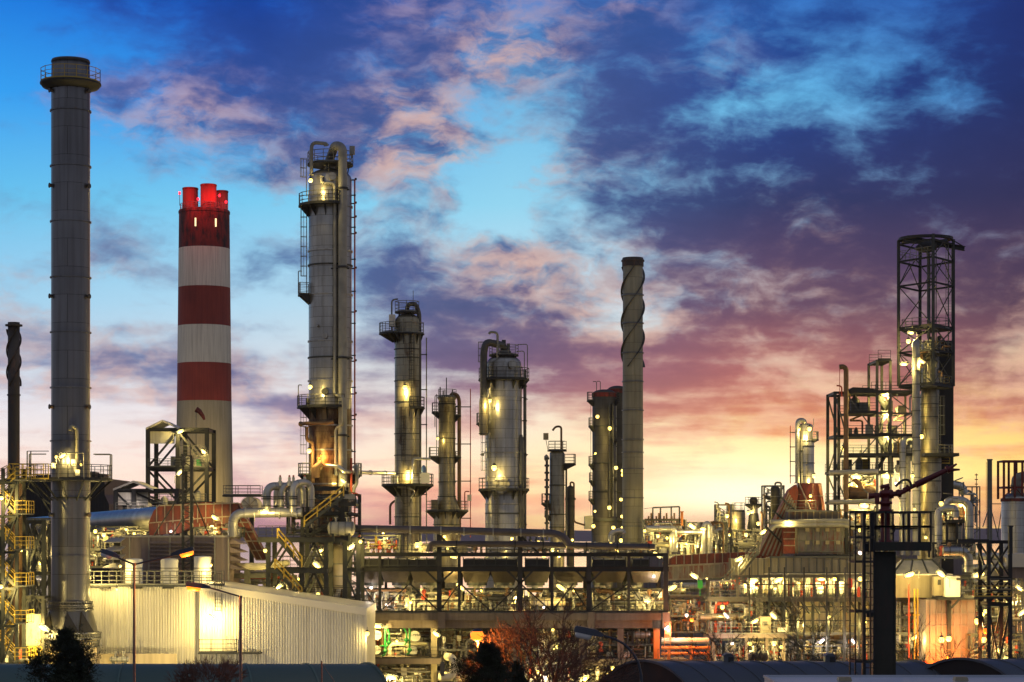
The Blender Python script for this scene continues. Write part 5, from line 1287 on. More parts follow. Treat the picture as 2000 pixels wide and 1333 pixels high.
def elbow_duct():
    Y=226;t=thing('elbow_pipe','fat pale elbow pipe dropping below the lower floor left of the orange lamp','pipe',W(882,1330,Y))
    m=MB();m.tube([W(874,1283,Y+2),W(880,1284,Y),W(886,1290,Y),W(886,1312,Y),W(880,1322,Y),W(862,1324,Y)],.42,18,True,.8,6);m.build('pipe_run',M['pipe_cream'],t)
    for a,b in ((886,1292),(886,1312)):
        m=MB();m.tube([W(a,b,Y),W(a,b+1.5,Y)],.5,18);m.build('flange',M['pipe_cream'],t)
    m=MB();m.box(X(860,Y),X(868,Y),Y-.5,Y,Z(1320,Y),Z(1293,Y));m.build('panel_box',M['lamp_grey'],t)
    for i,(px,py) in enumerate(((870,1322),(910,1323))):
        t=thing('short_pipe',['short horizontal pale pipe left of the fat elbow pipe bottom','short horizontal pale pipe right of the fat elbow pipe bottom'][i],'pipe',W(px,py+5,Y+3));m=MB();m.tube([W(px-14,py,Y+3),W(px+14,py,Y+3)],.45,16);m.tube([W(px-8,py,Y+3),W(px-7,py,Y+3)],.52,16);m.build('pipe_run',M['pipe_cream'],t)
elbow_duct()
# equipment under and behind the cooler table
Lb=[(704,800,1150,1195,233.5,41,'bright pipework under the left end of the cooler bank'),(800,905,1150,1195,234,42,'pipework under the cooler bank left of the central twin legs'),(905,1010,1150,1195,234,43,'pipework under the middle of the cooler bank'),(1020,1150,1150,1195,235,44,'pipework under the cooler bank right of the centre'),(1155,1300,1150,1195,234,45,'pipework under the right end of the cooler bank'),
 (704,850,1230,1286,234,46,'golden lit pipes behind the heat exchangers'),(858,1005,1230,1310,232,47,'dark red-lit pipes behind the orange lamp'),(1010,1140,1230,1310,233,48,'dim pipework behind the bare tree'),(1145,1280,1230,1290,231,49,'orange-lit horizontal pipes under the concrete frame at right'),
 (704,862,1298,1340,230,50,'pipes in the brightly lit bay at the bottom beside the green barrel roof'),(862,1000,1300,1345,231,51,'pale pipes at the bottom behind the dark conifer'),(1010,1240,1300,1345,231,52,'pipes in the bottom lit bay behind the curved lamp')]
for a,b,c_,d_,Y_,sd,lab in Lb:
    pipework(a,b,c_,d_,Y_,sd,lab,28,.07,.24,None,floors=1 if d_-c_<60 else 2,valves=14,fmat='steel')
hvessel(1035,1105,1176,233,9,'yellow-lit horizontal vessel with domed end, on the walkway right of the centre','panel_cream')
hvessel(1236,1274,1240,230.5,8,'silver elbow drum lit orange under the concrete frame','pipe')
for i,(px,tp,bt,rp,mt,lab) in enumerate(((722,1150,1194,7,'pipe_cream','cream upright pot under the left end of the cooler bank'),(760,1155,1194,9,'pipe','silver upright pot under the cooler bank, left of the wide dark leg'),(826,1158,1194,6,'pipe_brown','brown upright pot under the cooler bank'),(942,1152,1194,9,'panel_cream','cream upright pot under the middle fan cones'),(1180,1150,1194,8,'pipe_cream','cream upright pot right of the striped legs under the cooler bank'),(1250,1155,1194,10,'pipe','squat silver pot under the right end of the cooler bank'))):
    drum(px,tp,bt,236,rp,lab,mt,'upright pots under the cooler bank',rings=2,topstuff=i%2==0)
t=thing('rear_plant_wall','yellow-lit cream wall behind the pipework under the cooler bank','wall',(X(1000,246),246,0));m=MB();m.box(X(760,246),X(1300,246),246,246.6,Z(1228,246),Z(1164,246));m.build('wall',M['cream_wall'],t)
m=MB()
for p in range(765,1300,17): m.bar((X(p,246),245.95,Z(1228,246)),(X(p,246),245.95,Z(1164,246)),.16)
m.build('wall_post',M['steel_lit'],t)
# small things beside the columns, above the cooler bank
pipework(700,780,1045,1082,252,53,'lit pipes and yellow valves between the stained column and the slim column',12,.07,.2,['pipe_cream','pipe','yellow','red_pipe'],floors=1,valves=8)
pipework(800,940,1062,1084,250,54,'low lit pipes at the foot of the flared column',12,.06,.2,['pipe_cream','pipe','pipe_grey'],floors=1,valves=8)
pipework(950,1110,1062,1084,250,55,'low lit pipes at the foot of the stout silver column',12,.06,.2,['pipe_cream','pipe','pipe_grey'],floors=1,valves=8)
pipework(1115,1270,1060,1084,252,56,'low lit pipes at the foot of the strake chimney',14,.06,.2,['pipe_cream','pipe','pipe_grey'],floors=1,valves=10)
def hook_pipes():
    for i,(px,py,Y) in enumerate(((762,985,300),(1194,1040,270))):
        t=thing('hook_pipe',['thin hooked vent pipe in front of the hills left of the slim column','silver hooked pipe left of the strake chimney foot'][i],'pipe',W(px,py+40,Y))
        r=(.16,.38)[i];m=MB();m.tube([W(px,py+(40 if i==0 else 30),Y),W(px,py,Y),W(px+(12 if i==0 else 20),py-(8 if i==0 else 3),Y),W(px+(18 if i==0 else 24),py-(7 if i==0 else -3),Y)],r,12,True,r*4);m.build('pipe_run',M['pipe' if i else 'pipe_brown'],t)
hook_pipes()
# ================================================================ RIGHT
def pipe_hump():
    Y=285
    pipework(1258,1340,1015,1085,Y,61,'pipework hump right of the strake chimney',22,.1,.3,['pipe_cream','pipe','pipe_grey','pipe_brown'],floors=3,valves=12)
    pipework(1340,1420,1020,1085,Y,62,'pipework hump left of the small domed vessels',22,.1,.3,['pipe_cream','pipe','pipe_grey','pipe_brown'],floors=3,valves=12)
    for i,(P,r,lab) in enumerate((([(1262,1032),(1312,1032),(1318,1036),(1318,1078)],.36,'fat silver pipe bending down over the left of the pipework hump'),([(1312,1078),(1312,1046),(1318,1040),(1372,1040)],.33,'fat silver pipe arching over the middle of the pipework hump'),([(1375,1085),(1375,1028),(1381,1022),(1386,1028),(1386,1085)],.38,'tall silver inverted U pipe in the pipework hump'),([(1296,1070),(1296,1085),(1302,1092),(1340,1092)],.4,'grey pipe bending into the red ribbed duct'))):
        t=thing('bent_pipe',lab,'pipe',W(P[0][0],P[0][1],Y-3),'fat pipes over the pipework hump');m=MB();m.tube([W(a,b,Y-3) for a,b in P],r,14,True,r*3,6);m.build('pipe_run',M['pipe'],t)
    t=thing('goalpost_frame','thin red-edged goalpost frame above the pipework hump','steel frame',W(1300,1020,Y+3))
    for p,tp in ((1275,992),(1290,992),(1311,990),(1327,990)):
        m=MB();m.bar(W(p,1030,Y+3),W(p,tp,Y+3),.2);m.build('post',M['galv'],t)
    m=MB();m.bar(W(1258,994,Y+3),W(1275,992,Y+3),.06);m.bar(W(1275,992,Y+3),W(1327,990,Y+3),.2);m.build('crossbar',M['galv'],t)
    m=MB();
    for k in range(14): q=W(1262+k*5,1026,Y+1);m.tube([q,q+UP*(.8+.4*(k%3))],.12,8);m.tube([q+UP*.7,q+UP*.85],.22,8)
    m.bar(W(1258,1024,Y+1),W(1330,1022,Y+1),.12);m.build('valve_row',M['pipe_brown'],t)
    t=thing('orange_post','short orange post standing on the pipework hump','post',W(1332,1025,Y));m=MB();m.tube([W(1332,1028,Y),W(1332,999,Y)],.18,10);m.tube([W(1332,1001,Y),W(1332,999,Y)],.24,10);m.build('tube',M['orange'],t)
pipe_hump()
def ribbed_ducts():
    Y=262;z=lambda p:Z(p,Y);x=lambda p:X(p,Y)
    t=thing('red_ribbed_duct','long rusty red ribbed duct right of the cooler bank','duct',(x(1400),Y,z(1150)))
    m=MB();m.prism([(x(1296),Y,z(1100)),(x(1320),Y,z(1086)),(x(1400),Y,z(1081)),(x(1500),Y,z(1078)),(x(1500),Y,z(1096)),(x(1300),Y,z(1104))],(0,1,0),3);m.build('upper_box',M['rust_duct'],t)
    m=MB();m.prism([(x(1300),Y-.4,z(1106)),(x(1430),Y-.4,z(1100)),(x(1430),Y-.4,z(1127)),(x(1300),Y-.4,z(1134))],(0,1,0),4);m.build('lower_box',M['rust_grey'],t)
    m=MB()
    for p in range(1306,1500,15): m.bar((x(p),Y-.06,z(1102)),(x(p),Y-.06,z(1080)),.1,.16)
    for p in range(1304,1432,10): m.bar((x(p),Y-.46,z(1133-(p-1300)*.05)),(x(p),Y-.46,z(1103)),.09,.14)
    m.bar((x(1300),Y-.5,z(1106)),(x(1500),Y-.1,z(1097)),.22);m.bar((x(1300),Y-.5,z(1133)),(x(1430),Y-.5,z(1127)),.2);m.build('stiffener',M['rib'],t)
    Y=252;z=lambda p:Z(p,Y);x=lambda p:X(p,Y)
    t=thing('cream_ribbed_duct','long cream ribbed duct over the lit equipment deck at right','duct',(x(1600),Y,z(1150)))
    m=MB();m.box(x(1428),x(1502),Y,Y+3,z(1130),z(1091));m.box(x(1502.2),x(1760),Y-.4,Y+3.2,z(1119),z(1089));m.build('box_section',M['panel_cream'],t)
    m=MB()
    for p in range(1432,1500,12): m.bar((x(p),Y-.05,z(1130)),(x(p),Y-.05,z(1091)),.1,.14)
    for p in range(1504,1760,15): m.bar((x(p),Y-.46,z(1122)),(x(p),Y-.46,z(1088)),.12,.16)
    m.bar((x(1502),Y-.45,z(1119)),(x(1760),Y-.45,z(1119)),.16);m.bar((x(1502),Y-.45,z(1088.5)),(x(1760),Y-.45,z(1088.5)),.2);m.build('stiffener',M['steel_lit'],t)
    for p in (1510,1560,1600,1650,1700):
        m=MB();m.bar((x(p),Y+1,z(1170)),(x(p),Y+1,z(1119)),.3);m.build('support',M['steel_lit'],t)
ribbed_ducts()
def mid_vessels():
    vt=drum(1442,997,1085,300,13.5,'cream upright vessel with railed top left of the mushroom-topped vessel','clad_warm',rings=7,topstuff=False,legs=False,domeh=.3,cat='vessel')
    Y=300;S_=Y/F;platform(vt,(X(1442,Y),Y),.3,13*S_,Z(998,Y),0,360,'steel_dark','galv',0,1.1,False,.06)
    Y=292;S_=Y/F;c=(X(1472,Y),Y);z=lambda p:Z(p,Y)
    t=thing('mushroom_vessel','slim vessel with a dark domed cap and round platform','vessel',(c[0],c[1],z(1085)))
    shell(t,c,[(8*S_,z(1085)),(8*S_,z(984))],'clad','shell');m=MB();m.lathe([(7*S_,z(985)),(8.5*S_,z(979))]+dome(8.5*S_,z(979),8*S_)[1:],c,24);m.build('cap',M['clad_dark'],t)
    platform(t,c,8*S_,17*S_,z(986),0,360,'steel_dark','rail_dark',.4,1.0,True,.06)
    for k,(a,b) in enumerate(((1040,1003),(1060,1030))): 
        m=MB();m.lathe([(11*S_,z(a)),(13*S_,z(a-8)),(9*S_,z(b))],c,16);m.build('skirt',M['steel_dark'],t)
    pipework(1400,1432,985,1085,304,63,'glaring lit tangle of pipes left of the cream upright vessel',16,.07,.2,['pipe_cream','pipe','pipe_grey'],floors=4,valves=10)
    pipework(1432,1530,1035,1088,288,64,'dark pipework in front of the mushroom-topped vessel',20,.08,.25,['pipe_dark','pipe_grey','pipe','pipe_cream'],floors=2,valves=14)
    drum(1514,950,1048,296,9,'grey upright vessel left of the sloping red duct','clad_dark',rings=5,topstuff=True,legs=False)
    pipework(1493,1532,948,1045,300,65,'thin pipes and valves around the grey upright vessel',14,.06,.16,['pipe_grey','pipe','pipe_dark'],floors=4,valves=8)
    for i,(px,tp,Y) in enumerate(((1424,985,302),(1403,982,304),(1489,1002,290),(1494,968,300))):
        t=thing('small_vent',['thin brown hooked vent left of the cream upright vessel','thin lamp-like hooked vent over the glaring pipes','small hooked vent right of the mushroom-topped vessel','small funnel-topped vent over the grey vessel'][i],'vent pipe',W(px,tp+45,Y),'small hooked vents among the vessels')
        m=MB();m.tube([W(px,tp+45,Y),W(px,tp,Y),W(px-8 if i<2 else px-4,tp-1,Y)],(.16,.07,.15,.12)[i],8,True,.35);m.build('tube',M['pipe_brown' if i!=1 else 'galv'],t)
mid_vessels()
def small_tower():
    Y=305;S_=Y/F;c=(X(1573,Y),Y);r=17*S_;z=lambda p:Z(p,Y);x=lambda p:X(p,Y)
    t=thing('grey_column','short grey column with a floodlit top, left of the reactor structure','column',(c[0],c[1],z(1000)))
    shell(t,c,[(r,z(1000)),(r,z(862)),(r*.85,z(856)),(r*.85,z(832))],'clad','shell',5*S_)
    for p in (862,872,905,932): ringband(t,c,r,z(p),.1,.1,'steel')
    platform(t,c,r*.85,26*S_,z(859),-40,20,'steel_dark','galv',.4,1.1,True,.06)
    pipe(t,[(x(1571),Y-.3,z(833)),(x(1570),Y-.5,z(822)),(x(1557),Y-1,z(822)),(x(1556),Y-1,z(835)),(x(1556),Y-1,z(945))],.35,'pipe',.8)
    vpipe(t,c,r,180,.9,.06,z(945),z(832),'red_pipe','fire_main',4);vpipe(t,c,r,-120,.2,.14,z(945),z(862),'pipe_grey','drain_pipe',2)
    m=MB();m.tube([(x(1589),Y,z(835)),(x(1589),Y,z(818))],.05,6);m.build('lightning_rod',M['galv'],t)
small_tower()
def red_hood():
    Y=256;z=lambda p:Z(p,Y);x=lambda p:X(p,Y)
    t=thing('red_hood_duct','rust red two-faced tapering hood over a dark ribbed casing','duct',(x(1590),Y,z(1082)))
    m=MB();m.add([(x(1564),Y+2.5,z(943)),(x(1587),Y,z(944)),(x(1610),Y+2.5,z(943)),(x(1587),Y+5,z(943)),(x(1560),Y+2.5,z(998)),(x(1583),Y-.6,z(998)),(x(1618),Y+2.5,z(998)),(x(1587),Y+5.6,z(998))],[(0,1,5,4),(1,2,6,5),(2,3,7,6),(3,0,4,7),(0,3,2,1),(4,5,6,7)]);m.build('hood',M['rust_duct'],t)
    m=MB();m.bar((x(1563),Y+2.4,z(965)),(x(1586),Y-.1,z(970)),.12);m.bar((x(1586),Y-.1,z(970)),(x(1613),Y+2.3,z(968)),.12);m.bar((x(1565),Y+1.8,z(945)),(x(1582),Y-.7,z(996)),.14);m.build('stiffener',M['rib'],t)
    m=MB();m.prism([(x(1534),Y-.5,z(1018)),(x(1540),Y-.5,z(998)),(x(1622),Y-.5,z(997)),(x(1640),Y-.5,z(1004)),(x(1640),Y-.5,z(1018))],(0,1,0),7);m.build('lower_casing',M['rust_dark'],t)
    m=MB()
    for p in range(1540,1640,12): m.bar((x(p),Y-.56,z(1018)),(x(p),Y-.56,z(1000)),.12)
    m.build('casing_rib',M['rib'],t)
    m=MB();m.rail([(x(1532),Y-1.5,z(998)),(x(1590),Y-1.5,z(998))],1.2,sp=1.2,t=.06);m.box(x(1532),x(1640),Y-1.6,Y-.6,z(1000),z(998.4));m.build('walkway',M['galv'],t)
    # large rusting casing
    t=thing('rusting_casing','big dark grey rusting plate casing with square ports','furnace casing',(x(1600),Y,z(1084)))
    m=MB();m.box(x(1556),x(1646),Y-1,Y+6,z(1082),z(1030));m.build('wall',M['rust_dark'],t)
    m=MB()
    for p in (1558,1572,1586,1601,1614,1628,1643): m.bar((x(p),Y-1.08,z(1078)),(x(p),Y-1.08,z(1034)),.14)
    for q in (1034,1056,1078): m.bar((x(1556),Y-1.1,z(q)),(x(1646),Y-1.1,z(q)),.12)
    m.build('stiffener',M['steel_lit'],t)
    for p in (1574,1594,1613,1634):
        for q in (1035,1060):
            m=MB();m.box(x(p)-.22,x(p)+.22,Y-1.3,Y-1.02,z(q)-.22,z(q)+.22);m.build('port',M['panel_cream'],t)
    m=MB();m.box(x(1548),x(1660),Y-2.5,Y-1,z(1089),z(1083));m.build('ledge',M['steel_dark'],t)
    for i,(yy,lab) in enumerate(((1020,'upper long dark pipe along the top of the rusting casing'),(1027,'lower long dark pipe along the top of the rusting casing'))):
        t=thing('long_pipe',lab,'pipe',W(1570,yy,Y-2),'long pipes over the rusting casing');m=MB();m.tube([W(1505,yy+(8 if i else 0),Y-2),W(1512,yy,Y-2),W(1650,yy-2,Y-2),W(1668,yy+4,Y-2)],.3,14,True,.6);m.build('pipe_run',M['pipe_grey'],t)
    # orange lit square column
    t=thing('orange_furnace_leg','glowing orange-lit square brick duct left of the rusting casing','duct',W(1541,1080,Y));m=MB();m.box(x(1530),x(1553),Y,Y+1.6,z(1082),z(1024));m.build('wall',M['rust_duct'],t)
    m=MB()
    for q in (1040,1053,1066): m.bar((x(1530),Y-.05,z(q)),(x(1553),Y-.05,z(q)),.12)
    m.build('band',M['rib'],t)
    # sloping striped duct
    t=thing('sloping_red_duct','steep sloping striped red and cream duct leaning to the rusting casing','duct',W(1510,1085,Y))
    m=MB();m.prism([(x(1482),Y+2,z(1088)),(x(1516),Y+2,z(1018)),(x(1546),Y+2,z(956)),(x(1560),Y+2,z(946)),(x(1564),Y+2,z(960)),(x(1556),Y+2,z(1020)),(x(1530),Y+2,z(1088))],(0,1,0),2.4);m.build('box_section',M['rust_duct'],t)
    m=MB()
    for k in range(6):
        f=k/5;a=Vector((x(1484+44*f),Y+1.93,z(1086)));b=Vector((x(1545+14*f),Y+1.93,z(962+26*f)));m.bar(a,b,.2,.1)
    m.build('cream_strip',M['panel_cream'],t)
    m=MB()
    for (a,b,c_,d_) in ((1512,996,1552,1032),(1527,970,1562,1002),(1498,1028,1532,1062)): m.bar((x(a),Y+1.7,z(b)),(x(c_),Y+1.7,z(d_)),.2)
    m.build('cross_strut',M['steel'],t)
red_hood()
# ---------------------------------------------------------------- reactor structure
def reactor_structure():
    Y=258;z=lambda p:Z(p,Y);x=lambda p:X(p,Y);D=6
    t=thing('lamp_lit_frame','multi-level steel frame with rows of yellow lamps left of the tall lattice tower','steel structure',(x(1690),Y,z(1100)))
    frame(t,[x(1631),x(1653)],[Y,Y+D],[z(1100),z(980),z(922),z(850),z(765)],.34,'steel','/',faces='b',bmat='steel_lit')
    frame(t,[x(1653)+.01,x(1713)],[Y,Y+D],[z(1100),z(980),z(922),z(850),z(765)],.26,'steel','/',faces='f',bmat='steel_lit')
    frame(t,[x(1713),x(1739)],[Y,Y+D],[z(1100),z(1035),z(980),z(922),z(885),z(848),z(805),z(765),z(703)],.30,'steel_lit','',faces='f')
    frame(t,[x(1739),x(1786)],[Y+1,Y+D],[z(922),z(885),z(848),z(805),z(765)],.24,'steel_lit','/',faces='f')
    for a,b,l in ((1655,1713,805),(1655,1786,850),(1625,1745,922),(1700,1786,765),(1655,1786,888),(1625,1700,981),(1713,1739,703),(1713,1739,848)):
        deck(t,x(a),x(b),Y-.5,Y+D,z(l),.2,'steel_dark','fb','rail_dark',rt=.05)
    for l,a,b in ((924,1617,1712),(982,1617,1712)):
        m=MB();m.tube([(x(a),Y-1,z(l)),(x(b),Y-1,z(l-3))],.28,14);m.build('boom_pipe',M['pipe_grey'],t)
    # ladders and stair runs in the narrow bay
    for i,(l0,l1) in enumerate(((922,885),(885,848),(848,805),(805,765))):
        a=(x(1716),Y+1.5,z(l0));b=(x(1737),Y+1.5,z(l1))
        if i%2: a,b=(x(1737),Y+1.5,z(l0)),(x(1716),Y+1.5,z(l1))
        m=MB();m.stair(a,b,(0,.9,0));m.stair_rail(a,b,(0,.9,0),1.0,.05);m.build('stair_flight',M['steel'],t)
    m=MB();m.prism([(x(1655),Y-.3,z(765)),(x(1665),Y-.3,z(757)),(x(1695),Y-.3,z(758)),(x(1713),Y-.3,z(762)),(x(1713),Y-.3,z(768)),(x(1655),Y-.3,z(768))],(0,1,0),D);m.build('roof',M['steel_dark'],t)
    # machinery on the levels
    R=random.Random(77)
    for (a,b,l) in ((1660,1705,805),(1660,1705,850),(1660,1705,922),(1742,1780,850),(1742,1780,805),(1742,1780,888),(1742,1780,922),(1660,1700,981)):
        for k in range(3):
            px=R.uniform(a,b);h=R.uniform(.8,2.2);w=R.uniform(.25,.6);y=Y+R.uniform(.5,4);m=MB()
            m.lathe([(w,z(l)),(w,z(l)+h*.7),(w*.5,z(l)+h*.85),(w*.2,z(l)+h)],(x(px),y),12) if k%2 else m.box(x(px)-w,x(px)+w,y,y+w,z(l),z(l)+h*.8)
            m.build('machinery',M[R.choice(['pipe_cream','pipe_grey','yellow','pipe','pipe_dark'])],t)
        px=R.uniform(a,b);y=Y+R.uniform(.2,4);m=MB();m.tube([(x(px),y,z(l)),(x(px),y,z(l)+1.9),(x(px)+R.uniform(-2,2),y,z(l)+1.9),(x(px),y,z(l)+2.6)],.12,8,True,.3);m.build('pipe',M[R.choice(['pipe','pipe_brown','pipe_cream'])],t)
    t=thing('hooked_vent','tall hooked vent pipe standing on the left of the lamp-lit frame','vent pipe',(x(1648),Y-.6,z(1000)))
    m=MB();m.tube([(x(1651),Y-.6,z(1000)),(x(1651),Y-.6,z(722)),(x(1646),Y-.6,z(717)),(x(1638),Y-.6,z(718))],.30,12,True,.5);m.build('pipe_run',M['pipe_brown'],t);m=MB();m.tube([(x(1639),Y-.4,z(770)),(x(1639),Y-.4,z(722))],.04,6);m.tube([(x(1633),Y-.4,z(754)),(x(1643),Y-.4,z(755)),(x(1643),Y-.4,z(775))],.1,6,True,.3);m.build('thin_vent',M['red_pipe'],t)
    t=thing('horizontal_drum','dark brown rounded drum lying between the two boom pipes','drum',W(1682,972,Y-2))
    m=MB();m.tube([W(1656,963,Y+1),W(1660,963,Y+1),W(1706,961,Y+1),W(1711,961,Y+1)],[.5,.85,.85,.5],20);m.build('shell',M['pipe_brown'],t)
    m=MB();m.tube([W(1668,936,Y),W(1678,945,Y),W(1684,956,Y)],.3,12,True,.6);m.build('inlet_pipe',M['pipe_brown'],t)
    pipework(1655,1712,930,960,Y+3,66,'glaring lit pipes above the brown drum',12,.07,.2,['pipe_cream','pipe','pipe_grey'],floors=1,valves=9)
    pipework(1640,1745,995,1085,Y+2,67,'dense pipework below the brown drum behind the dark ladder',24,.08,.26,['pipe_cream','pipe','pipe_brown','pipe_dark'],floors=3,valves=12)
reactor_structure()
def lattice_tower():
    Y=263;z=lambda p:Z(p,Y);x=lambda p:X(p,Y);w=.34
    t=thing('lattice_tower','tall open lattice tower with a crane beam on top, at the upper right','tower',(x(1810),Y,z(1060)))
    # plan seen corner-on: near post in the middle, one left, one right, one behind
    P=[(x(1807),Y-5),(x(1755),Y),(x(1862),Y),(x(1812),Y+5)]
    top=[468,470,468,470]
    for (px,py),tp in zip(P,top):
        m=MB();m.ibeam((px,py,z(755)),(px,py,z(tp)),w,w);m.build('post',M['steel'],t)
    lv=[755,690,643,560,512,478]
    E=[(0,1),(0,2),(1,3),(2,3)]
    for i,l in enumerate(lv):
        for a,b in E:
            m=MB();m.ibeam((P[a][0],P[a][1],z(l)),(P[b][0],P[b][1],z(l)),.2,.4 if l in (755,643) else .2);m.build('beam',M['steel_dark'],t)
    for i in range(len(lv)-1):
        for k,(a,b) in enumerate(E):
            pa=lambda q,l:(P[q][0],P[q][1],z(l))
            m=MB()
            if k>1 and i not in (0,3): continue
            if (i in (0,2)): m.bar(pa(a,lv[i]),pa(b,lv[i+1]),.09);m.bar(pa(b,lv[i]),pa(a,lv[i+1]),.09)
            elif i==1: m.bar(pa(a,lv[i]),pa(b,lv[i+1]),.12);m.bar(pa(b,lv[i]),pa(a,lv[i+1]),.12)
            else:
                mid=((P[a][0]+P[b][0])/2,(P[a][1]+P[b][1])/2,z(lv[i+1]));m.bar(pa(a,lv[i]),mid,.09);m.bar(pa(b,lv[i]),mid,.09)
            m.build('brace',M['steel'],t)
    # crane ring and beam
    c=(x(1808),Y)
    m=MB();m.lathe([(2.6,z(470)),(3.3,z(470)),(3.3,z(465)),(2.6,z(465)),(2.6,z(470))],c,28,caps=False,smooth=False);m.build('crane_ring',M['steel_dark'],t)
    m=MB();m.ibeam((x(1768),Y-1,z(467)),(x(1887),Y+1,z(484)),.5,.55);m.build('crane_beam',M['steel_dark'],t)
    m=MB();m.bar((x(1862),Y,z(470)),(x(1880),Y,z(481)),.12);m.bar((x(1754),Y,z(472)),(x(1770),Y,z(466)),.35);m.build('beam_stay',M['steel_dark'],t)
    m=MB();m.lathe([(.6,z(495)),(1.3,z(490)),(1.3,z(484)),(.8,z(478)),(.5,z(470))],(x(1806),Y-1),16);m.build('hoist_drum',M['steel_dark'],t)
    m=MB();m.tube([(x(1817),Y+1,z(660)),(x(1817),Y+1,z(500)),(x(1812),Y+.5,z(480))],.22,10,True,.5);m.build('riser',M['pipe_dark'],t)
    m=MB();m.tube([(x(1822),Y-2,z(700)),(x(1822),Y-2,z(480))],.07,6);m.tube([(x(1849),Y-1,z(700)),(x(1849),Y-1,z(480))],.08,6);m.build('hoist_cable',M['pipe_dark'],t)
    r=MB();r.rail([(x(1757),Y,z(512)),(P[0][0],P[0][1],z(512))],1.3,sp=1.0,t=.05);r.rail([(P[1][0],P[1][1],z(512)),(P[3][0],P[3][1],z(512))],1.3,sp=1.0,t=.05);r.build('railing',M['galv'],t)
    m=MB();m.ladder((x(1853),Y,z(640)),(x(1853),Y,z(482)),(1,0,0),(0,-1,0),.7,False);m.build('ladder',M['galv'],t)
    platform(t,(x(1808),Y),1.4,2.95,z(644),0,360,'steel_dark','galv',0,1.2,False,.06)
    for l in (690,755):
        m=MB();m.add([(P[0][0],P[0][1]+.2,z(l)-.3),(P[2][0]-.2,P[2][1],z(l)-.3),(P[3][0],P[3][1]-.2,z(l)-.3),(P[1][0]+.2,P[1][1],z(l)-.3)],[(0,1,2,3)]);o=m.build('deck',M['grate'],t)
        r=MB();r.rail([(P[1][0]+.2,P[1][1]-.1,z(l)),(P[0][0],P[0][1]+.2,z(l)),(P[2][0]-.2,P[2][1]-.1,z(l))],1.2,sp=1.2,t=.05);r.build('railing',M['galv'],o)
lattice_tower()
def reactor():
    Y=264;S_=Y/F;c=(X(1815,Y),Y);z=lambda p:Z(p,Y);x=lambda p:X(p,Y);r=18.5*S_
    t=thing('reactor_vessel','broad dark reactor vessel under the lattice tower, lit yellow near its foot','vessel',(c[0],c[1],0))
    shell(t,c,[(r*1.25,0),(r*1.25,z(890)),(r*.98,z(870)),(r*.98,z(775)),(r*.8,z(760)),(r*.8,z(672))],'clad_warm','shell',8*S_)
    for p in (705,790,815,905,940,962,1000,1030): ringband(t,c,r*(1.25 if p>880 else (.98 if p>760 else .8)),z(p),.11,.08,'steel')
    platform(t,c,r*1.2,46*S_,z(889),-60,40,'steel_dark','galv',.3,1.2,True,.06)
    m=MB();m.box(x(1797),x(1863),Y-3.2,Y+2,z(893),z(887));m.build('service_deck',M['steel_dark'],t)
    rungs(t,c,r,-40,z(885),z(775),'galv',True)
    R=random.Random(5)
    for k in range(10):
        px=R.uniform(1775,1835);m=MB();h=R.uniform(.6,2);yy=z(R.choice([690,755,722]));m.tube([(x(px),Y-2.5,yy),(x(px),Y-2.5,yy+h),(x(px)+R.uniform(-1,1),Y-2.5,yy+h)],R.uniform(.1,.25),8,True,.2);m.build('pipe',M[R.choice(['pipe_dark','pipe_brown','pipe_grey','steel'])],t)
    t=thing('dark_casing','tall flat dark slate casing behind the reactor vessel','casing',(x(1850),Y+2.6,0))
    m=MB();m.box(x(1834)*1.01,x(1862)*1.01,Y+2.5,Y+8,0,z(662));m.build('wall',M['navy'],t)
    m=MB()
    for p in (752,886,905): m.rail([(x(1834),Y+2.2,z(p)),(x(1862),Y+2.2,z(p))],1.1,sp=1.2,t=.05)
    m.build('railing',M['yellow'],t)
    Yp=257
    X2=lambda p:X(p,Yp);Z2=lambda p:Z(p,Yp)
    def rp(name,lab,P,r_,mt='pipe',rings=()):
        t=thing('tall_pipe' if name is None else name,lab,'pipe',W(P[0][0],P[0][1],Yp),'tall silver pipes in front of the reactor');m=MB();m.tube([(X2(a),Yp+(o if o else 0),Z2(b)) for a,b,o in P],r_,18,True,r_*3.2,8);m.build('pipe_run',M[mt],t)
        for a,b in rings:
            m=MB();m.tube([(X2(a),Yp,Z2(b)),(X2(a),Yp,Z2(b)+.12)],r_*1.12,18);m.build('band',M['steel_lit'],t)
    rp(None,'tallest straight silver pipe in front of the reactor, reaching the lattice tower',[(1790,1085,0),(1789,700,0),(1789,672,0),(1793,668,1)],.46,'pipe_grey',[(1790,q) for q in range(700,1070,26)])
    rp(None,'outer silver inverted U pipe left of the tallest straight pipe',[(1763,1085,0),(1763,857,0),(1786,857,2.0),(1786,900,2.0)],.40,'pipe',[(1763,q) for q in range(885,1070,30)])
    rp(None,'inner silver pipe between the inverted U pipe and the tallest straight pipe',[(1776,1085,.9),(1776,872,.9),(1786,870,2.2)],.32,'pipe_grey',[])
reactor()
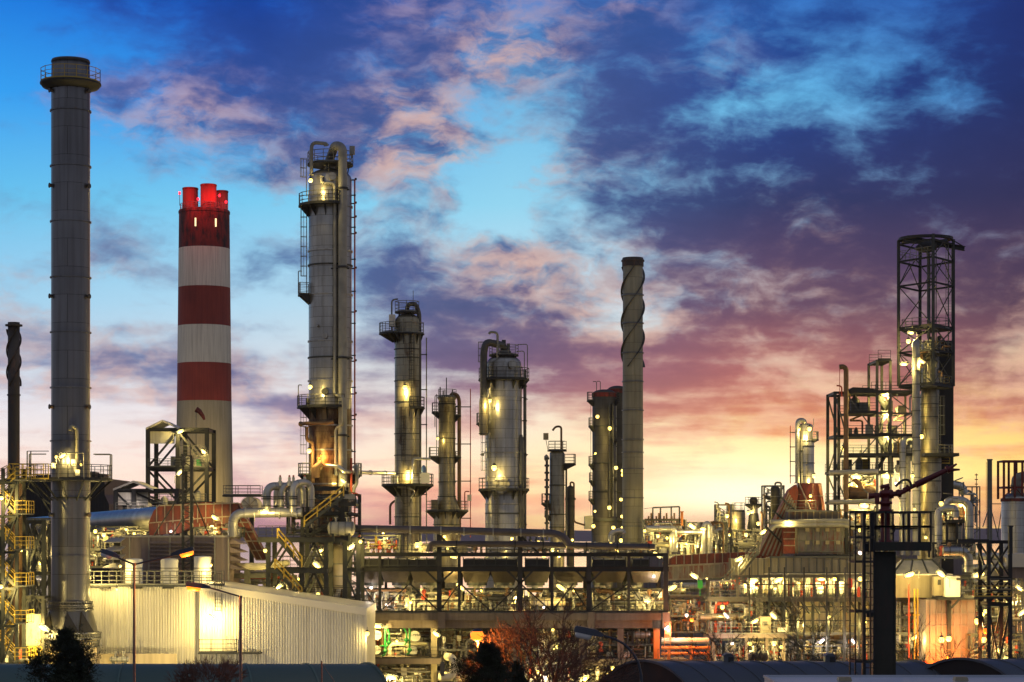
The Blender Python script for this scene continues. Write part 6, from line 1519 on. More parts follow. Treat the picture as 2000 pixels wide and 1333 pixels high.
def right_pipes():
    def P(lab,pts,r,Y,mat='pipe',grp='large silver loop pipes at the right edge',nb=8):
        t=thing('loop_pipe',lab,'pipe',W(pts[0][0],pts[0][1],Y),grp);m=MB();m.tube([W(a,b,Y+(c_ if c_ else 0)) for a,b,c_ in pts],r,18,True,r*3.0,nb);m.build('pipe_run',M[mat],t)
        for (a,b,_),(c_,d_,_) in ((pts[0],pts[1]),(pts[-1],pts[-2])):
            q=W(a,b,Y);d=(W(c_,d_,Y)-q).normalized()
            for k in (.6,2.0): m=MB();m.tube([q+d*k,q+d*(k+.1)],r*1.1,18);m.build('band',M['steel_lit'],t)
    P('front silver loop pipe rising left of the small caged vessel',[(1833,1082,0),(1833,993,0),(1866,993,0),(1866,1010,0)],.42,240)
    P('tall outer silver loop pipe arching over to the right',[(1848,1000,0),(1850,977,0),(1893,978,0),(1893,1064,0)],.46,242)
    P('fat low silver pipe turning down beside the white cabinet',[(1842,1077,0),(1892,1078,0),(1892,1118,0)],.46,224)
    P('silver pipe loop running behind the braced frame at the right edge',[(1900,1087,0),(1966,1087,0),(1966,1108,0),(1880,1110,0)],.42,238)
    P('faint silver duct elbow peeping out beside the dark casing',[(1850,945,0),(1878,950,0),(1884,965,0)],.55,280,'pipe')
    t=thing('caged_vessel','small dark caged vessel framed by the silver loop pipes','vessel',W(1860,1085,245))
    c=(X(1860,245),245);shell(t,c,[(1.1,Z(1085,245)),(1.1,Z(1030,245))],'clad_warm','shell',.5);frame(t,[X(1842,245),X(1861,245),X(1884,245)],[242.8,247],[Z(1085,245),Z(1055,245),Z(1018,245)],.25,'steel_dark','',faces='f')
    deck(t,X(1838,245),X(1888,245),242.6,247,Z(1018,245),.2,'steel_dark','f','rail_dark',rt=.06)
    pipework(1838,1890,992,1016,246,68,'yellow-lit valves on top of the small caged vessel',10,.06,.16,['pipe_cream','pipe','pipe_grey'],floors=1,valves=8,rails=False)
    # tall far vessel at the right edge
    Y=335;S_=Y/F;c=(X(1987,Y),Y);z=lambda p:Z(p,Y);x=lambda p:X(p,Y);r=31*S_
    t=thing('capped_vessel','fat cream vessel with a red framed cap at the right picture edge','vessel',(c[0],c[1],0))
    shell(t,c,[(r,0),(r,z(978))],'clad','shell',16*S_);ringband(t,c,r,z(977),.5,.1,'red_soot')
    m=MB();m.lathe([(1.0,z(966)),(1.0,z(945))],c,16);m.build('neck',M['pipe_grey'],t);pipe(t,[(c[0],Y,z(948)),(c[0]-.1,Y,z(936)),(x(2010),Y,z(930)),(x(2040),Y,z(930))],.9,'pipe_grey',1.8)
    frame(t,[x(1955),x(1976),x(1991),x(2030)],[Y-2,Y+2],[z(975),z(951),z(900)],.32,'red_soot','',faces='f')
    for a,b in ((1955,1976),(1991,1976)):
        m=MB();m.bar((x(a),Y-2.1,z(970)),(x(b),Y-2.1,z(953)),.15);m.build('brace',M['red_soot'],t)
    Y=500;t=thing('distant_chimney','thin pale distant chimney near the right edge','chimney',(X(1933,Y),Y,0));c=(X(1933,Y),Y);shell(t,c,[(.62,0),(.55,Z(900,Y)),(.68,Z(899,Y)),(.68,Z(897,Y))],'stack_pale');rungs(t,c,.5,180,Z(1045,Y),Z(902,Y),'red_soot',False,.8)
    t=thing('derrick_frame','thin A-shaped stay frame around the thin distant chimney','steel frame',(X(1935,Y),Y-4,0))
    for a,b,c_,d_ in ((1926,985,1926,1060),(1950,985,1952,1060),(1926,985,1950,985),(1926,987,1945,1060),(1950,987,1940,1050),(1926,987,1912,1030)):
        m=MB();m.bar((X(a,Y),Y-4,Z(b,Y)),(X(c_,Y),Y-4,Z(d_,Y)),.2);m.build('strut',M['galv'],t)
    Y=420;t=thing('flare_tip_frame','thin striped mast beside the distant tank frame at right','mast',(X(1907,Y),Y,Z(1000,Y)))
    m=MB();m.bar((X(1907,Y),Y,Z(1060,Y)),(X(1907,Y),Y,Z(925,Y)),.12);m.build('pole',M['galv'],t)
    for q in (928,937,946): 
        m=MB();m.bar((X(1904,Y),Y,Z(q,Y)),(X(1910,Y),Y,Z(q,Y)),.18);m.build('cross_arm',M['red_pipe'],t)
    pipework(1880,1915,950,1060,400,69,'faint distant framework of pipes right of the dark casing',8,.1,.2,['pipe_cream','galv'],floors=4,valves=4,rails=False)
    # control building at the right
    Y=262;t=thing('flat_roof_building','pale flat-roofed building with a wide overhanging roof at the right edge','building',(X(1990,Y),Y,0))
    m=MB();m.box(X(1905,Y),X(2100,Y),Y,Y+8,0,Z(1112,Y));m.build('wall',M['cream_wall'],t)
    m=MB();m.box(X(1975,Y-2),X(2100,Y-2),Y-2,Y+9,Z(1108,Y-2),Z(1082,Y-2));m.build('roof',M['fascia'],t)
    m=MB();m.box(X(1960,Y-1),X(2100,Y-1),Y-1,Y-.02,Z(1136,Y-1),Z(1108.5,Y-1));m.build('eaves_panel',M['mauve'],t)
    # braced frame at right
    Y=216;z=lambda p:Z(p,Y);x=lambda p:X(p,Y)
    t=thing('braced_trestle','dark cross-braced trestle frame near the right picture edge','steel structure',(x(1950),Y,0))
    frame(t,[x(1931),x(1973)],[Y,Y+4],[0,z(1178),z(1127),z(1056)],.36,'steel_dark','X',faces='fb')
    m=MB();m.bar((x(1870),Y,z(1057)),(x(1931),Y,z(1057)),.35);m.build('beam',M['steel_dark'],t);m=MB();m.bar((x(1908),Y,z(1062)),(x(1922),Y,z(1104)),.2);m.build('brace',M['steel_dark'],t)
    deck(t,x(1900),x(1973),Y-.6,Y+4,z(1166),.2,'steel','f','yellow',rt=.06);deck(t,x(1931),x(1973),Y-.6,Y+4,z(1152),.15,'steel','f','galv',rt=.05)
    pipework(1905,1998,1130,1240,232,70,'lit pipes and platforms behind the trestle frame',26,.07,.22,['pipe_cream','pipe','pipe_grey','pipe_brown'],floors=4,valves=14)
    pipework(1900,1998,1240,1300,225,71,'brown-lit low pipework at the bottom right corner',18,.07,.2,['pipe_brown','pipe_cream','pipe_grey'],floors=2,valves=10)
    t=thing('brick_post','small dark square post with a cap right of the trestle frame','post',W(1974,1082,214));m=MB();m.box(X(1971,214),X(1978,214),214,214.4,Z(1082,214),Z(1030,214));m.box(X(1970,214),X(1979,214),213.9,214.5,Z(1030,214),Z(1027,214));m.build('shaft',M['steel_dark'],t)
right_pipes()
# ---------------------------------------------------------------- long lit equipment deck
def lit_deck():
    Y=234;z=lambda p:Z(p,Y);x=lambda p:X(p,Y)
    t=thing('equipment_deck','long brightly lit equipment deck with railing across the right half','platform',(x(1600),Y,0))
    m=MB();m.box(x(1382),x(1905),Y,Y+5,z(1173),z(1168));m.build('floor',M['steel_lit'],t)
    m=MB();m.ibeam((x(1382),Y-.1,z(1171)),(x(1905),Y-.1,z(1171)),.3,.5);m.build('edge_beam',M['steel_lit'],t)
    m=MB();m.rail([(x(1385),Y-.15,z(1168)),(x(1903),Y-.15,z(1168))],1.2,sp=1.15,t=.055);m.build('railing',M['galv'],t)
    for p in (1440,1485,1545,1590,1636,1655,1700,1745,1790,1905):
        m=MB();m.ibeam((x(p),Y,z(1168)),(x(p),Y,z(1127)),.28,.28);m.build('post',M['steel_lit'],t)
    m=MB();m.ibeam((x(1430),Y,z(1126)),(x(1905),Y,z(1126)),.25,.3);m.build('upper_beam',M['steel_lit'],t)
    for k,p in enumerate(range(1470,1710,19)):
        m=MB();m.bar((x(p),Y+.1,z(1174)),(x(p+18),Y+.6,z(1198)),.22);m.build('knee_brace',M['steel'],t)
    for p in range(1470,1710,30):
        m=MB();m.ibeam((x(p),Y+.7,0),(x(p),Y+.7,z(1174)),.24,.24);m.build('leg',M['steel'],t)
    Yb=238.5
    t=thing('furnace_wall','tall cream panelled furnace wall under and behind the lit equipment deck','furnace wall',(X(1600,Yb),Yb,0))
    m=MB();m.box(X(1455,Yb),X(1800,Yb),Yb,Yb+6,0,Z(1174.5,Yb));m.box(X(1500,Yb+2.2),X(1760,Yb+2.2),Yb+2.2,Yb+6,Z(1174,Yb),Z(1122,Yb));m.build('wall',M['cream_wall'],t)
    m=MB()
    for p in range(1460,1800,14): m.bar((X(p,Yb),Yb-.06,Z(1300,Yb)),(X(p,Yb),Yb-.06,Z(1176,Yb)),.14)
    for q in (1196,1222,1238): m.bar((X(1456,Yb),Yb-.08,Z(q,Yb)),(X(1798,Yb),Yb-.08,Z(q,Yb)),.16)
    m.build('stiffener',M['steel_lit'],t)
    for p in (1648,1560,1690):
        m=MB();c=(X(p,Yb-1),Yb-1);m.lathe([(.75,Z(1238,Yb)),(.5,Z(1225,Yb)),(.42,Z(1180,Yb))],c,16);m.build('downcomer',M['panel_cream'],t)
    for a,b in ((1632,1656),(1530,1548),(1585,1600)):
        m=MB();m.box(X(a,Yb),X(b,Yb),Yb-.2,Yb-.1,Z(1288,Yb),Z(1252,Yb));m.build('door',M['pipe_grey'],t)
        m=MB();m.box(X(a-2,Yb),X(b+2,Yb),Yb-.12,Yb-.07,Z(1290,Yb),Z(1249,Yb));m.build('door_frame',M['white'],t)
    t=thing('lower_gallery','narrow lower gallery with railing along the cream furnace wall','walkway',(x(1600),Y+1.5,z(1242)))
    m=MB();m.box(x(1536),x(1805),Y+1.6,Y+3.5,z(1242),z(1239));m.build('floor',M['steel_lit'],t);m=MB();m.rail([(x(1536),Y+1.6,z(1239)),(x(1700),Y+1.6,z(1239))],1.1,sp=1.3,t=.05);m.build('railing',M['galv'],t)
    m=MB();m.rail([(x(1580),Y-1,z(1290)),(x(1905),Y-1,z(1290))],1.2,sp=1.2,t=.05);m.box(x(1580),x(1905),Y-1.2,Y+2,z(1293),z(1290.2));m.build('ground_gallery',M['steel'],t)
    t=thing('deck_scaffold','slender dark scaffold of uprights and rails before the lit equipment deck','scaffold',(x(1600),Y-1,z(1300)))
    for p in (1462,1500,1530,1568,1612,1648):
        m=MB();m.bar((x(p),Y-.9,z(1300)),(x(p),Y-.9,z(1108)),.16);m.build('upright',M['steel'],t)
    for q in (1142,1185,1212,1262):
        m=MB();m.bar((x(1455),Y-.75,z(q)),(x(1660),Y-.75,z(q)),.12);m.build('ledger',M['steel'],t)
    for a,b in ((1462,1500),(1530,1568),(1612,1648)):
        m=MB();m.bar((x(a),Y-1.0,z(1212)),(x(b),Y-1.0,z(1185)),.1);m.build('brace',M['steel'],t)
        m=MB();m.ladder((x((a+b)/2),Y-1.1,z(1240)),(x((a+b)/2),Y-1.1,z(1168)),(1,0,0),(0,-1,0),.5,True);m.build('ladder',M['steel_lit'],t)
    # pots, cabinets and small things standing on the deck
    R=random.Random(12);k=0
    spots=[(1452,8,28,'pipe_cream'),(1466,6,32,'white'),(1478,5,22,'pipe_grey'),(1497,8,26,'panel_cream'),(1512,7,20,'pipe_grey'),(1524,7,27,'panel_cream'),(1556,6,24,'steel_lit'),(1575,5,30,'pipe'),(1602,8,24,'white'),(1622,6,26,'pipe_grey'),(1643,8,32,'white'),(1668,6,22,'pipe_cream'),(1686,5,28,'pipe'),(1716,6,24,'panel_cream'),(1731,7,26,'panel_cream'),(1770,8,24,'white'),(1785,7,26,'panel_cream')]
    for px,rp,h,mt in spots:
        nm={'white':'white','pipe_cream':'cream','panel_cream':'buff','pipe_grey':'grey','pipe':'silver','steel_lit':'dark grey'}[mt]
        near=['by the sloping ladder end','under the cream duct','between the deck posts','behind the dark ladder','beside the monitor column'][min(4,int((px-1440)/72))]
        k+=1;ordn=['first','second','third','fourth','fifth','sixth','seventh','eighth','ninth','tenth','eleventh','twelfth','thirteenth','fourteenth','fifteenth','sixteenth','seventeenth'][k-1]
        drum(px,1168-h,1168,Y+1.6+R.uniform(0,1.2),rp*.8,f'{nm} pot {near}, {ordn} from left on the lit equipment deck',mt,'pots on the lit equipment deck',rings=1,topstuff=k%2==0,legs=True,domeh=.3)
    pipework(1385,1455,1130,1168,Y+3,72,'bright pipes at the left end of the lit equipment deck',16,.05,.15,['pipe_cream','pipe','red_pipe','pipe_grey'],floors=1,valves=12,rails=False)
    pipework(1455,1545,1126,1168,Y+3.5,73,'bright valves on the lit deck under the sloping ladder',16,.05,.15,['pipe_cream','pipe','red_pipe','pipe_grey'],floors=1,valves=14,rails=False)
    pipework(1545,1640,1126,1168,Y+3.5,74,'pipes and valves in the middle of the lit deck',16,.05,.15,['pipe_cream','pipe','red_pipe','pipe_grey'],floors=1,valves=14,rails=False)
    pipework(1640,1750,1128,1168,Y+3.5,75,'pipes on the lit deck behind the monitor column',16,.05,.15,['pipe_cream','pipe','red_pipe','pipe_grey'],floors=1,valves=12,rails=False)
    for i,(a,q,b_) in enumerate(((1660,1130,1148),(1676,1146,1166),(1795,1149,1166),(1690,1275,1290),(1777,1276,1292))):
        t=thing('extinguisher' if i>0 else 'red_board',['red board on a post behind the dark ladder','red extinguisher on the lit deck behind the dark ladder','red extinguisher on the railing in front of the cream box','red extinguisher low beside the dark ladder','dark red extinguisher at the foot of the mauve furnace box'][i],'extinguisher' if i else 'sign',W(a,b_,Y-.4));m=MB()
        if i: m.lathe([(.16,z(b_)),(.18,z(b_-3)),(.18,z(q+4)),(.07,z(q+1)),(.05,z(q))],(x(a),Y-.4),12)
        else: m.box(x(a-3.5),x(a+3.5),Y-.45,Y-.4,z(b_),z(q));m.bar((x(a),Y-.36,z(b_)),(x(a),Y-.36,z(1168)),.06)
        m.build('body',M['red_pipe'],t)
lit_deck()
def cream_hopper():
    Y=230;z=lambda p:Z(p,Y);x=lambda p:X(p,Y)
    t=thing('cream_hopper_box','cream steel box with sloping dark hipped roof right of the monitor column','enclosure',(x(1800),Y,z(1168)))
    m=MB();m.box(x(1748),x(1822),Y+.5,Y+4,z(1168),z(1124));m.build('wall',M['panel_cream'],t)
    m=MB();a,b=x(1744),x(1848);v=[(a,Y,z(1121)),(b,Y,z(1121)),(b,Y+4.5,z(1121)),(a,Y+4.5,z(1121)),(x(1770),Y+1.6,z(1094)),(x(1826),Y+1.6,z(1094)),(x(1826),Y+3,z(1094)),(x(1770),Y+3,z(1094))]
    m.add(v,[(0,1,5,4),(1,2,6,5),(2,3,7,6),(3,0,4,7),(4,5,6,7),(3,2,1,0)]);m.build('hipped_roof',M['pipe_grey'],t)
    m=MB()
    for p,q in ((0,4),(1,5)): m.bar(Vector(v[p])+Vector((0,-.03,.03)),Vector(v[q])+Vector((0,-.03,.03)),.14)
    for f in (.33,.66): m.bar(Vector(v[0]).lerp(Vector(v[1]),f)+Vector((0,-.03,.03)),Vector(v[4]).lerp(Vector(v[5]),f)+Vector((0,-.03,.03)),.12)
    m.bar(v[4],v[5],.16);m.build('ridge_trim',M['steel'],t)
    m=MB();m.box(x(1740),x(1860),Y-.3,Y+4.6,z(1124),z(1121.4));m.build('eaves',M['fascia'],t)
    t=thing('white_cabinet','tall white cabinet with a small window on the deck right of the cream box','cabinet',(x(1850),Y-2,z(1166)))
    m=MB();m.box(x(1838),x(1866),Y-2.5,Y-.6,z(1165),z(1125));m.build('cabinet_body',M['white'],t)
    m=MB();m.box(x(1818),x(1837.5),Y-1.5,Y-.5,z(1163),z(1126));m.build('side_panel',M['panel_cream'],t)
    m=MB();m.box(x(1826),x(1832),Y-1.6,Y-1.52,z(1142),z(1132));m.build('window',M['black'],t)
    m=MB();m.lathe([(.2,z(1133)),(.26,z(1131)),(.2,z(1128))],(x(1862),Y-2.7),10);m.build('siren',M['pipe_dark'],t)
    t=thing('dark_ledge','dark platform carrying the white cabinet over the mauve furnace box','platform',(x(1860),Y-2.6,z(1170)))
    m=MB();m.box(x(1822),x(1905),Y-3,Y+1,z(1170),z(1165.6));m.build('floor',M['steel_dark'],t);m=MB();m.rail([(x(1870),Y-2.9,z(1165.4)),(x(1903),Y-2.9,z(1165.4))],1.2,sp=1.1,t=.06);m.build('railing',M['rail_dark'],t)
    m=MB();m.bar((x(1847),Y-2.9,z(1186)),(x(1862),Y-2.9,z(1170)),.2);m.build('knee_brace',M['steel_dark'],t)
    t=thing('mauve_furnace','tall mauve grey furnace box lit orange from below, right of the monitor column','furnace',(x(1850),Y,0))
    m=MB();m.box(x(1803),x(1898),Y-1.5,Y+4,0,z(1171));m.build('wall',M['mauve'],t)
    m=MB()
    for p in (1804,1812,1824,1834,1848,1858,1871,1884,1897): m.bar((x(p),Y-1.58,z(1320)),(x(p),Y-1.58,z(1172)),.13)
    for q in (1198,1222,1258,1290): m.bar((x(1803),Y-1.6,z(q)),(x(1898),Y-1.6,z(q)),.12)
    m.build('stiffener',M['mauve'],t)
    m=MB();m.box(x(1843),x(1850),Y-2,Y-1.6,z(1300),z(1172));m.build('dark_post',M['steel_dark'],t)
    m=MB();m.box(x(1796),x(1905),Y-2.6,Y-1.5,z(1294),z(1289));m.build('red_ledge',M['red_pipe'],t)
    m=MB();m.rail([(x(1800),Y-2.5,z(1289)),(x(1903),Y-2.5,z(1289))],1.2,sp=1.1,t=.05);m.build('railing',M['pipe_brown'],t)
    for i,(p,mt,nm) in enumerate(((1770,'red_pipe','thin red'),(1781,'yellow','thin yellow'),(1787,'yellow','second thin yellow'))):
        t=thing('thin_riser',nm+' upright pipe left of the mauve furnace','pipe',(x(p),Y-1.5,z(1300)));m=MB();m.tube([(x(p),Y-1.5,z(1300)),(x(p),Y-1.5,z(1140 if i==0 else 1150))],.09,8)
        m.tube([(x(p),Y-1.5,z(1202)),(x(p),Y-1.5,z(1199))],.2,8);m.build('tube',M[mt],t)
cream_hopper()
def stairs_right():
    Y=248;z=lambda p:Z(p,Y);x=lambda p:X(p,Y)
    for lab,a,b in (('upper sloping yellow-grey stair against the cream duct',(1440,1126),(1478,1078)),('lower sloping stair below the upper one, beside the silver tank',(1388,1170),(1432,1126))):
        t=thing('sloping_stair',lab,'stair',(x(a[0]),Y-2,z(a[1])),'sloping stairs left of the lit deck');m=MB();p=(x(a[0]),Y-2,z(a[1]));q=(x(b[0]),Y-2,z(b[1]));m.stair(p,q,(0,.9,0));m.build('stair_flight',M['steel_lit'],t);m=MB();m.stair_rail(p,q,(0,.9,0),1.2,.08);m.build('handrail',M['galv'],t)
    t=thing('silver_tank','blue-silver horizontal tank on the gallery right of the cooler bank','tank',W(1370,1160,262));Y=262
    m=MB();m.tube([W(1330,1146,Y),W(1334,1146,Y),W(1412,1146,Y),W(1416,1146,Y)],[.5,.72,.72,.5],20);m.build('shell',M['pipe'],t)
    Y=240;z=lambda p:Z(p,Y);x=lambda p:X(p,Y)
    t=thing('gallery','brown gallery with railing right of the cooler bank','platform',(x(1350),Y,z(1170)))
    m=MB();m.box(x(1308),x(1390),Y,Y+4,z(1169),z(1164));m.build('floor',M['concrete'],t);m=MB();m.rail([(x(1308),Y,z(1164)),(x(1385),Y,z(1164))],1.2,sp=1.2,t=.06);m.build('railing',M['galv'],t)
    for p in (1322,1352): m=MB();m.ibeam((x(p),Y+1,0),(x(p),Y+1,z(1169)),.3,.3);m.build('leg',M['pipe_brown'],t)
    t=thing('green_board','small bright green board on the gallery beside the silver tank','sign',W(1365,1149,Y));m=MB();m.box(x(1362),x(1372),Y-.3,Y-.2,z(1149),z(1134));m.bar((x(1367),Y-.15,z(1164)),(x(1367),Y-.15,z(1149)),.08);m.build('board',noisy('green_board_paint',(.03,.45,.06),(.05,.55,.09),1,.4),t)
    hvessel(1306,1340,1156,244,9,'cream rounded drum on the brown gallery','clad_warm',cat='drum')
    hvessel(1366,1452,1206,232,7,'long brown horizontal exchanger with a lit left end','clad_warm',cat='vessel')
    t=thing('lower_deck','grey beam-edged lower deck left of the cream furnace wall','platform',W(1480,1245,230));Y=230;z=lambda p:Z(p,Y);x=lambda p:X(p,Y)
    m=MB();m.box(x(1380),x(1537),Y,Y+4,z(1247),z(1239));m.build('floor',M['concrete'],t);m=MB();m.rail([(x(1384),Y,z(1239)),(x(1535),Y,z(1239))],1.2,sp=1.2,t=.05);m.build('railing',M['galv'],t)
    for p in (1395,1460,1500,1533): m=MB();m.box(x(p-3),x(p+3),Y+1,Y+1.6,0,z(1247.3));m.build('leg',M['concrete'],t)
    t=thing('notice_board','cream notice board on the lower deck beside the bare tree','sign',W(1526,1234,Y-.5));m=MB();m.box(x(1518),x(1535),Y-.5,Y-.4,z(1234),z(1226));m.build('board',M['white'],t)
    t=thing('silencer_box','cream machine box with a dark opening on the lower deck','machine',W(1497,1238,Y+1));m=MB();m.box(x(1487),x(1508),Y+1,Y+3,z(1238),z(1206));m.build('casing',M['panel_cream'],t);m=MB();m.box(x(1491),x(1501),Y+.9,Y+.98,z(1222),z(1215));m.build('opening',M['black'],t)
    hvessel(1461,1501,1280,229,9.5,'big dark horizontal tank under the lower deck','pipe_dark',cat='tank')
    pipework(1310,1385,1172,1235,238,76,'brown-lit pipework under the brown gallery',22,.07,.22,['pipe_brown','pipe_cream','pipe','orange'],floors=2,valves=12)
    pipework(1385,1470,1175,1238,234,77,'tangled pipework around the brown horizontal exchanger',26,.06,.2,['pipe_brown','pipe_cream','pipe','pipe_grey','red_pipe'],floors=2,valves=16)
    pipework(1460,1540,1178,1238,235,78,'pipes and boxes beside the machine box on the lower deck',18,.06,.18,['pipe_brown','pipe_cream','pipe_grey'],floors=2,valves=12)
    pipework(1385,1535,1249,1296,233,79,'lit pipe tangle under the lower deck',30,.06,.2,['pipe_cream','pipe','pipe_grey','red_pipe'],floors=1,valves=20)
    pipework(1540,1700,1249,1296,236,80,'cream pipes along the foot of the furnace wall',24,.06,.18,['pipe_cream','pipe','panel_cream','orange'],floors=1,valves=14)
    pipework(1750,1802,1175,1300,234,81,'pipes and ladders between the monitor column and mauve furnace',20,.06,.18,['pipe_cream','pipe_grey','pipe_brown'],floors=4,valves=12)
    pipework(1825,1905,1060,1090,236,82,'dark rails and pipes above the cream box roof',12,.06,.2,['pipe_dark','pipe_grey'],floors=1,valves=6,fmat='steel_dark')
    pipework(1860,1905,1128,1166,232,83,'pipes between the white cabinet and the trestle frame',12,.06,.18,['pipe_dark','pipe_grey','pipe_cream'],floors=1,valves=8,rails=False)
    # orange lit gantry
    Y=227;z=lambda p:Z(p,Y);x=lambda p:X(p,Y)
    t=thing('orange_gantry','orange-lit low pipe gantry with ladder under the sodium lamp','gantry',(x(1330),Y,z(1298)))
    for q,r_,mt in ((1252,.32,'pipe_cream'),(1266,.22,'orange'),(1277,.18,'orange')):
        m=MB();m.tube([(x(1292),Y,z(q)),(x(1384),Y,z(q))],r_,12);m.build('pipe',M[mt],t)
    for p in (1306,1350,1384): m=MB();m.bar((x(p),Y,z(1298)),(x(p),Y,z(1262)),.3);m.build('post',M['orange'],t)
    m=MB();m.ladder((x(1303),Y-.5,z(1290)),(x(1303),Y-.5,z(1215)),(1,0,0),(0,-1,0),.6,True);m.build('ladder',M['orange'],t)
    m=MB();m.rail([(x(1284),Y-.8,z(1290)),(x(1384),Y-.8,z(1290))],1.2,sp=1.1,t=.05);m.build('railing',M['pipe_brown'],t)
stairs_right()
# ================================================================ FOREGROUND
def monitor_tower():
    Y=77;S_=Y/F;z=lambda p:Z(p,Y);x=lambda p:X(p,Y);D=1.7
    t=thing('monitor_tower','dark foreground platform tower on one thick column with a caged ladder','tower',(x(1728),Y,8.5))
    m=MB();m.box(x(1708),x(1748),Y,Y+.7,8.4,z(1078));m.build('column',M['mon_col'],t)
    m=MB();m.box(x(1706.5),x(1709.5),Y-.03,Y+.73,8.4,z(1078));m.box(x(1746.5),x(1749.5),Y-.03,Y+.73,8.4,z(1078));m.build('column_flange',M['mon_col'],t)
    m=MB();m.box(x(1694),x(1814),Y-.5,Y+D,z(1076),z(1059));m.build('platform',M['mon_col'],t)
    m=MB();m.box(x(1686),x(1706),Y-.3,Y+.6,z(1078),z(1062));m.box(x(1692),x(1706),Y-.1,Y+.5,z(1206),z(1192));m.build('ladder_landing',M['steel_dark'],t)
    m=MB()
    for yy in (Y-.45,Y+D-.05):
        for q in (1001,1029,1033 if yy>Y else 1029): m.bar((x(1655 if yy<Y else 1697),yy,z(q)),(x(1814),yy,z(q)),.07)
        for p in (1698,1725,1760,1791,1813): m.bar((x(p),yy,z(1060)),(x(p),yy,z(1000)),.10 if p in (1698,1791) else .07)
    for q in (1001,1029):
        for p in (1698,1813): m.bar((x(p),Y-.45,z(q)),(x(p),Y+D,z(q)),.07)
    m.build('railing',M['rail_dark'],t)
    m=MB();zb=8.5
    m.bar((x(1686),Y-.1,zb),(x(1686),Y-.1,z(1000)),.13);m.bar((x(1706),Y-.1,zb),(x(1706),Y-.1,z(1060)),.07)
    k=z(1060)
    while k>zb: m.bar((x(1686),Y-.1,k),(x(1706),Y-.1,k),.035);k-=.28
    m.build('ladder',M['rail_dark'],t)
    m=MB()
    for p,yy in ((1657,Y-.35),(1664,Y-.75),(1678,Y-.95),(1692,Y-.9),(1701,Y-.6)): m.bar((x(p),yy,zb+1),(x(p),yy,z(1000)),.05)
    for q in (1001,1050,1097,1193,1290,1385):
        P=[(x(1706),Y-.1),(x(1701),Y-.6),(x(1692),Y-.9),(x(1678),Y-.95),(x(1664),Y-.75),(x(1657),Y-.35),(x(1657),Y),(x(1686),Y-.05)]
        for a,b in zip(P,P[1:]): m.bar((a[0],a[1],z(q)),(b[0],b[1],z(q)),.035,.08)
    m.build('ladder_cage',M['rail_dark'],t)
    # water cannon stands on the tower: a thing of its own
    c=(x(1733),Y+.4);t=thing('water_cannon','dark red fire water cannon with forked nozzle on the foreground platform','fire monitor',(c[0],c[1],z(1059)))
    yy=c[1]
    m=MB();m.lathe([(.26,z(1059)),(.26,z(1056)),(.17,z(1055)),(.17,z(1000)),(.24,z(999)),(.24,z(995)),(.17,z(994)),(.17,z(986)),(.25,z(985)),(.25,z(980)),(.15,z(979)),(.16,z(968)),(.22,z(966)),(.22,z(960)),(.10,z(957))],c,18);m.build('riser',M['cannon'],t)
    m=MB();m.tube([(x(1699),yy,z(969)),(x(1702),yy,z(969))],.13,14);m.tube([(x(1702),yy,z(969)),(x(1760),yy,z(964)),(x(1772),yy,z(958))],.095,14);m.tube([(x(1740),yy,z(966)),(x(1748),yy,z(965))],.16,14);m.tube([(x(1756),yy,z(965)),(x(1762),yy,z(963))],.15,14);m.build('swivel_body',M['cannon'],t)
    m=MB();m.tube([(x(1716),yy-.1,z(985)),(x(1716),yy-.1,z(968))],.09,12);m.tube([(x(1722),yy-.05,z(952)),(x(1740),yy-.05,z(948))],.07,12);m.tube([(x(1733),yy,z(962)),(x(1738),yy,z(950))],.1,12);m.build('gearbox',M['cannon'],t)
    m=MB();a=Vector((x(1768),yy,z(959)));b=Vector((x(1853),yy,z(918)))
    m.tube([a,a.lerp(b,.12),a.lerp(b,.125),a.lerp(b,.3),a.lerp(b,.31),b],[.10,.10,.075,.075,.115,.085],16);m.tube([a.lerp(b,.10),a.lerp(b,.14)],.14,16);m.tube([a.lerp(b,.28),a.lerp(b,.31)],.13,16);m.tube([b,b.lerp(a,-.06)],.14,16);m.build('barrel',M['cannon'],t)
    for (p,q) in ((1873,906),(1879,917)):
        m=MB();e=Vector((x(p),yy,z(q)));d=(e-b);m.tube([b+d*.1,e],[.075,.035],10);m.build('nozzle_fork',M['cannon'],t)
    m=MB();m.tube([(x(1752),yy-.1,z(950)),(x(1762),yy-.1,z(940)),(x(1774),yy-.1,z(936)),(x(1781),yy-.1,z(941)),(x(1783),yy-.1,z(951))],.045,8,True,.12);m.tube([(x(1745),yy-.2,z(1022)),(x(1750),yy-.2,z(1030)),(x(1748),yy-.2,z(1040)),(x(1741),yy-.2,z(1044))],.03,8,True,.1);m.build('hose',M['black'],t)
monitor_tower()
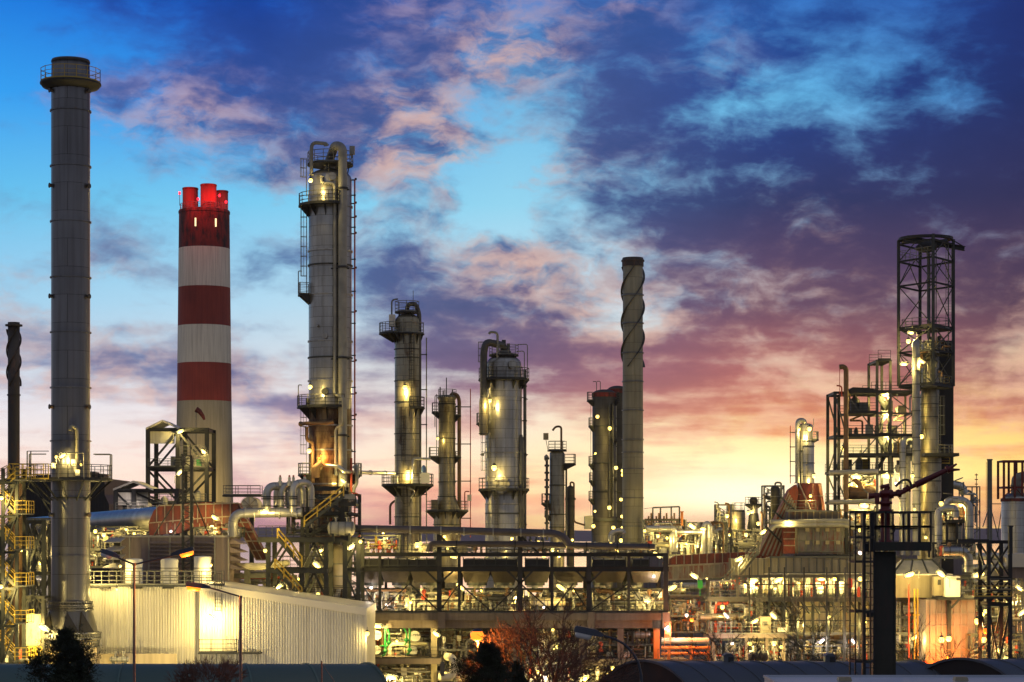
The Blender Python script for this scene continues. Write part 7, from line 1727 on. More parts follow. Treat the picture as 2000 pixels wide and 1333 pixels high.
def street_head(t,tip,base,lit,up=False):
    """lamp head from tip to base points, with a diffuser under it"""
    tip=Vector(tip);base=Vector(base);d=(base-tip);L=d.length;d.normalize();w=Vector((0,1,0));n=d.cross(w).normalized()
    if n.z<0:n=-n
    m=MB();a=tip-w*.10+n*.02;b=tip+w*.10+n*.02;hh=.10
    sec=lambda q,ww,h:[q-w*ww-n*h*.3,q+w*ww-n*h*.3,q+w*ww*.7+n*h,q-w*ww*.7+n*h]
    v=sec(tip,.10,.09)+sec(tip+d*L*.08,.15,.13)+sec(tip+d*L*.7,.15,.14)+sec(base,.06,.07);fs=[(3,2,1,0),(12,13,14,15)]
    for i in range(3):
        for k in range(4): fs.append((i*4+k,i*4+(k+1)%4,i*4+4+(k+1)%4,i*4+4+k))
    m.add(v,fs);m.build('lamp_head',M['lamp_grey'],t)
    g=MB();p=tip+d*.05-n*.05;q=tip+d*L*.62-n*.05
    g.tube([p,p+d*.05,q-d*.05,q],[.07,.135,.135,.07],14,True);g.build('diffuser',M['lens_s'] if lit else M['glass_off'],t)
    if lit: plight((p+q)/2-n*.35,260,CO,t)
def street_lamps():
    Y=84;W_=lambda a,b,dy=0:W(a,b,Y+dy)
    t=thing('street_lamp','two-armed street lamp, left head dark and right head glowing orange','street lamp',(X(262,Y),Y,8.5))
    m=MB();m.tube([(X(262,Y),Y,8.5),(X(262,Y),Y,11.5),W_(262,1102)],[.075,.06,.045],12);m.tube([W_(262,1106),W_(262,1100)],.07,12);m.build('pole',M['pole'],t)
    for a,b,c_,d_,lit in ((231,1090,196,1077,False),(336,1086,379,1074,True)):
        m=MB();m.tube([W_(262,1103),W_(a,b)],.035,8);m.build('arm',M['lamp_grey'],t);street_head(t,W_(c_,d_),W_(a+(-2 if lit else 2),b),lit)
    t=thing('street_lamp','single-armed street lamp leaning left with a glowing orange head before the shed','street lamp',(X(470,Y),Y,8.5))
    m=MB();m.tube([(X(470,Y),Y,8.5),(X(470,Y),Y,11),W_(470,1166)],[.075,.06,.045],12);m.tube([W_(470,1170),W_(470,1164)],.065,12);m.build('pole',M['pole'],t)
    m=MB();m.tube([W_(470,1166),W_(408,1148)],.032,8);m.build('arm',M['lamp_grey'],t);street_head(t,W_(363,1143),W_(410,1149),True)
    Y2=58;t=thing('street_lamp','unlit street lamp with a pale glass and curved blue-grey arm at the bottom centre','street lamp',(X(1253,Y2),Y2,8.5))
    V=lambda a,b:W(a,b,Y2)
    m=MB();m.tube([(X(1253,Y2),Y2,8.5),V(1253,1345),V(1252,1318),V(1247,1295),V(1236,1276),V(1220,1259),V(1200,1248),V(1175,1241)],[.06,.05,.04,.038,.036,.034,.03,.03],12);m.build('curved_pole',M['lamp_grey'],t)
    street_head(t,V(1121,1231),V(1178,1243),False)
    # orange lamp in front of the centre of the plant
    Y3=104;t=thing('street_lamp','fierce orange street lamp above the dark conifer in the centre','street lamp',(X(932,Y3),Y3,GZ(Y3)))
    m=MB();m.tube([(X(934,Y3),Y3+.3,GZ(Y3)),W(934,1236,Y3+.3)],.06,10);m.tube([W(934,1236,Y3+.3),W(932,1234,Y3)],.05,8);m.build('pole',M['pole'],t)
    p=W(932,1240,Y3);m=MB();m.lathe([(.05,p.z-.32),(.28,p.z-.2),(.34,p.z),(.24,p.z+.16)],p,14);m.build('globe',M['lens_s'],t);m=MB();m.lathe([(.25,p.z+.16),(.18,p.z+.26),(.03,p.z+.30)],p,14);m.build('hood',M['lamp_grey'],t)
    plight(p+Vector((0,.2,-.5)),2200,CO,t)
street_lamps()
def thin_pole():
    Y=100;t=thing('antenna_pole','short thin antenna pole with a slack cable on the green barrel roof','pole',W(628,1345,Y));m=MB();m.tube([W(628,1345,Y),W(628,1291,Y)],.035,8);m.build('pole',M['pole'],t)
    m=MB();m.tube([W(631,1299,Y),W(638,1310,Y),W(648,1324,Y),W(660,1345,Y)],.015,6);m.build('cable',M['galv'],t)
thin_pole()
def barrel(name,label,pxl,pxr,Y,pyr,R,skl,skr,mat,left=None,ribs=1.3,cat='hall'):
    zr=Z(pyr,Y);zc=zr-R;xl,xr=X(pxl,Y),X(pxr,Y);t=thing(name,label,cat,((xl+xr)/2,Y,GZ(Y)))
    n=28;A=[math.radians(-88+176*i/n) for i in range(n+1)]  # + = towards the camera
    ring=lambda f,o=0:[((xl+skl*R*math.sin(a))*(1-f)+(xr+skr*R*math.sin(a))*f,Y-(R+o)*math.sin(a),zc+(R+o)*math.cos(a)) for a in A]
    m=MB();a,b=ring(0),ring(1);m.add(a+b,[(i,i+1,n+2+i,n+1+i) for i in range(n)],True);m.build('roof_shell',M[mat],t)
    # ribs as raised seams
    k=int((xr-xl)/ribs);m=MB()
    for j in range(1,k):
        f=j/k;df=.05/(xr-xl);p=ring(f-df,.05);q=ring(f+df,.05);s0=ring(f-df,.0);s1=ring(f+df,0)
        m.add(p+q+s0+s1,[(i,i+1,n+2+i,n+1+i) for i in range(n)]+[(i,i+1,2*(n+1)+i+1,2*(n+1)+i) for i in range(n)]+[(n+1+i,n+2+i,3*(n+1)+i+1,3*(n+1)+i) for i in range(n)])
    m.build('roof_seam',M[mat],t)
    for f,rg in ((0,a),(1,b)):
        m=MB();v=[Vector(p)+Vector(((.06 if f==0 else -.06),0,0)) for p in rg];v+=[Vector((v[-1].x,v[-1].y,0)),Vector((v[0].x,v[0].y,0))];m.add(v,[tuple(range(len(v)))]);m.build('end_wall',M['roof_end'],t)
    m=MB()
    for rg,s in ((a,1),(b,-1)):
        for p,q in zip(rg,rg[1:]): m.bar(Vector(p)+Vector((0,0,.03)),Vector(q)+Vector((0,0,.03)),.12)
    m.build('verge_trim',M[mat],t)
    m=MB();m.box(xl+1,xr-1,Y+R*.95,Y+R,0,zc);m.box(xl+1.2,xr-1,Y-R,Y-R*.95,0,zc);m.build('side_wall',M['roof_end'],t)
    return t
barrel('barrel_roofed_hall','long blue-green barrel-roofed hall along the bottom left',-120,720,118,1297,6.5,-.1,.36,'roof_blue',ribs=3)
barrel('barrel_roofed_hall','slate blue barrel-roofed hall with ribbed roof at bottom right of centre',1262,1785,112,1292,5.0,.62,.36,'roof_slate')
barrel('barrel_roofed_hall','second ribbed barrel-roofed hall cut off by the bottom right corner',1885,2300,108,1288,5.0,.60,.3,'roof_slate')
for px,lab in ((1424,'small pitched roof vent left on the slate barrel roof'),(1622,'small pitched roof vent right on the slate barrel roof')):
    Y=112;t=thing('roof_vent',lab,'vent',W(px,1294,Y),'vents on the slate barrel roof');m=MB();a,b=X(px-12,Y),X(px+8,Y);m.box(a,b,Y-.35,Y+.35,Z(1297,Y),Z(1281,Y));m.build('box',M['roof_slate'],t)
    m=MB();m.prism([(a-.05,Y-.4,Z(1281,Y)),(b+.05,Y-.4,Z(1281,Y)),(b-.12,Y-.4,Z(1276,Y)),(a+.15,Y-.4,Z(1276,Y))],(0,1,0),.8);m.build('lid',M['roof_slate'],t)
    m=MB();m.box(X(px-3,Y),X(px+7,Y),Y-.38,Y-.355,Z(1294,Y),Z(1283,Y));m.build('louvre',M['black'],t)
def flat_roof():
    Y=47;z=Z(1323,52);t=thing('flat_roofed_cabin','pale blue flat roof of a cabin along the very bottom right','cabin',(X(1750,48),48,8.5))
    m=MB();m.box(X(1493,52),X(2100,52),42,52,z-.15,z);m.build('roof',M['roof_pale'],t)
    m=MB();m.box(X(1493,52)+.15,X(2100,52),42.2,51.8,8.5,z-.152);m.build('wall',M['fascia'],t)
    m=MB();m.bar((X(1493,52),52,z+.02),(X(2100,52),52,z+.02),.06);m.bar((X(1493,52),42,z+.02),(X(1493,52),52,z+.02),.06);m.build('roof_trim',M['roof_pale'],t)
    for px,lab in ((1649,'left cream vent cowl on the pale flat roof'),(1876,'right cream vent cowl on the pale flat roof')):
        t=thing('vent_cowl',lab,'vent',(X(px,50),50,z),'vent cowls on the pale flat roof');c=(X(px,50),50);h=.14
        m=MB();m.box(c[0]-.15,c[0]+.15,c[1]-.12,c[1]+.12,z-.01,z+.06);m.build('base',M['fascia'],t)
        m=MB();a=.16;m.add([(c[0]-a,c[1]-a,z+.06),(c[0]+a,c[1]-a,z+.06),(c[0]+a,c[1]+a,z+.06),(c[0]-a,c[1]+a,z+.06),(c[0]-a*.85,c[1]-a*.8,z+h),(c[0]+a*.85,c[1]-a*.8,z+h),(c[0]+a*.85,c[1]+a*.8,z+h),(c[0]-a*.85,c[1]+a*.8,z+h)],[(3,2,1,0),(4,5,6,7),(0,1,5,4),(1,2,6,5),(2,3,7,6),(3,0,4,7)]);m.build('hood',M['panel_cream'],t)
flat_roof()
# ---- vegetation
def conifer(px,py_top,Y,halfw_px,label,seed,zg,n=260,shape=1.0):
    R=random.Random(seed);S_=Y/F;x0=X(px,Y);zt=Z(py_top,Y);t=thing('conifer',label,'tree',(x0,Y,zg))
    m=MB();m.tube([(x0,Y,zg),(x0+.05,Y,(zg+zt)/2),(x0,Y,zt-.2)],[.16,.10,.03],10);m.build('trunk',M['bark_dark'],t)
    H=zt-zg;f=MB();b=MB();hw=halfw_px*S_
    vs=[];fs=[]
    def clump(c,r,k):
        for _ in range(k):
            d=Vector((R.gauss(0,1),R.gauss(0,1),R.gauss(0,1)+.5)).normalized();p=c+d*r*R.random()**.5*.6
            L=r*R.uniform(.35,.65);q=p+d*L;s=d.cross(Vector((R.gauss(0,1),R.gauss(0,1),R.gauss(0,1)))).normalized()*L*.13
            o=len(vs);vs.extend([p-s,p+s,q]);fs.append((o,o+1,o+2))
    for i in range(n):
        h=R.random()**.9*(.42 if i%6 else 1)
        a=R.uniform(0,2*PI);prof=hw*(.08+.95*min(1,h/.27)**.75)*(1+.30*math.sin(h*26+seed+a*2))
        lob=.72+.28*math.sin(a*3+h*9+seed)
        rr=prof*lob*R.uniform(.55,1.05)
        c=Vector((x0+rr*math.cos(a),Y+rr*math.sin(a)*.8,zt-h*H*.95+R.uniform(-.1,.15)+rr*.12))
        clump(c,R.uniform(.15,.30),46);ntip=R.random()
        if ntip<.25:
            e=(c-Vector((x0,Y,c.z))).normalized() if rr>.05 else UP
            for q in range(3): clump(c+e*(.16*(q+1))+UP*.07*(q+1),.12,20)
        if i%4==0:
            b.bar((x0,Y,c.z-.3-rr*.2),c,.025)
    for k in range(10): clump(Vector((x0+R.uniform(-.06,.06),Y,zt-.05-k*.1)),.16,36)
    f.add(vs,fs);f.build('crown',M['pine'],t);b.build('branches',M['bark_dark'],t)
conifer(131,1240,72,78,'dark bushy conifer in the bottom left corner',3,8.5,620)
conifer(950,1262,96,62,'dark round-topped conifer under the orange lamp',8,GZ(96),520)
conifer(1010,1300,98,26,'small dark conifer tip right of the round-topped conifer',15,GZ(98),150)
def bare_tree(px,Y,py_top,wpx,label,seed,zg=None,mat='bark',levels=6,lean=0,trunk=.13,stems=3,name='bare_tree',tmin=.011):
    R=random.Random(seed);S_=Y/F;zg=GZ(Y) if zg is None else zg;x0=X(px,Y);H=Z(py_top,Y)-zg;t=thing(name,label,'tree',(x0,Y,zg),None)
    tr=MB();cr=MB()
    def br(p,d,L,r,lv):
        n=3;P=[p];q=Vector(p);dd=Vector(d)
        for i in range(n):
            dd=(dd+Vector((R.gauss(0,.13),R.gauss(0,.13),R.gauss(0,.08)+.03))).normalized();q=q+dd*L/n;P.append(q.copy())
        (tr if lv>=levels-1 else cr).tube(P,[r,r*.88,r*.76,r*.62],5 if lv>3 else 3,False)
        if lv<=0: return
        k=3 if lv>1 else 4
        for j in range(k):
            ax=Vector((R.gauss(0,1),R.gauss(0,1),R.gauss(0,.5))).normalized();an=R.uniform(.3,.85)
            nd=(dd*math.cos(an)+ax*math.sin(an)).normalized();st=P[R.choice([2,3,3])] if j else P[-1]
            br(st,nd,L*R.uniform(.62,.86),max(tmin,r*.6),lv-1)
    for s in range(stems):
        a=2*PI*s/stems+R.random();sp=wpx*S_/H*.8
        br(Vector((x0,Y,zg)),Vector((math.cos(a)*sp*.5+lean,math.sin(a)*.3,1)).normalized(),H*.33,trunk,levels)
    tr.build('trunk',M[mat],t);cr.build('branches',M[mat],t)
bare_tree(1078,105,1200,85,'large bare tree with spreading boughs in the centre foreground',21,trunk=.19,levels=6,stems=3)
bare_tree(1418,150,1225,60,'left bare tree behind the slate barrel roof, before the lower deck',22,mat='bark_dark',stems=2,tmin=.017,levels=5,trunk=.11)
bare_tree(1560,150,1205,60,'middle bare tree before the cream furnace wall',23,mat='bark_dark',stems=2,tmin=.017,levels=5,trunk=.13)
bare_tree(1885,150,1215,60,'bare tree before the mauve furnace box',24,mat='bark_dark',stems=2,tmin=.017,levels=5,trunk=.13)
bare_tree(395,100,1283,80,'low bare twiggy bush in front of the shed',25,zg=9.5,levels=5,trunk=.035,stems=5,name='bare_bush')
# ================================================================ LAMPS
FL='floodlights and work lamps around the plant';GL='round bulkhead lamps around the plant'
# (kind, px, py, Y, power, size, tilt, side, colour, label)
LM=[
('f',122,890,202.0,260,1.0,30,-1,'w','floodlight above the mid platform of the tall grey chimney'),
('g',110,893,202.4,60,.16,0,0,'g','left round lamp on the mid platform of the tall grey chimney'),
('g',158,908,202.4,25,.14,0,0,'g','right round lamp at the mid platform rail of the tall chimney'),
('f',86,1226,200.6,1300,1.5,30,1,'w','big floodlight beside the chimney base'),
('g',174,1129,206.5,650,.2,0,0,'g','round lamp at the left end of the shed roof walkway'),
('g',3,973,196,420,.2,0,0,'g','round lamp high on the stair tower'),
('g',2,1146,196,420,.2,0,0,'g','round lamp halfway down the stair tower'),
('g',42,1075,213,160,.16,0,0,'g','small lamp deep in the pipework behind the stair tower'),
('g',79,1100,224,260,.2,0,0,'g','round lamp in the bay between cross-braced frame and tall chimney'),
('g',66,1142,220,70,.12,0,0,'p','small pinkish lamp beside the dark pipe drum'),
('g',30,1200,212,200,.18,0,0,'g','round lamp low between stair tower and hopper box'),
('g',20,1262,205,160,.16,0,0,'g','lowest round lamp by the stair tower foot'),
('g',186,1038,226,220,.22,0,0,'g','round lamp under the silver duct, left of a pair'),
('g',203,1045,225,260,.24,0,0,'g','round lamp under the silver duct, right of a pair'),
('f',267,997,291,300,.9,35,1,'p','cool white floodlight in the low gabled frame'),
('g',246,1034,236,160,.16,0,0,'g','small lamp between silver duct and louvred building'),
('g',262,1042,236,120,.15,0,0,'g','second small lamp between silver duct and louvred building'),
('g',382,1002,455,3000,.2,0,0,'g','unseen lamp added to light the foot of the striped chimney, left'),  # hidden pair, added to brighten the striped chimney's base
('g',420,1002,455,3000,.2,0,0,'g','unseen lamp added to light the foot of the striped chimney, right'),
('f',352,843,299,420,1.4,20,-1,'w','floodlight under the roof of the tall gabled frame'),
('f',398,882,298,300,1.3,45,1,'w','floodlight on the right post of the tall gabled frame'),
('f',351,923,297,420,1.4,45,-1,'w','floodlight low in the tall gabled frame'),
('f',420,1011,229,320,1.2,35,1,'w','floodlight glaring on the rust red duct'),
('g',334,1038,230,50,.16,0,0,'p','pinkish lamp under the rust red duct'),
('g',412,1104,215.2,230,.16,0,0,'g','round lamp by the brightest roof tank'),
('g',235,1106,215.2,160,.15,0,0,'g','round lamp by the left roof tank'),
('f',412,1204,206.6,1500,.8,20,1,'w','wall floodlight beside the shed wall ladder'),
('g',228,1151,208.6,110,.13,0,0,'g','small downlight under the shed roof walkway'),
('f',516,999,219.5,480,1.5,12,-1,'w','large floodlight on the silver header pipe'),
('g',518,1076,220,60,.22,0,0,'g','pale round lamp on the left leg of the dark steel structure'),
('f',625,1076,221,260,1.0,-25,1,'w','floodlight in the upper bay of the dark steel structure'),
('f',619,1104,221,330,1.5,35,1,'w','floodlight in the middle of the dark steel structure'),
('f',543,1146,221,300,1.5,-25,1,'w','floodlight just above the shed roof slope'),
('g',583,1131,222,60,.14,0,0,'g','small round lamp on the dark structure stair'),
('g',621,1161,222,140,.22,0,0,'g','round lamp peeping over the shed roof slope'),
('f',686,1068,221,330,1.3,-40,1,'w','steeply tilted floodlight at the right leg of the dark structure'),
('g',704,1058,222,160,.2,0,0,'g','round lamp at the left end of the cooler bank'),
('f',670,939,240.5,260,1.0,40,1,'w','floodlight on a post beside the stained column'),
('g',607,353,240.8,230,.26,0,0,'g','round lamp near the top of the stained column'),
('g',606,756,240.8,230,.26,0,0,'g','round lamp above the railed middle platform of the stained column'),
('g',604,881,241,330,.28,0,0,'g','round lamp on the oil stained part of the column'),
('g',627,890,241.6,110,.12,0,0,'o','small amber lamp glowing on the stained shell'),
('g',791,757,262.6,420,.30,0,0,'g','round lamp halfway up the slim lit column'),
('g',797,922,262.6,420,.28,0,0,'g','round lamp above the lower platform of the slim lit column'),
('g',815,1064,248,420,.32,0,0,'g','round lamp at the foot of the slim lit column'),
('g',748,1040,250,300,.2,0,0,'g','round lamp among yellow valves left of the slim column'),
('g',855,857,270.4,60,.18,0,0,'g','tiny lamp left of the flared column'),
('g',868,1048,268,260,.2,0,0,'g','round lamp at the foot of the flared column'),
('g',957,783,259.0,300,.24,0,0,'g','round lamp on the upper left of the stout silver column'),
('g',965,914,258.4,620,.36,0,0,'g','large glaring lamp low on the stout silver column'),
('g',1000,1052,256,300,.2,0,0,'g','round lamp at the foot of the stout silver column'),
('g',1098,1050,281,260,.2,0,0,'g','round lamp at the foot of the shortest column'),
('g',1167,814,306.5,160,.28,0,0,'g','uppermost round lamp on the twin dark columns'),
('g',1191,837,306.5,150,.30,0,0,'g','second lamp down on the twin dark columns, near their gap'),
('g',1163,886,306.5,120,.16,0,0,'g','faint lamp on the left flank of the twin dark columns'),
('g',1203,914,306.5,150,.30,0,0,'g','lamp between the twin dark columns and the strake chimney, left of a trio'),
('g',1216,920,306.5,100,.26,0,0,'g','upper right lamp of the trio beside the strake chimney'),
('g',1216,928,306.5,100,.24,0,0,'g','lower right lamp of the trio beside the strake chimney'),
('g',1213,976,306,110,.27,0,0,'g','lone lamp hard against the strake chimney edge'),
('g',1190,992,306,180,.32,0,0,'g','bright lamp on the lower part of the twin dark columns'),
('g',1162,999,306,150,.2,0,0,'g','lamp on the lower left flank of the twin dark columns'),
('g',1215,1009,306,100,.26,0,0,'g','lamp just below the skirt of the twin columns beside the strake chimney'),
('g',1159,1028,304,140,.3,0,0,'g','lamp beside the analyser hut'),
('g',1198,1031,304,150,.3,0,0,'g','lamp above the silver hooked pipe'),
('g',1215,1031,304,70,.2,0,0,'g','small lamp right of the silver hooked pipe top'),
('g',1213,1056,300,150,.32,0,0,'g','lamp at the base of the strake chimney'),
('g',1259,1037,284,90,.22,0,0,'g','lamp on the right flank of the strake chimney foot'),
('f',885,1087,227,420,1.2,20,1,'w','floodlight in the gap of the cooler bank at left'),
('g',874,1072,228,60,.12,0,0,'g','small lamp on the strut above the cooler bank gap'),
('g',1052,1059,228,80,.16,0,0,'g','lamp among three small valves over the cooler bank'),
('g',1079,1075,228,120,.2,0,0,'g','lamp under the curved overhead pipe'),
('g',1118,1055,232,90,.16,0,0,'g','lamp right of the curved overhead pipe bend'),
('g',1062,1087,236,260,.22,0,0,'g','glaring lamp between cooler bundles right of centre'),
('g',1092,1086,236,260,.22,0,0,'g','glaring lamp in the right gap of the cooler bank'),
('f',1195,1062,234,90,.8,25,1,'w','small floodlight on the lower overhead pipe'),
('g',1205,1074,227,160,.2,0,0,'g','star-like lamp on the cooler bank rail at right'),
('f',1283,1083,227,420,1.4,35,1,'w','floodlight on the right end of the cooler bank'),
('g',1277,1126,228,100,.16,0,0,'p','pink-white lamp under the right end of the cooler bank'),
('g',1299,1129,228,200,.22,0,0,'g','lamp at the right end leg of the cooler bank'),
('f',1313,1148,227,420,1.6,-30,1,'w','big floodlight right of the cooler bank end leg'),
('f',899,1146,227,420,1.6,38,1,'w','floodlight under the middle of the cooler bank'),
('f',1095,1147,227,420,1.6,35,1,'w','floodlight under the cooler bank right of centre'),
('g',1121,1154,228,70,.14,0,0,'g','small lamp on a brace under the cooler bank'),
('g',940,1154,228,70,.14,0,0,'g','small lamp beside a leg under the cooler bank'),
('f',1264,1173,230,420,1.2,5,1,'w','level yellow floodlight under the right end of the cooler bank'),
('g',725,1148,229,130,.18,0,0,'p','star-like lamp behind the shed corner under the cooler bank'),
('g',755,1182,229,130,.18,0,0,'p','low lamp on the walkway under the left of the cooler bank'),
('g',802,1176,232,300,.2,0,0,'g','lamp behind the braces under the cooler bank'),
('g',1062,1186,229,70,.15,0,0,'p','small lamp on the walkway railing beside the yellow-lit vessel'),
('g',1010,1162,236,300,.18,0,0,'g','lamp deep under the middle of the cooler bank'),
('g',1210,1166,236,300,.18,0,0,'g','lamp deep under the cooler bank right of the striped legs'),
('f',736,1222,229,520,1.6,5,1,'w','long lamp under the concrete slab over the heat exchangers'),
('g',717,1238,208.2,80,.25,0,0,'g','star-like lamp on the right corner of the shed'),
('f',852,1238,227,300,1.3,35,1,'w','floodlight at the cream pillar'),
('g',775,1252,232.5,160,.16,0,0,'g','lamp between the two pairs of heat exchangers'),
('g',1080,1230,231,120,.16,0,0,'g','small lamp seen through the bare tree boughs'),
('g',1088,1262,233,200,.16,0,0,'g','lamp in the dim pipework behind the bare tree'),
('f',1302,1226,226,220,.9,-50,1,'p','cool floodlight beside the orange pillar'),
('f',765,1322,229,620,1.8,12,1,'w','long glaring lamp in the bottom bay beside the green barrel roof'),
('g',870,1315,227,200,.16,0,0,'g','lamp behind the fat elbow pipe'),
('g',1050,1312,230,200,.18,0,0,'g','lamp low behind the bare tree trunk'),
('g',1064,1323,229,160,.22,0,0,'p','pinkish lamp at the bare tree trunk'),
('f',1143,1324,228,620,1.8,-20,1,'w','long glaring lamp in the bottom bay left of the slate barrel roof'),
('f',1200,1307,225,360,1.6,38,1,'w','floodlight above the dark end of the slate barrel roof'),
('g',1192,1326,224,20,.22,0,0,'r','small red signal lamp at the dark end of the slate barrel roof'),
('g',1285,1047,281,160,.26,0,0,'g','lamp in the left of the pipework hump'),
('g',1303,1051,281,90,.2,0,0,'g','second lamp in the left of the pipework hump'),
('f',1352,1028,280,330,1.7,35,1,'w','floodlight on top of the pipework hump'),
('f',1373,1033,280,200,1.2,0,1,'w','level lamp on top of the pipework hump'),
('g',1340,1062,284,260,.18,0,0,'g','lamp inside the middle of the pipework hump'),
('g',1420,1008,298,420,.3,0,0,'g','glaring lamp among the tangled pipes left of the cream upright vessel'),
('g',1425,1045,298,300,.2,0,0,'g','lamp lower in the tangled pipes left of the cream upright vessel'),
('g',1461,1002,290,120,.24,0,0,'g','left lamp at the neck of the mushroom-topped vessel'),
('g',1468,1000,290,160,.26,0,0,'g','right lamp at the neck of the mushroom-topped vessel'),
('g',1457,1045,284,240,.28,0,0,'g','lamp at the foot of the cream upright vessel'),
('g',1481,1023,284,240,.28,0,0,'g','lamp below the mushroom-topped vessel'),
('f',1490,1039,268,300,1.4,-38,1,'w','tube lamp left of the sloping red duct'),
('f',1443,1092,247,330,1.5,-25,1,'w','floodlight over the sloping stair'),
('f',1356,1125,243,330,1.5,33,1,'w','floodlight on the pole by the small green board'),
('g',1420,1136,240,260,.28,0,0,'g','lamp at the foot of the upper sloping stair'),
('f',1471,1133,236,420,1.7,0,1,'w','long tube lamp at the left of the lit deck'),
('f',1520,1132,235,520,1.8,-30,1,'w','floodlight on the lit deck under the cream duct'),
('f',1604,1131,235,420,1.3,0,1,'w','tube lamp in the middle of the lit deck'),
('g',1631,1130,235,300,.28,0,0,'g','lamp beside the red valve pot on the lit deck'),
('g',1680,1131,234,300,.28,0,0,'g','lamp behind the dark ladder at lit deck height'),
('g',1560,1140,236,260,.18,0,0,'g','small lamp between pots on the lit deck'),
('g',1583,969,254.2,120,.2,0,0,'g','lamp lighting the left face of the red hood'),
('g',1541,1018,253.5,200,.16,0,0,'w','lamp over the orange furnace leg'),
('g',1590,930,302.8,260,.32,0,0,'g','lamp on the right flank of the short grey column'),
('g',1581,838,302.5,330,.34,0,0,'g','lamp at the top of the short grey column'),
('g',1561,838,302.5,120,.2,0,0,'g','small lamp left of the short grey column top'),
('g',1351,1211,226,650,.24,0,0,'o','orange lamp over the orange gantry'),
('g',1341,1202,228,100,.2,0,0,'p','cool lamp above the orange gantry'),
('g',1411,1186,230,300,.26,0,0,'g','star-like lamp above the brown horizontal exchanger'),
('f',1419,1203,229,120,1.0,45,1,'p','cool floodlight in front of the brown horizontal exchanger'),
('f',1474,1213,229,300,1.3,-30,1,'w','floodlight left of the machine box'),
('f',1511,1203,229,300,1.4,45,1,'w','floodlight on a pole right of the machine box'),
('g',1430,1257,229,140,.2,0,0,'p','left pinkish lamp under the lower deck'),
('g',1464,1258,229,240,.25,0,0,'g','middle lamp under the lower deck above the dark tank'),
('g',1512,1257,229,330,.3,0,0,'g','bright lamp under the right end of the lower deck'),
('g',1526,1264,230,200,.2,0,0,'g','lamp at the right leg of the lower deck'),
('f',1604,1252,232.4,220,1.2,-35,1,'p','cool floodlight on the furnace wall near the door'),
('f',1667,1253,231,200,1.0,45,1,'p','cool floodlight behind the dark ladder, low'),
('g',1560,1215,234,260,.16,0,0,'g','lamp on the furnace wall behind the middle bare tree'),
('g',1690,1215,234,260,.16,0,0,'g','lamp on the furnace wall behind the dark ladder'),
('g',1620,1205,234,260,.16,0,0,'g','lamp under the deck at the pale downcomer'),
('g',1680,1036,250,140,.26,0,0,'g','upper star-like lamp seen through the dark ladder cage'),
('g',1680,1080,232,70,.24,0,0,'p','lower pink star lamp seen through the dark ladder cage'),
('f',1731,770,256,300,1.7,0,1,'w','highest of the stacked lamps in the narrow stair bay'),
('f',1732,808,256,300,1.7,0,1,'w','second of the stacked lamps in the narrow stair bay'),
('f',1733,851,256,300,1.8,0,1,'w','third of the stacked lamps in the narrow stair bay'),
('f',1732,929,256,330,1.9,0,1,'w','lowest of the stacked lamps in the narrow stair bay'),
('f',1672,931,255,300,1.8,5,1,'w','lamp under the upper boom pipe'),
('g',1661,950,256,230,.32,0,0,'g','left lamp above the brown drum'),
('g',1695,951,256,260,.36,0,0,'g','right lamp above the brown drum'),
('f',1688,987,255,330,1.6,8,1,'w','lamp under the lower boom pipe'),
('g',1647,876,256,90,.26,0,0,'g','small orange-white lamp on the left of the lamp-lit frame'),
('g',1782,930,254,140,.25,0,0,'g','star-like lamp between the tall silver pipes'),
('g',1750,944,254,60,.18,0,0,'p','tiny lamp over the water cannon swivel'),
('g',1786,995,254,90,.18,0,0,'g','tiny lamp low between the tall silver pipes'),
('f',1779,650,259,200,1.1,0,1,'w','lamp under the round platform of the lattice tower'),
('g',1774,667,258,220,.3,0,0,'g','lamp below the round platform of the lattice tower'),
('f',1765,711,257,260,1.4,0,1,'w','left floodlight low in the lattice tower'),
('f',1800,706,257,220,1.2,30,1,'w','right floodlight low in the lattice tower'),
('g',1800,853,259.8,200,.3,0,0,'g','lamp shining on the reactor vessel wall'),
('g',1808,1050,257,200,.2,0,0,'g','lamp at the foot of the reactor vessel'),
('g',1838,984,240,160,.28,0,0,'g','star-like lamp on the front silver loop pipe'),
('g',1876,986,243,200,.3,0,0,'g','lamp inside the tall outer silver loop pipe'),
('g',1860,1002,244,120,.18,0,0,'g','lamp over the small caged vessel'),
('f',1776,1122,227,420,1.7,-20,1,'w','floodlight under the eaves of the cream box'),
('f',1838,1121,226,360,1.6,35,1,'w','floodlight left above the white cabinet'),
('f',1911,1122,222,460,1.9,-15,1,'w','strong floodlight left of the trestle frame'),
('g',1946,1150,223,220,.22,0,0,'g','lamp inside the trestle frame'),
('f',1991,1149,224,300,1.2,40,1,'w','floodlight in front of the flat-roofed building'),
('f',1995,1197,222,300,1.3,-45,1,'w','floodlight at the right picture edge, lower'),
('g',1909,1214,221,360,.36,0,0,'g','strong lamp at the right edge of the mauve furnace'),
('g',1925,1194,221,120,.24,0,0,'g','upper small lamp right of the mauve furnace'),
('g',1919,1200,221,120,.22,0,0,'g','lower small lamp right of the mauve furnace'),
('g',1925,1233,219,500,.34,0,0,'o','orange star-like lamp right of the mauve furnace'),
('g',1921,1250,220,330,.34,0,0,'g','bright lamp below the orange star-like lamp'),
('g',1839,1250,225.5,300,.34,0,0,'g','left of the two lamps glaring on the mauve furnace'),
('g',1853,1248,225.5,1000,.34,0,0,'h','right of the two lamps glaring on the mauve furnace'),
('g',1850,1284,224.5,1300,.16,0,0,'o','low orange lamp at the foot of the mauve furnace'),
('f',1786,1245,230,360,1.3,-35,1,'w','floodlight left of the mauve furnace'),
('f',1952,1270,221,420,1.5,3,1,'w','level floodlight in the bottom right corner'),
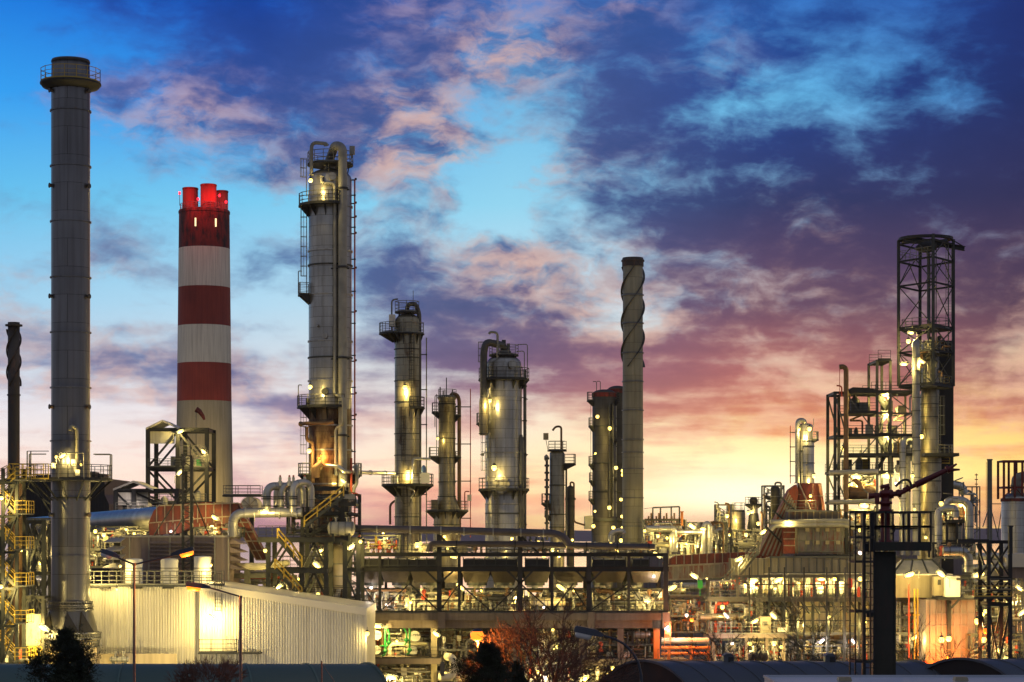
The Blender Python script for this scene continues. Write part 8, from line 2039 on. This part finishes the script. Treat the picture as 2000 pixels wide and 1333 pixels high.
('g',1965,1287,219,220,.28,0,0,'g','star-like lamp over the second barrel-roofed hall'),
('g',1975,1170,234,300,.18,0,0,'g','lamp among pipes behind the trestle frame'),
]
for k,px,py,Y,P,s,tilt,side,c,lab in LM:
    dr=.35
    s*=.88
    if px>1380 and py>1120: P*=.78
    if 1155<px<1220 and 299<Y<307: P*=.55
    if 1640<px<1740 and 255<=Y<=256: P*=2.2;s*=1.15
    if 700<px<1320 and 226<=Y<=229.5 and 1050<py<1190: Y=231;P*=.75;dr=4.0   # inside the cooler bank
    if 517<px<700 and 221<=Y<=222: Y=225.2
    if 1640<px<1740 and 255<=Y<=256: Y=259.5
    if k=='f': flood(px,py,Y,lab,P*PW,s,tilt,side,c,FL,.55,dr)
    else: globe(px,py,Y,lab,P*PW,s,c,GL)
# unseen low lamps added to light chimney, shed and plant, hidden by the barrel roofs
for i,(px,py,Y,P,lab) in enumerate(((120,1352,190,3000,'unseen low yard lamp added to light the tall chimney'),(300,1352,190,1700,'unseen low yard lamp added to light the left half of the shed'),(560,1352,192,800,'unseen low yard lamp added to light the right half of the shed'),(800,1352,205,500,'unseen low yard lamp added to light the heat exchangers'),(1600,1352,200,450,'unseen low yard lamp added to light the furnace wall'))):
    p=W(px,py,Y);t=thing('unseen_yard_lamp',lab,'lamp',(p.x,p.y,0),'unseen low yard lamps added for their light');m=MB();m.tube([(p.x,Y,0),(p.x,Y,p.z)],.06,8);m.build('pole',M['pole'],t)
    m=MB();m.box(p.x-.35,p.x+.35,Y-.1,Y+.1,p.z,p.z+.3);m.build('housing',M['lamp_grey'],t);m=MB();m.box(p.x-.3,p.x+.3,Y+.101,Y+.12,p.z+.03,p.z+.27);m.build('lens',M['lens_w'],t)
    plight(p+Vector((0,.5,.2)),P*PW,CP if i==2 else ((1,.84,.46) if i==1 else CW),t)
def haze():
    m=MB();m.box(-7000,7000,-60,7500,-12,66)
    o=m.build('haze',bpy.data.materials.new('haze_air'));o['kind']='stuff';mt=o.data.materials[0];mt.use_nodes=True;nt=mt.node_tree;nt.nodes.clear()
    v=nt.nodes.new('ShaderNodeVolumePrincipled');v.inputs['Color'].default_value=(.9,.88,.9,1);v.inputs['Density'].default_value=HZ;v.inputs['Anisotropy'].default_value=.3
    u=nt.nodes.new('ShaderNodeOutputMaterial');nt.links.new(v.outputs[0],u.inputs['Volume'])
HZ=0.00005
haze()
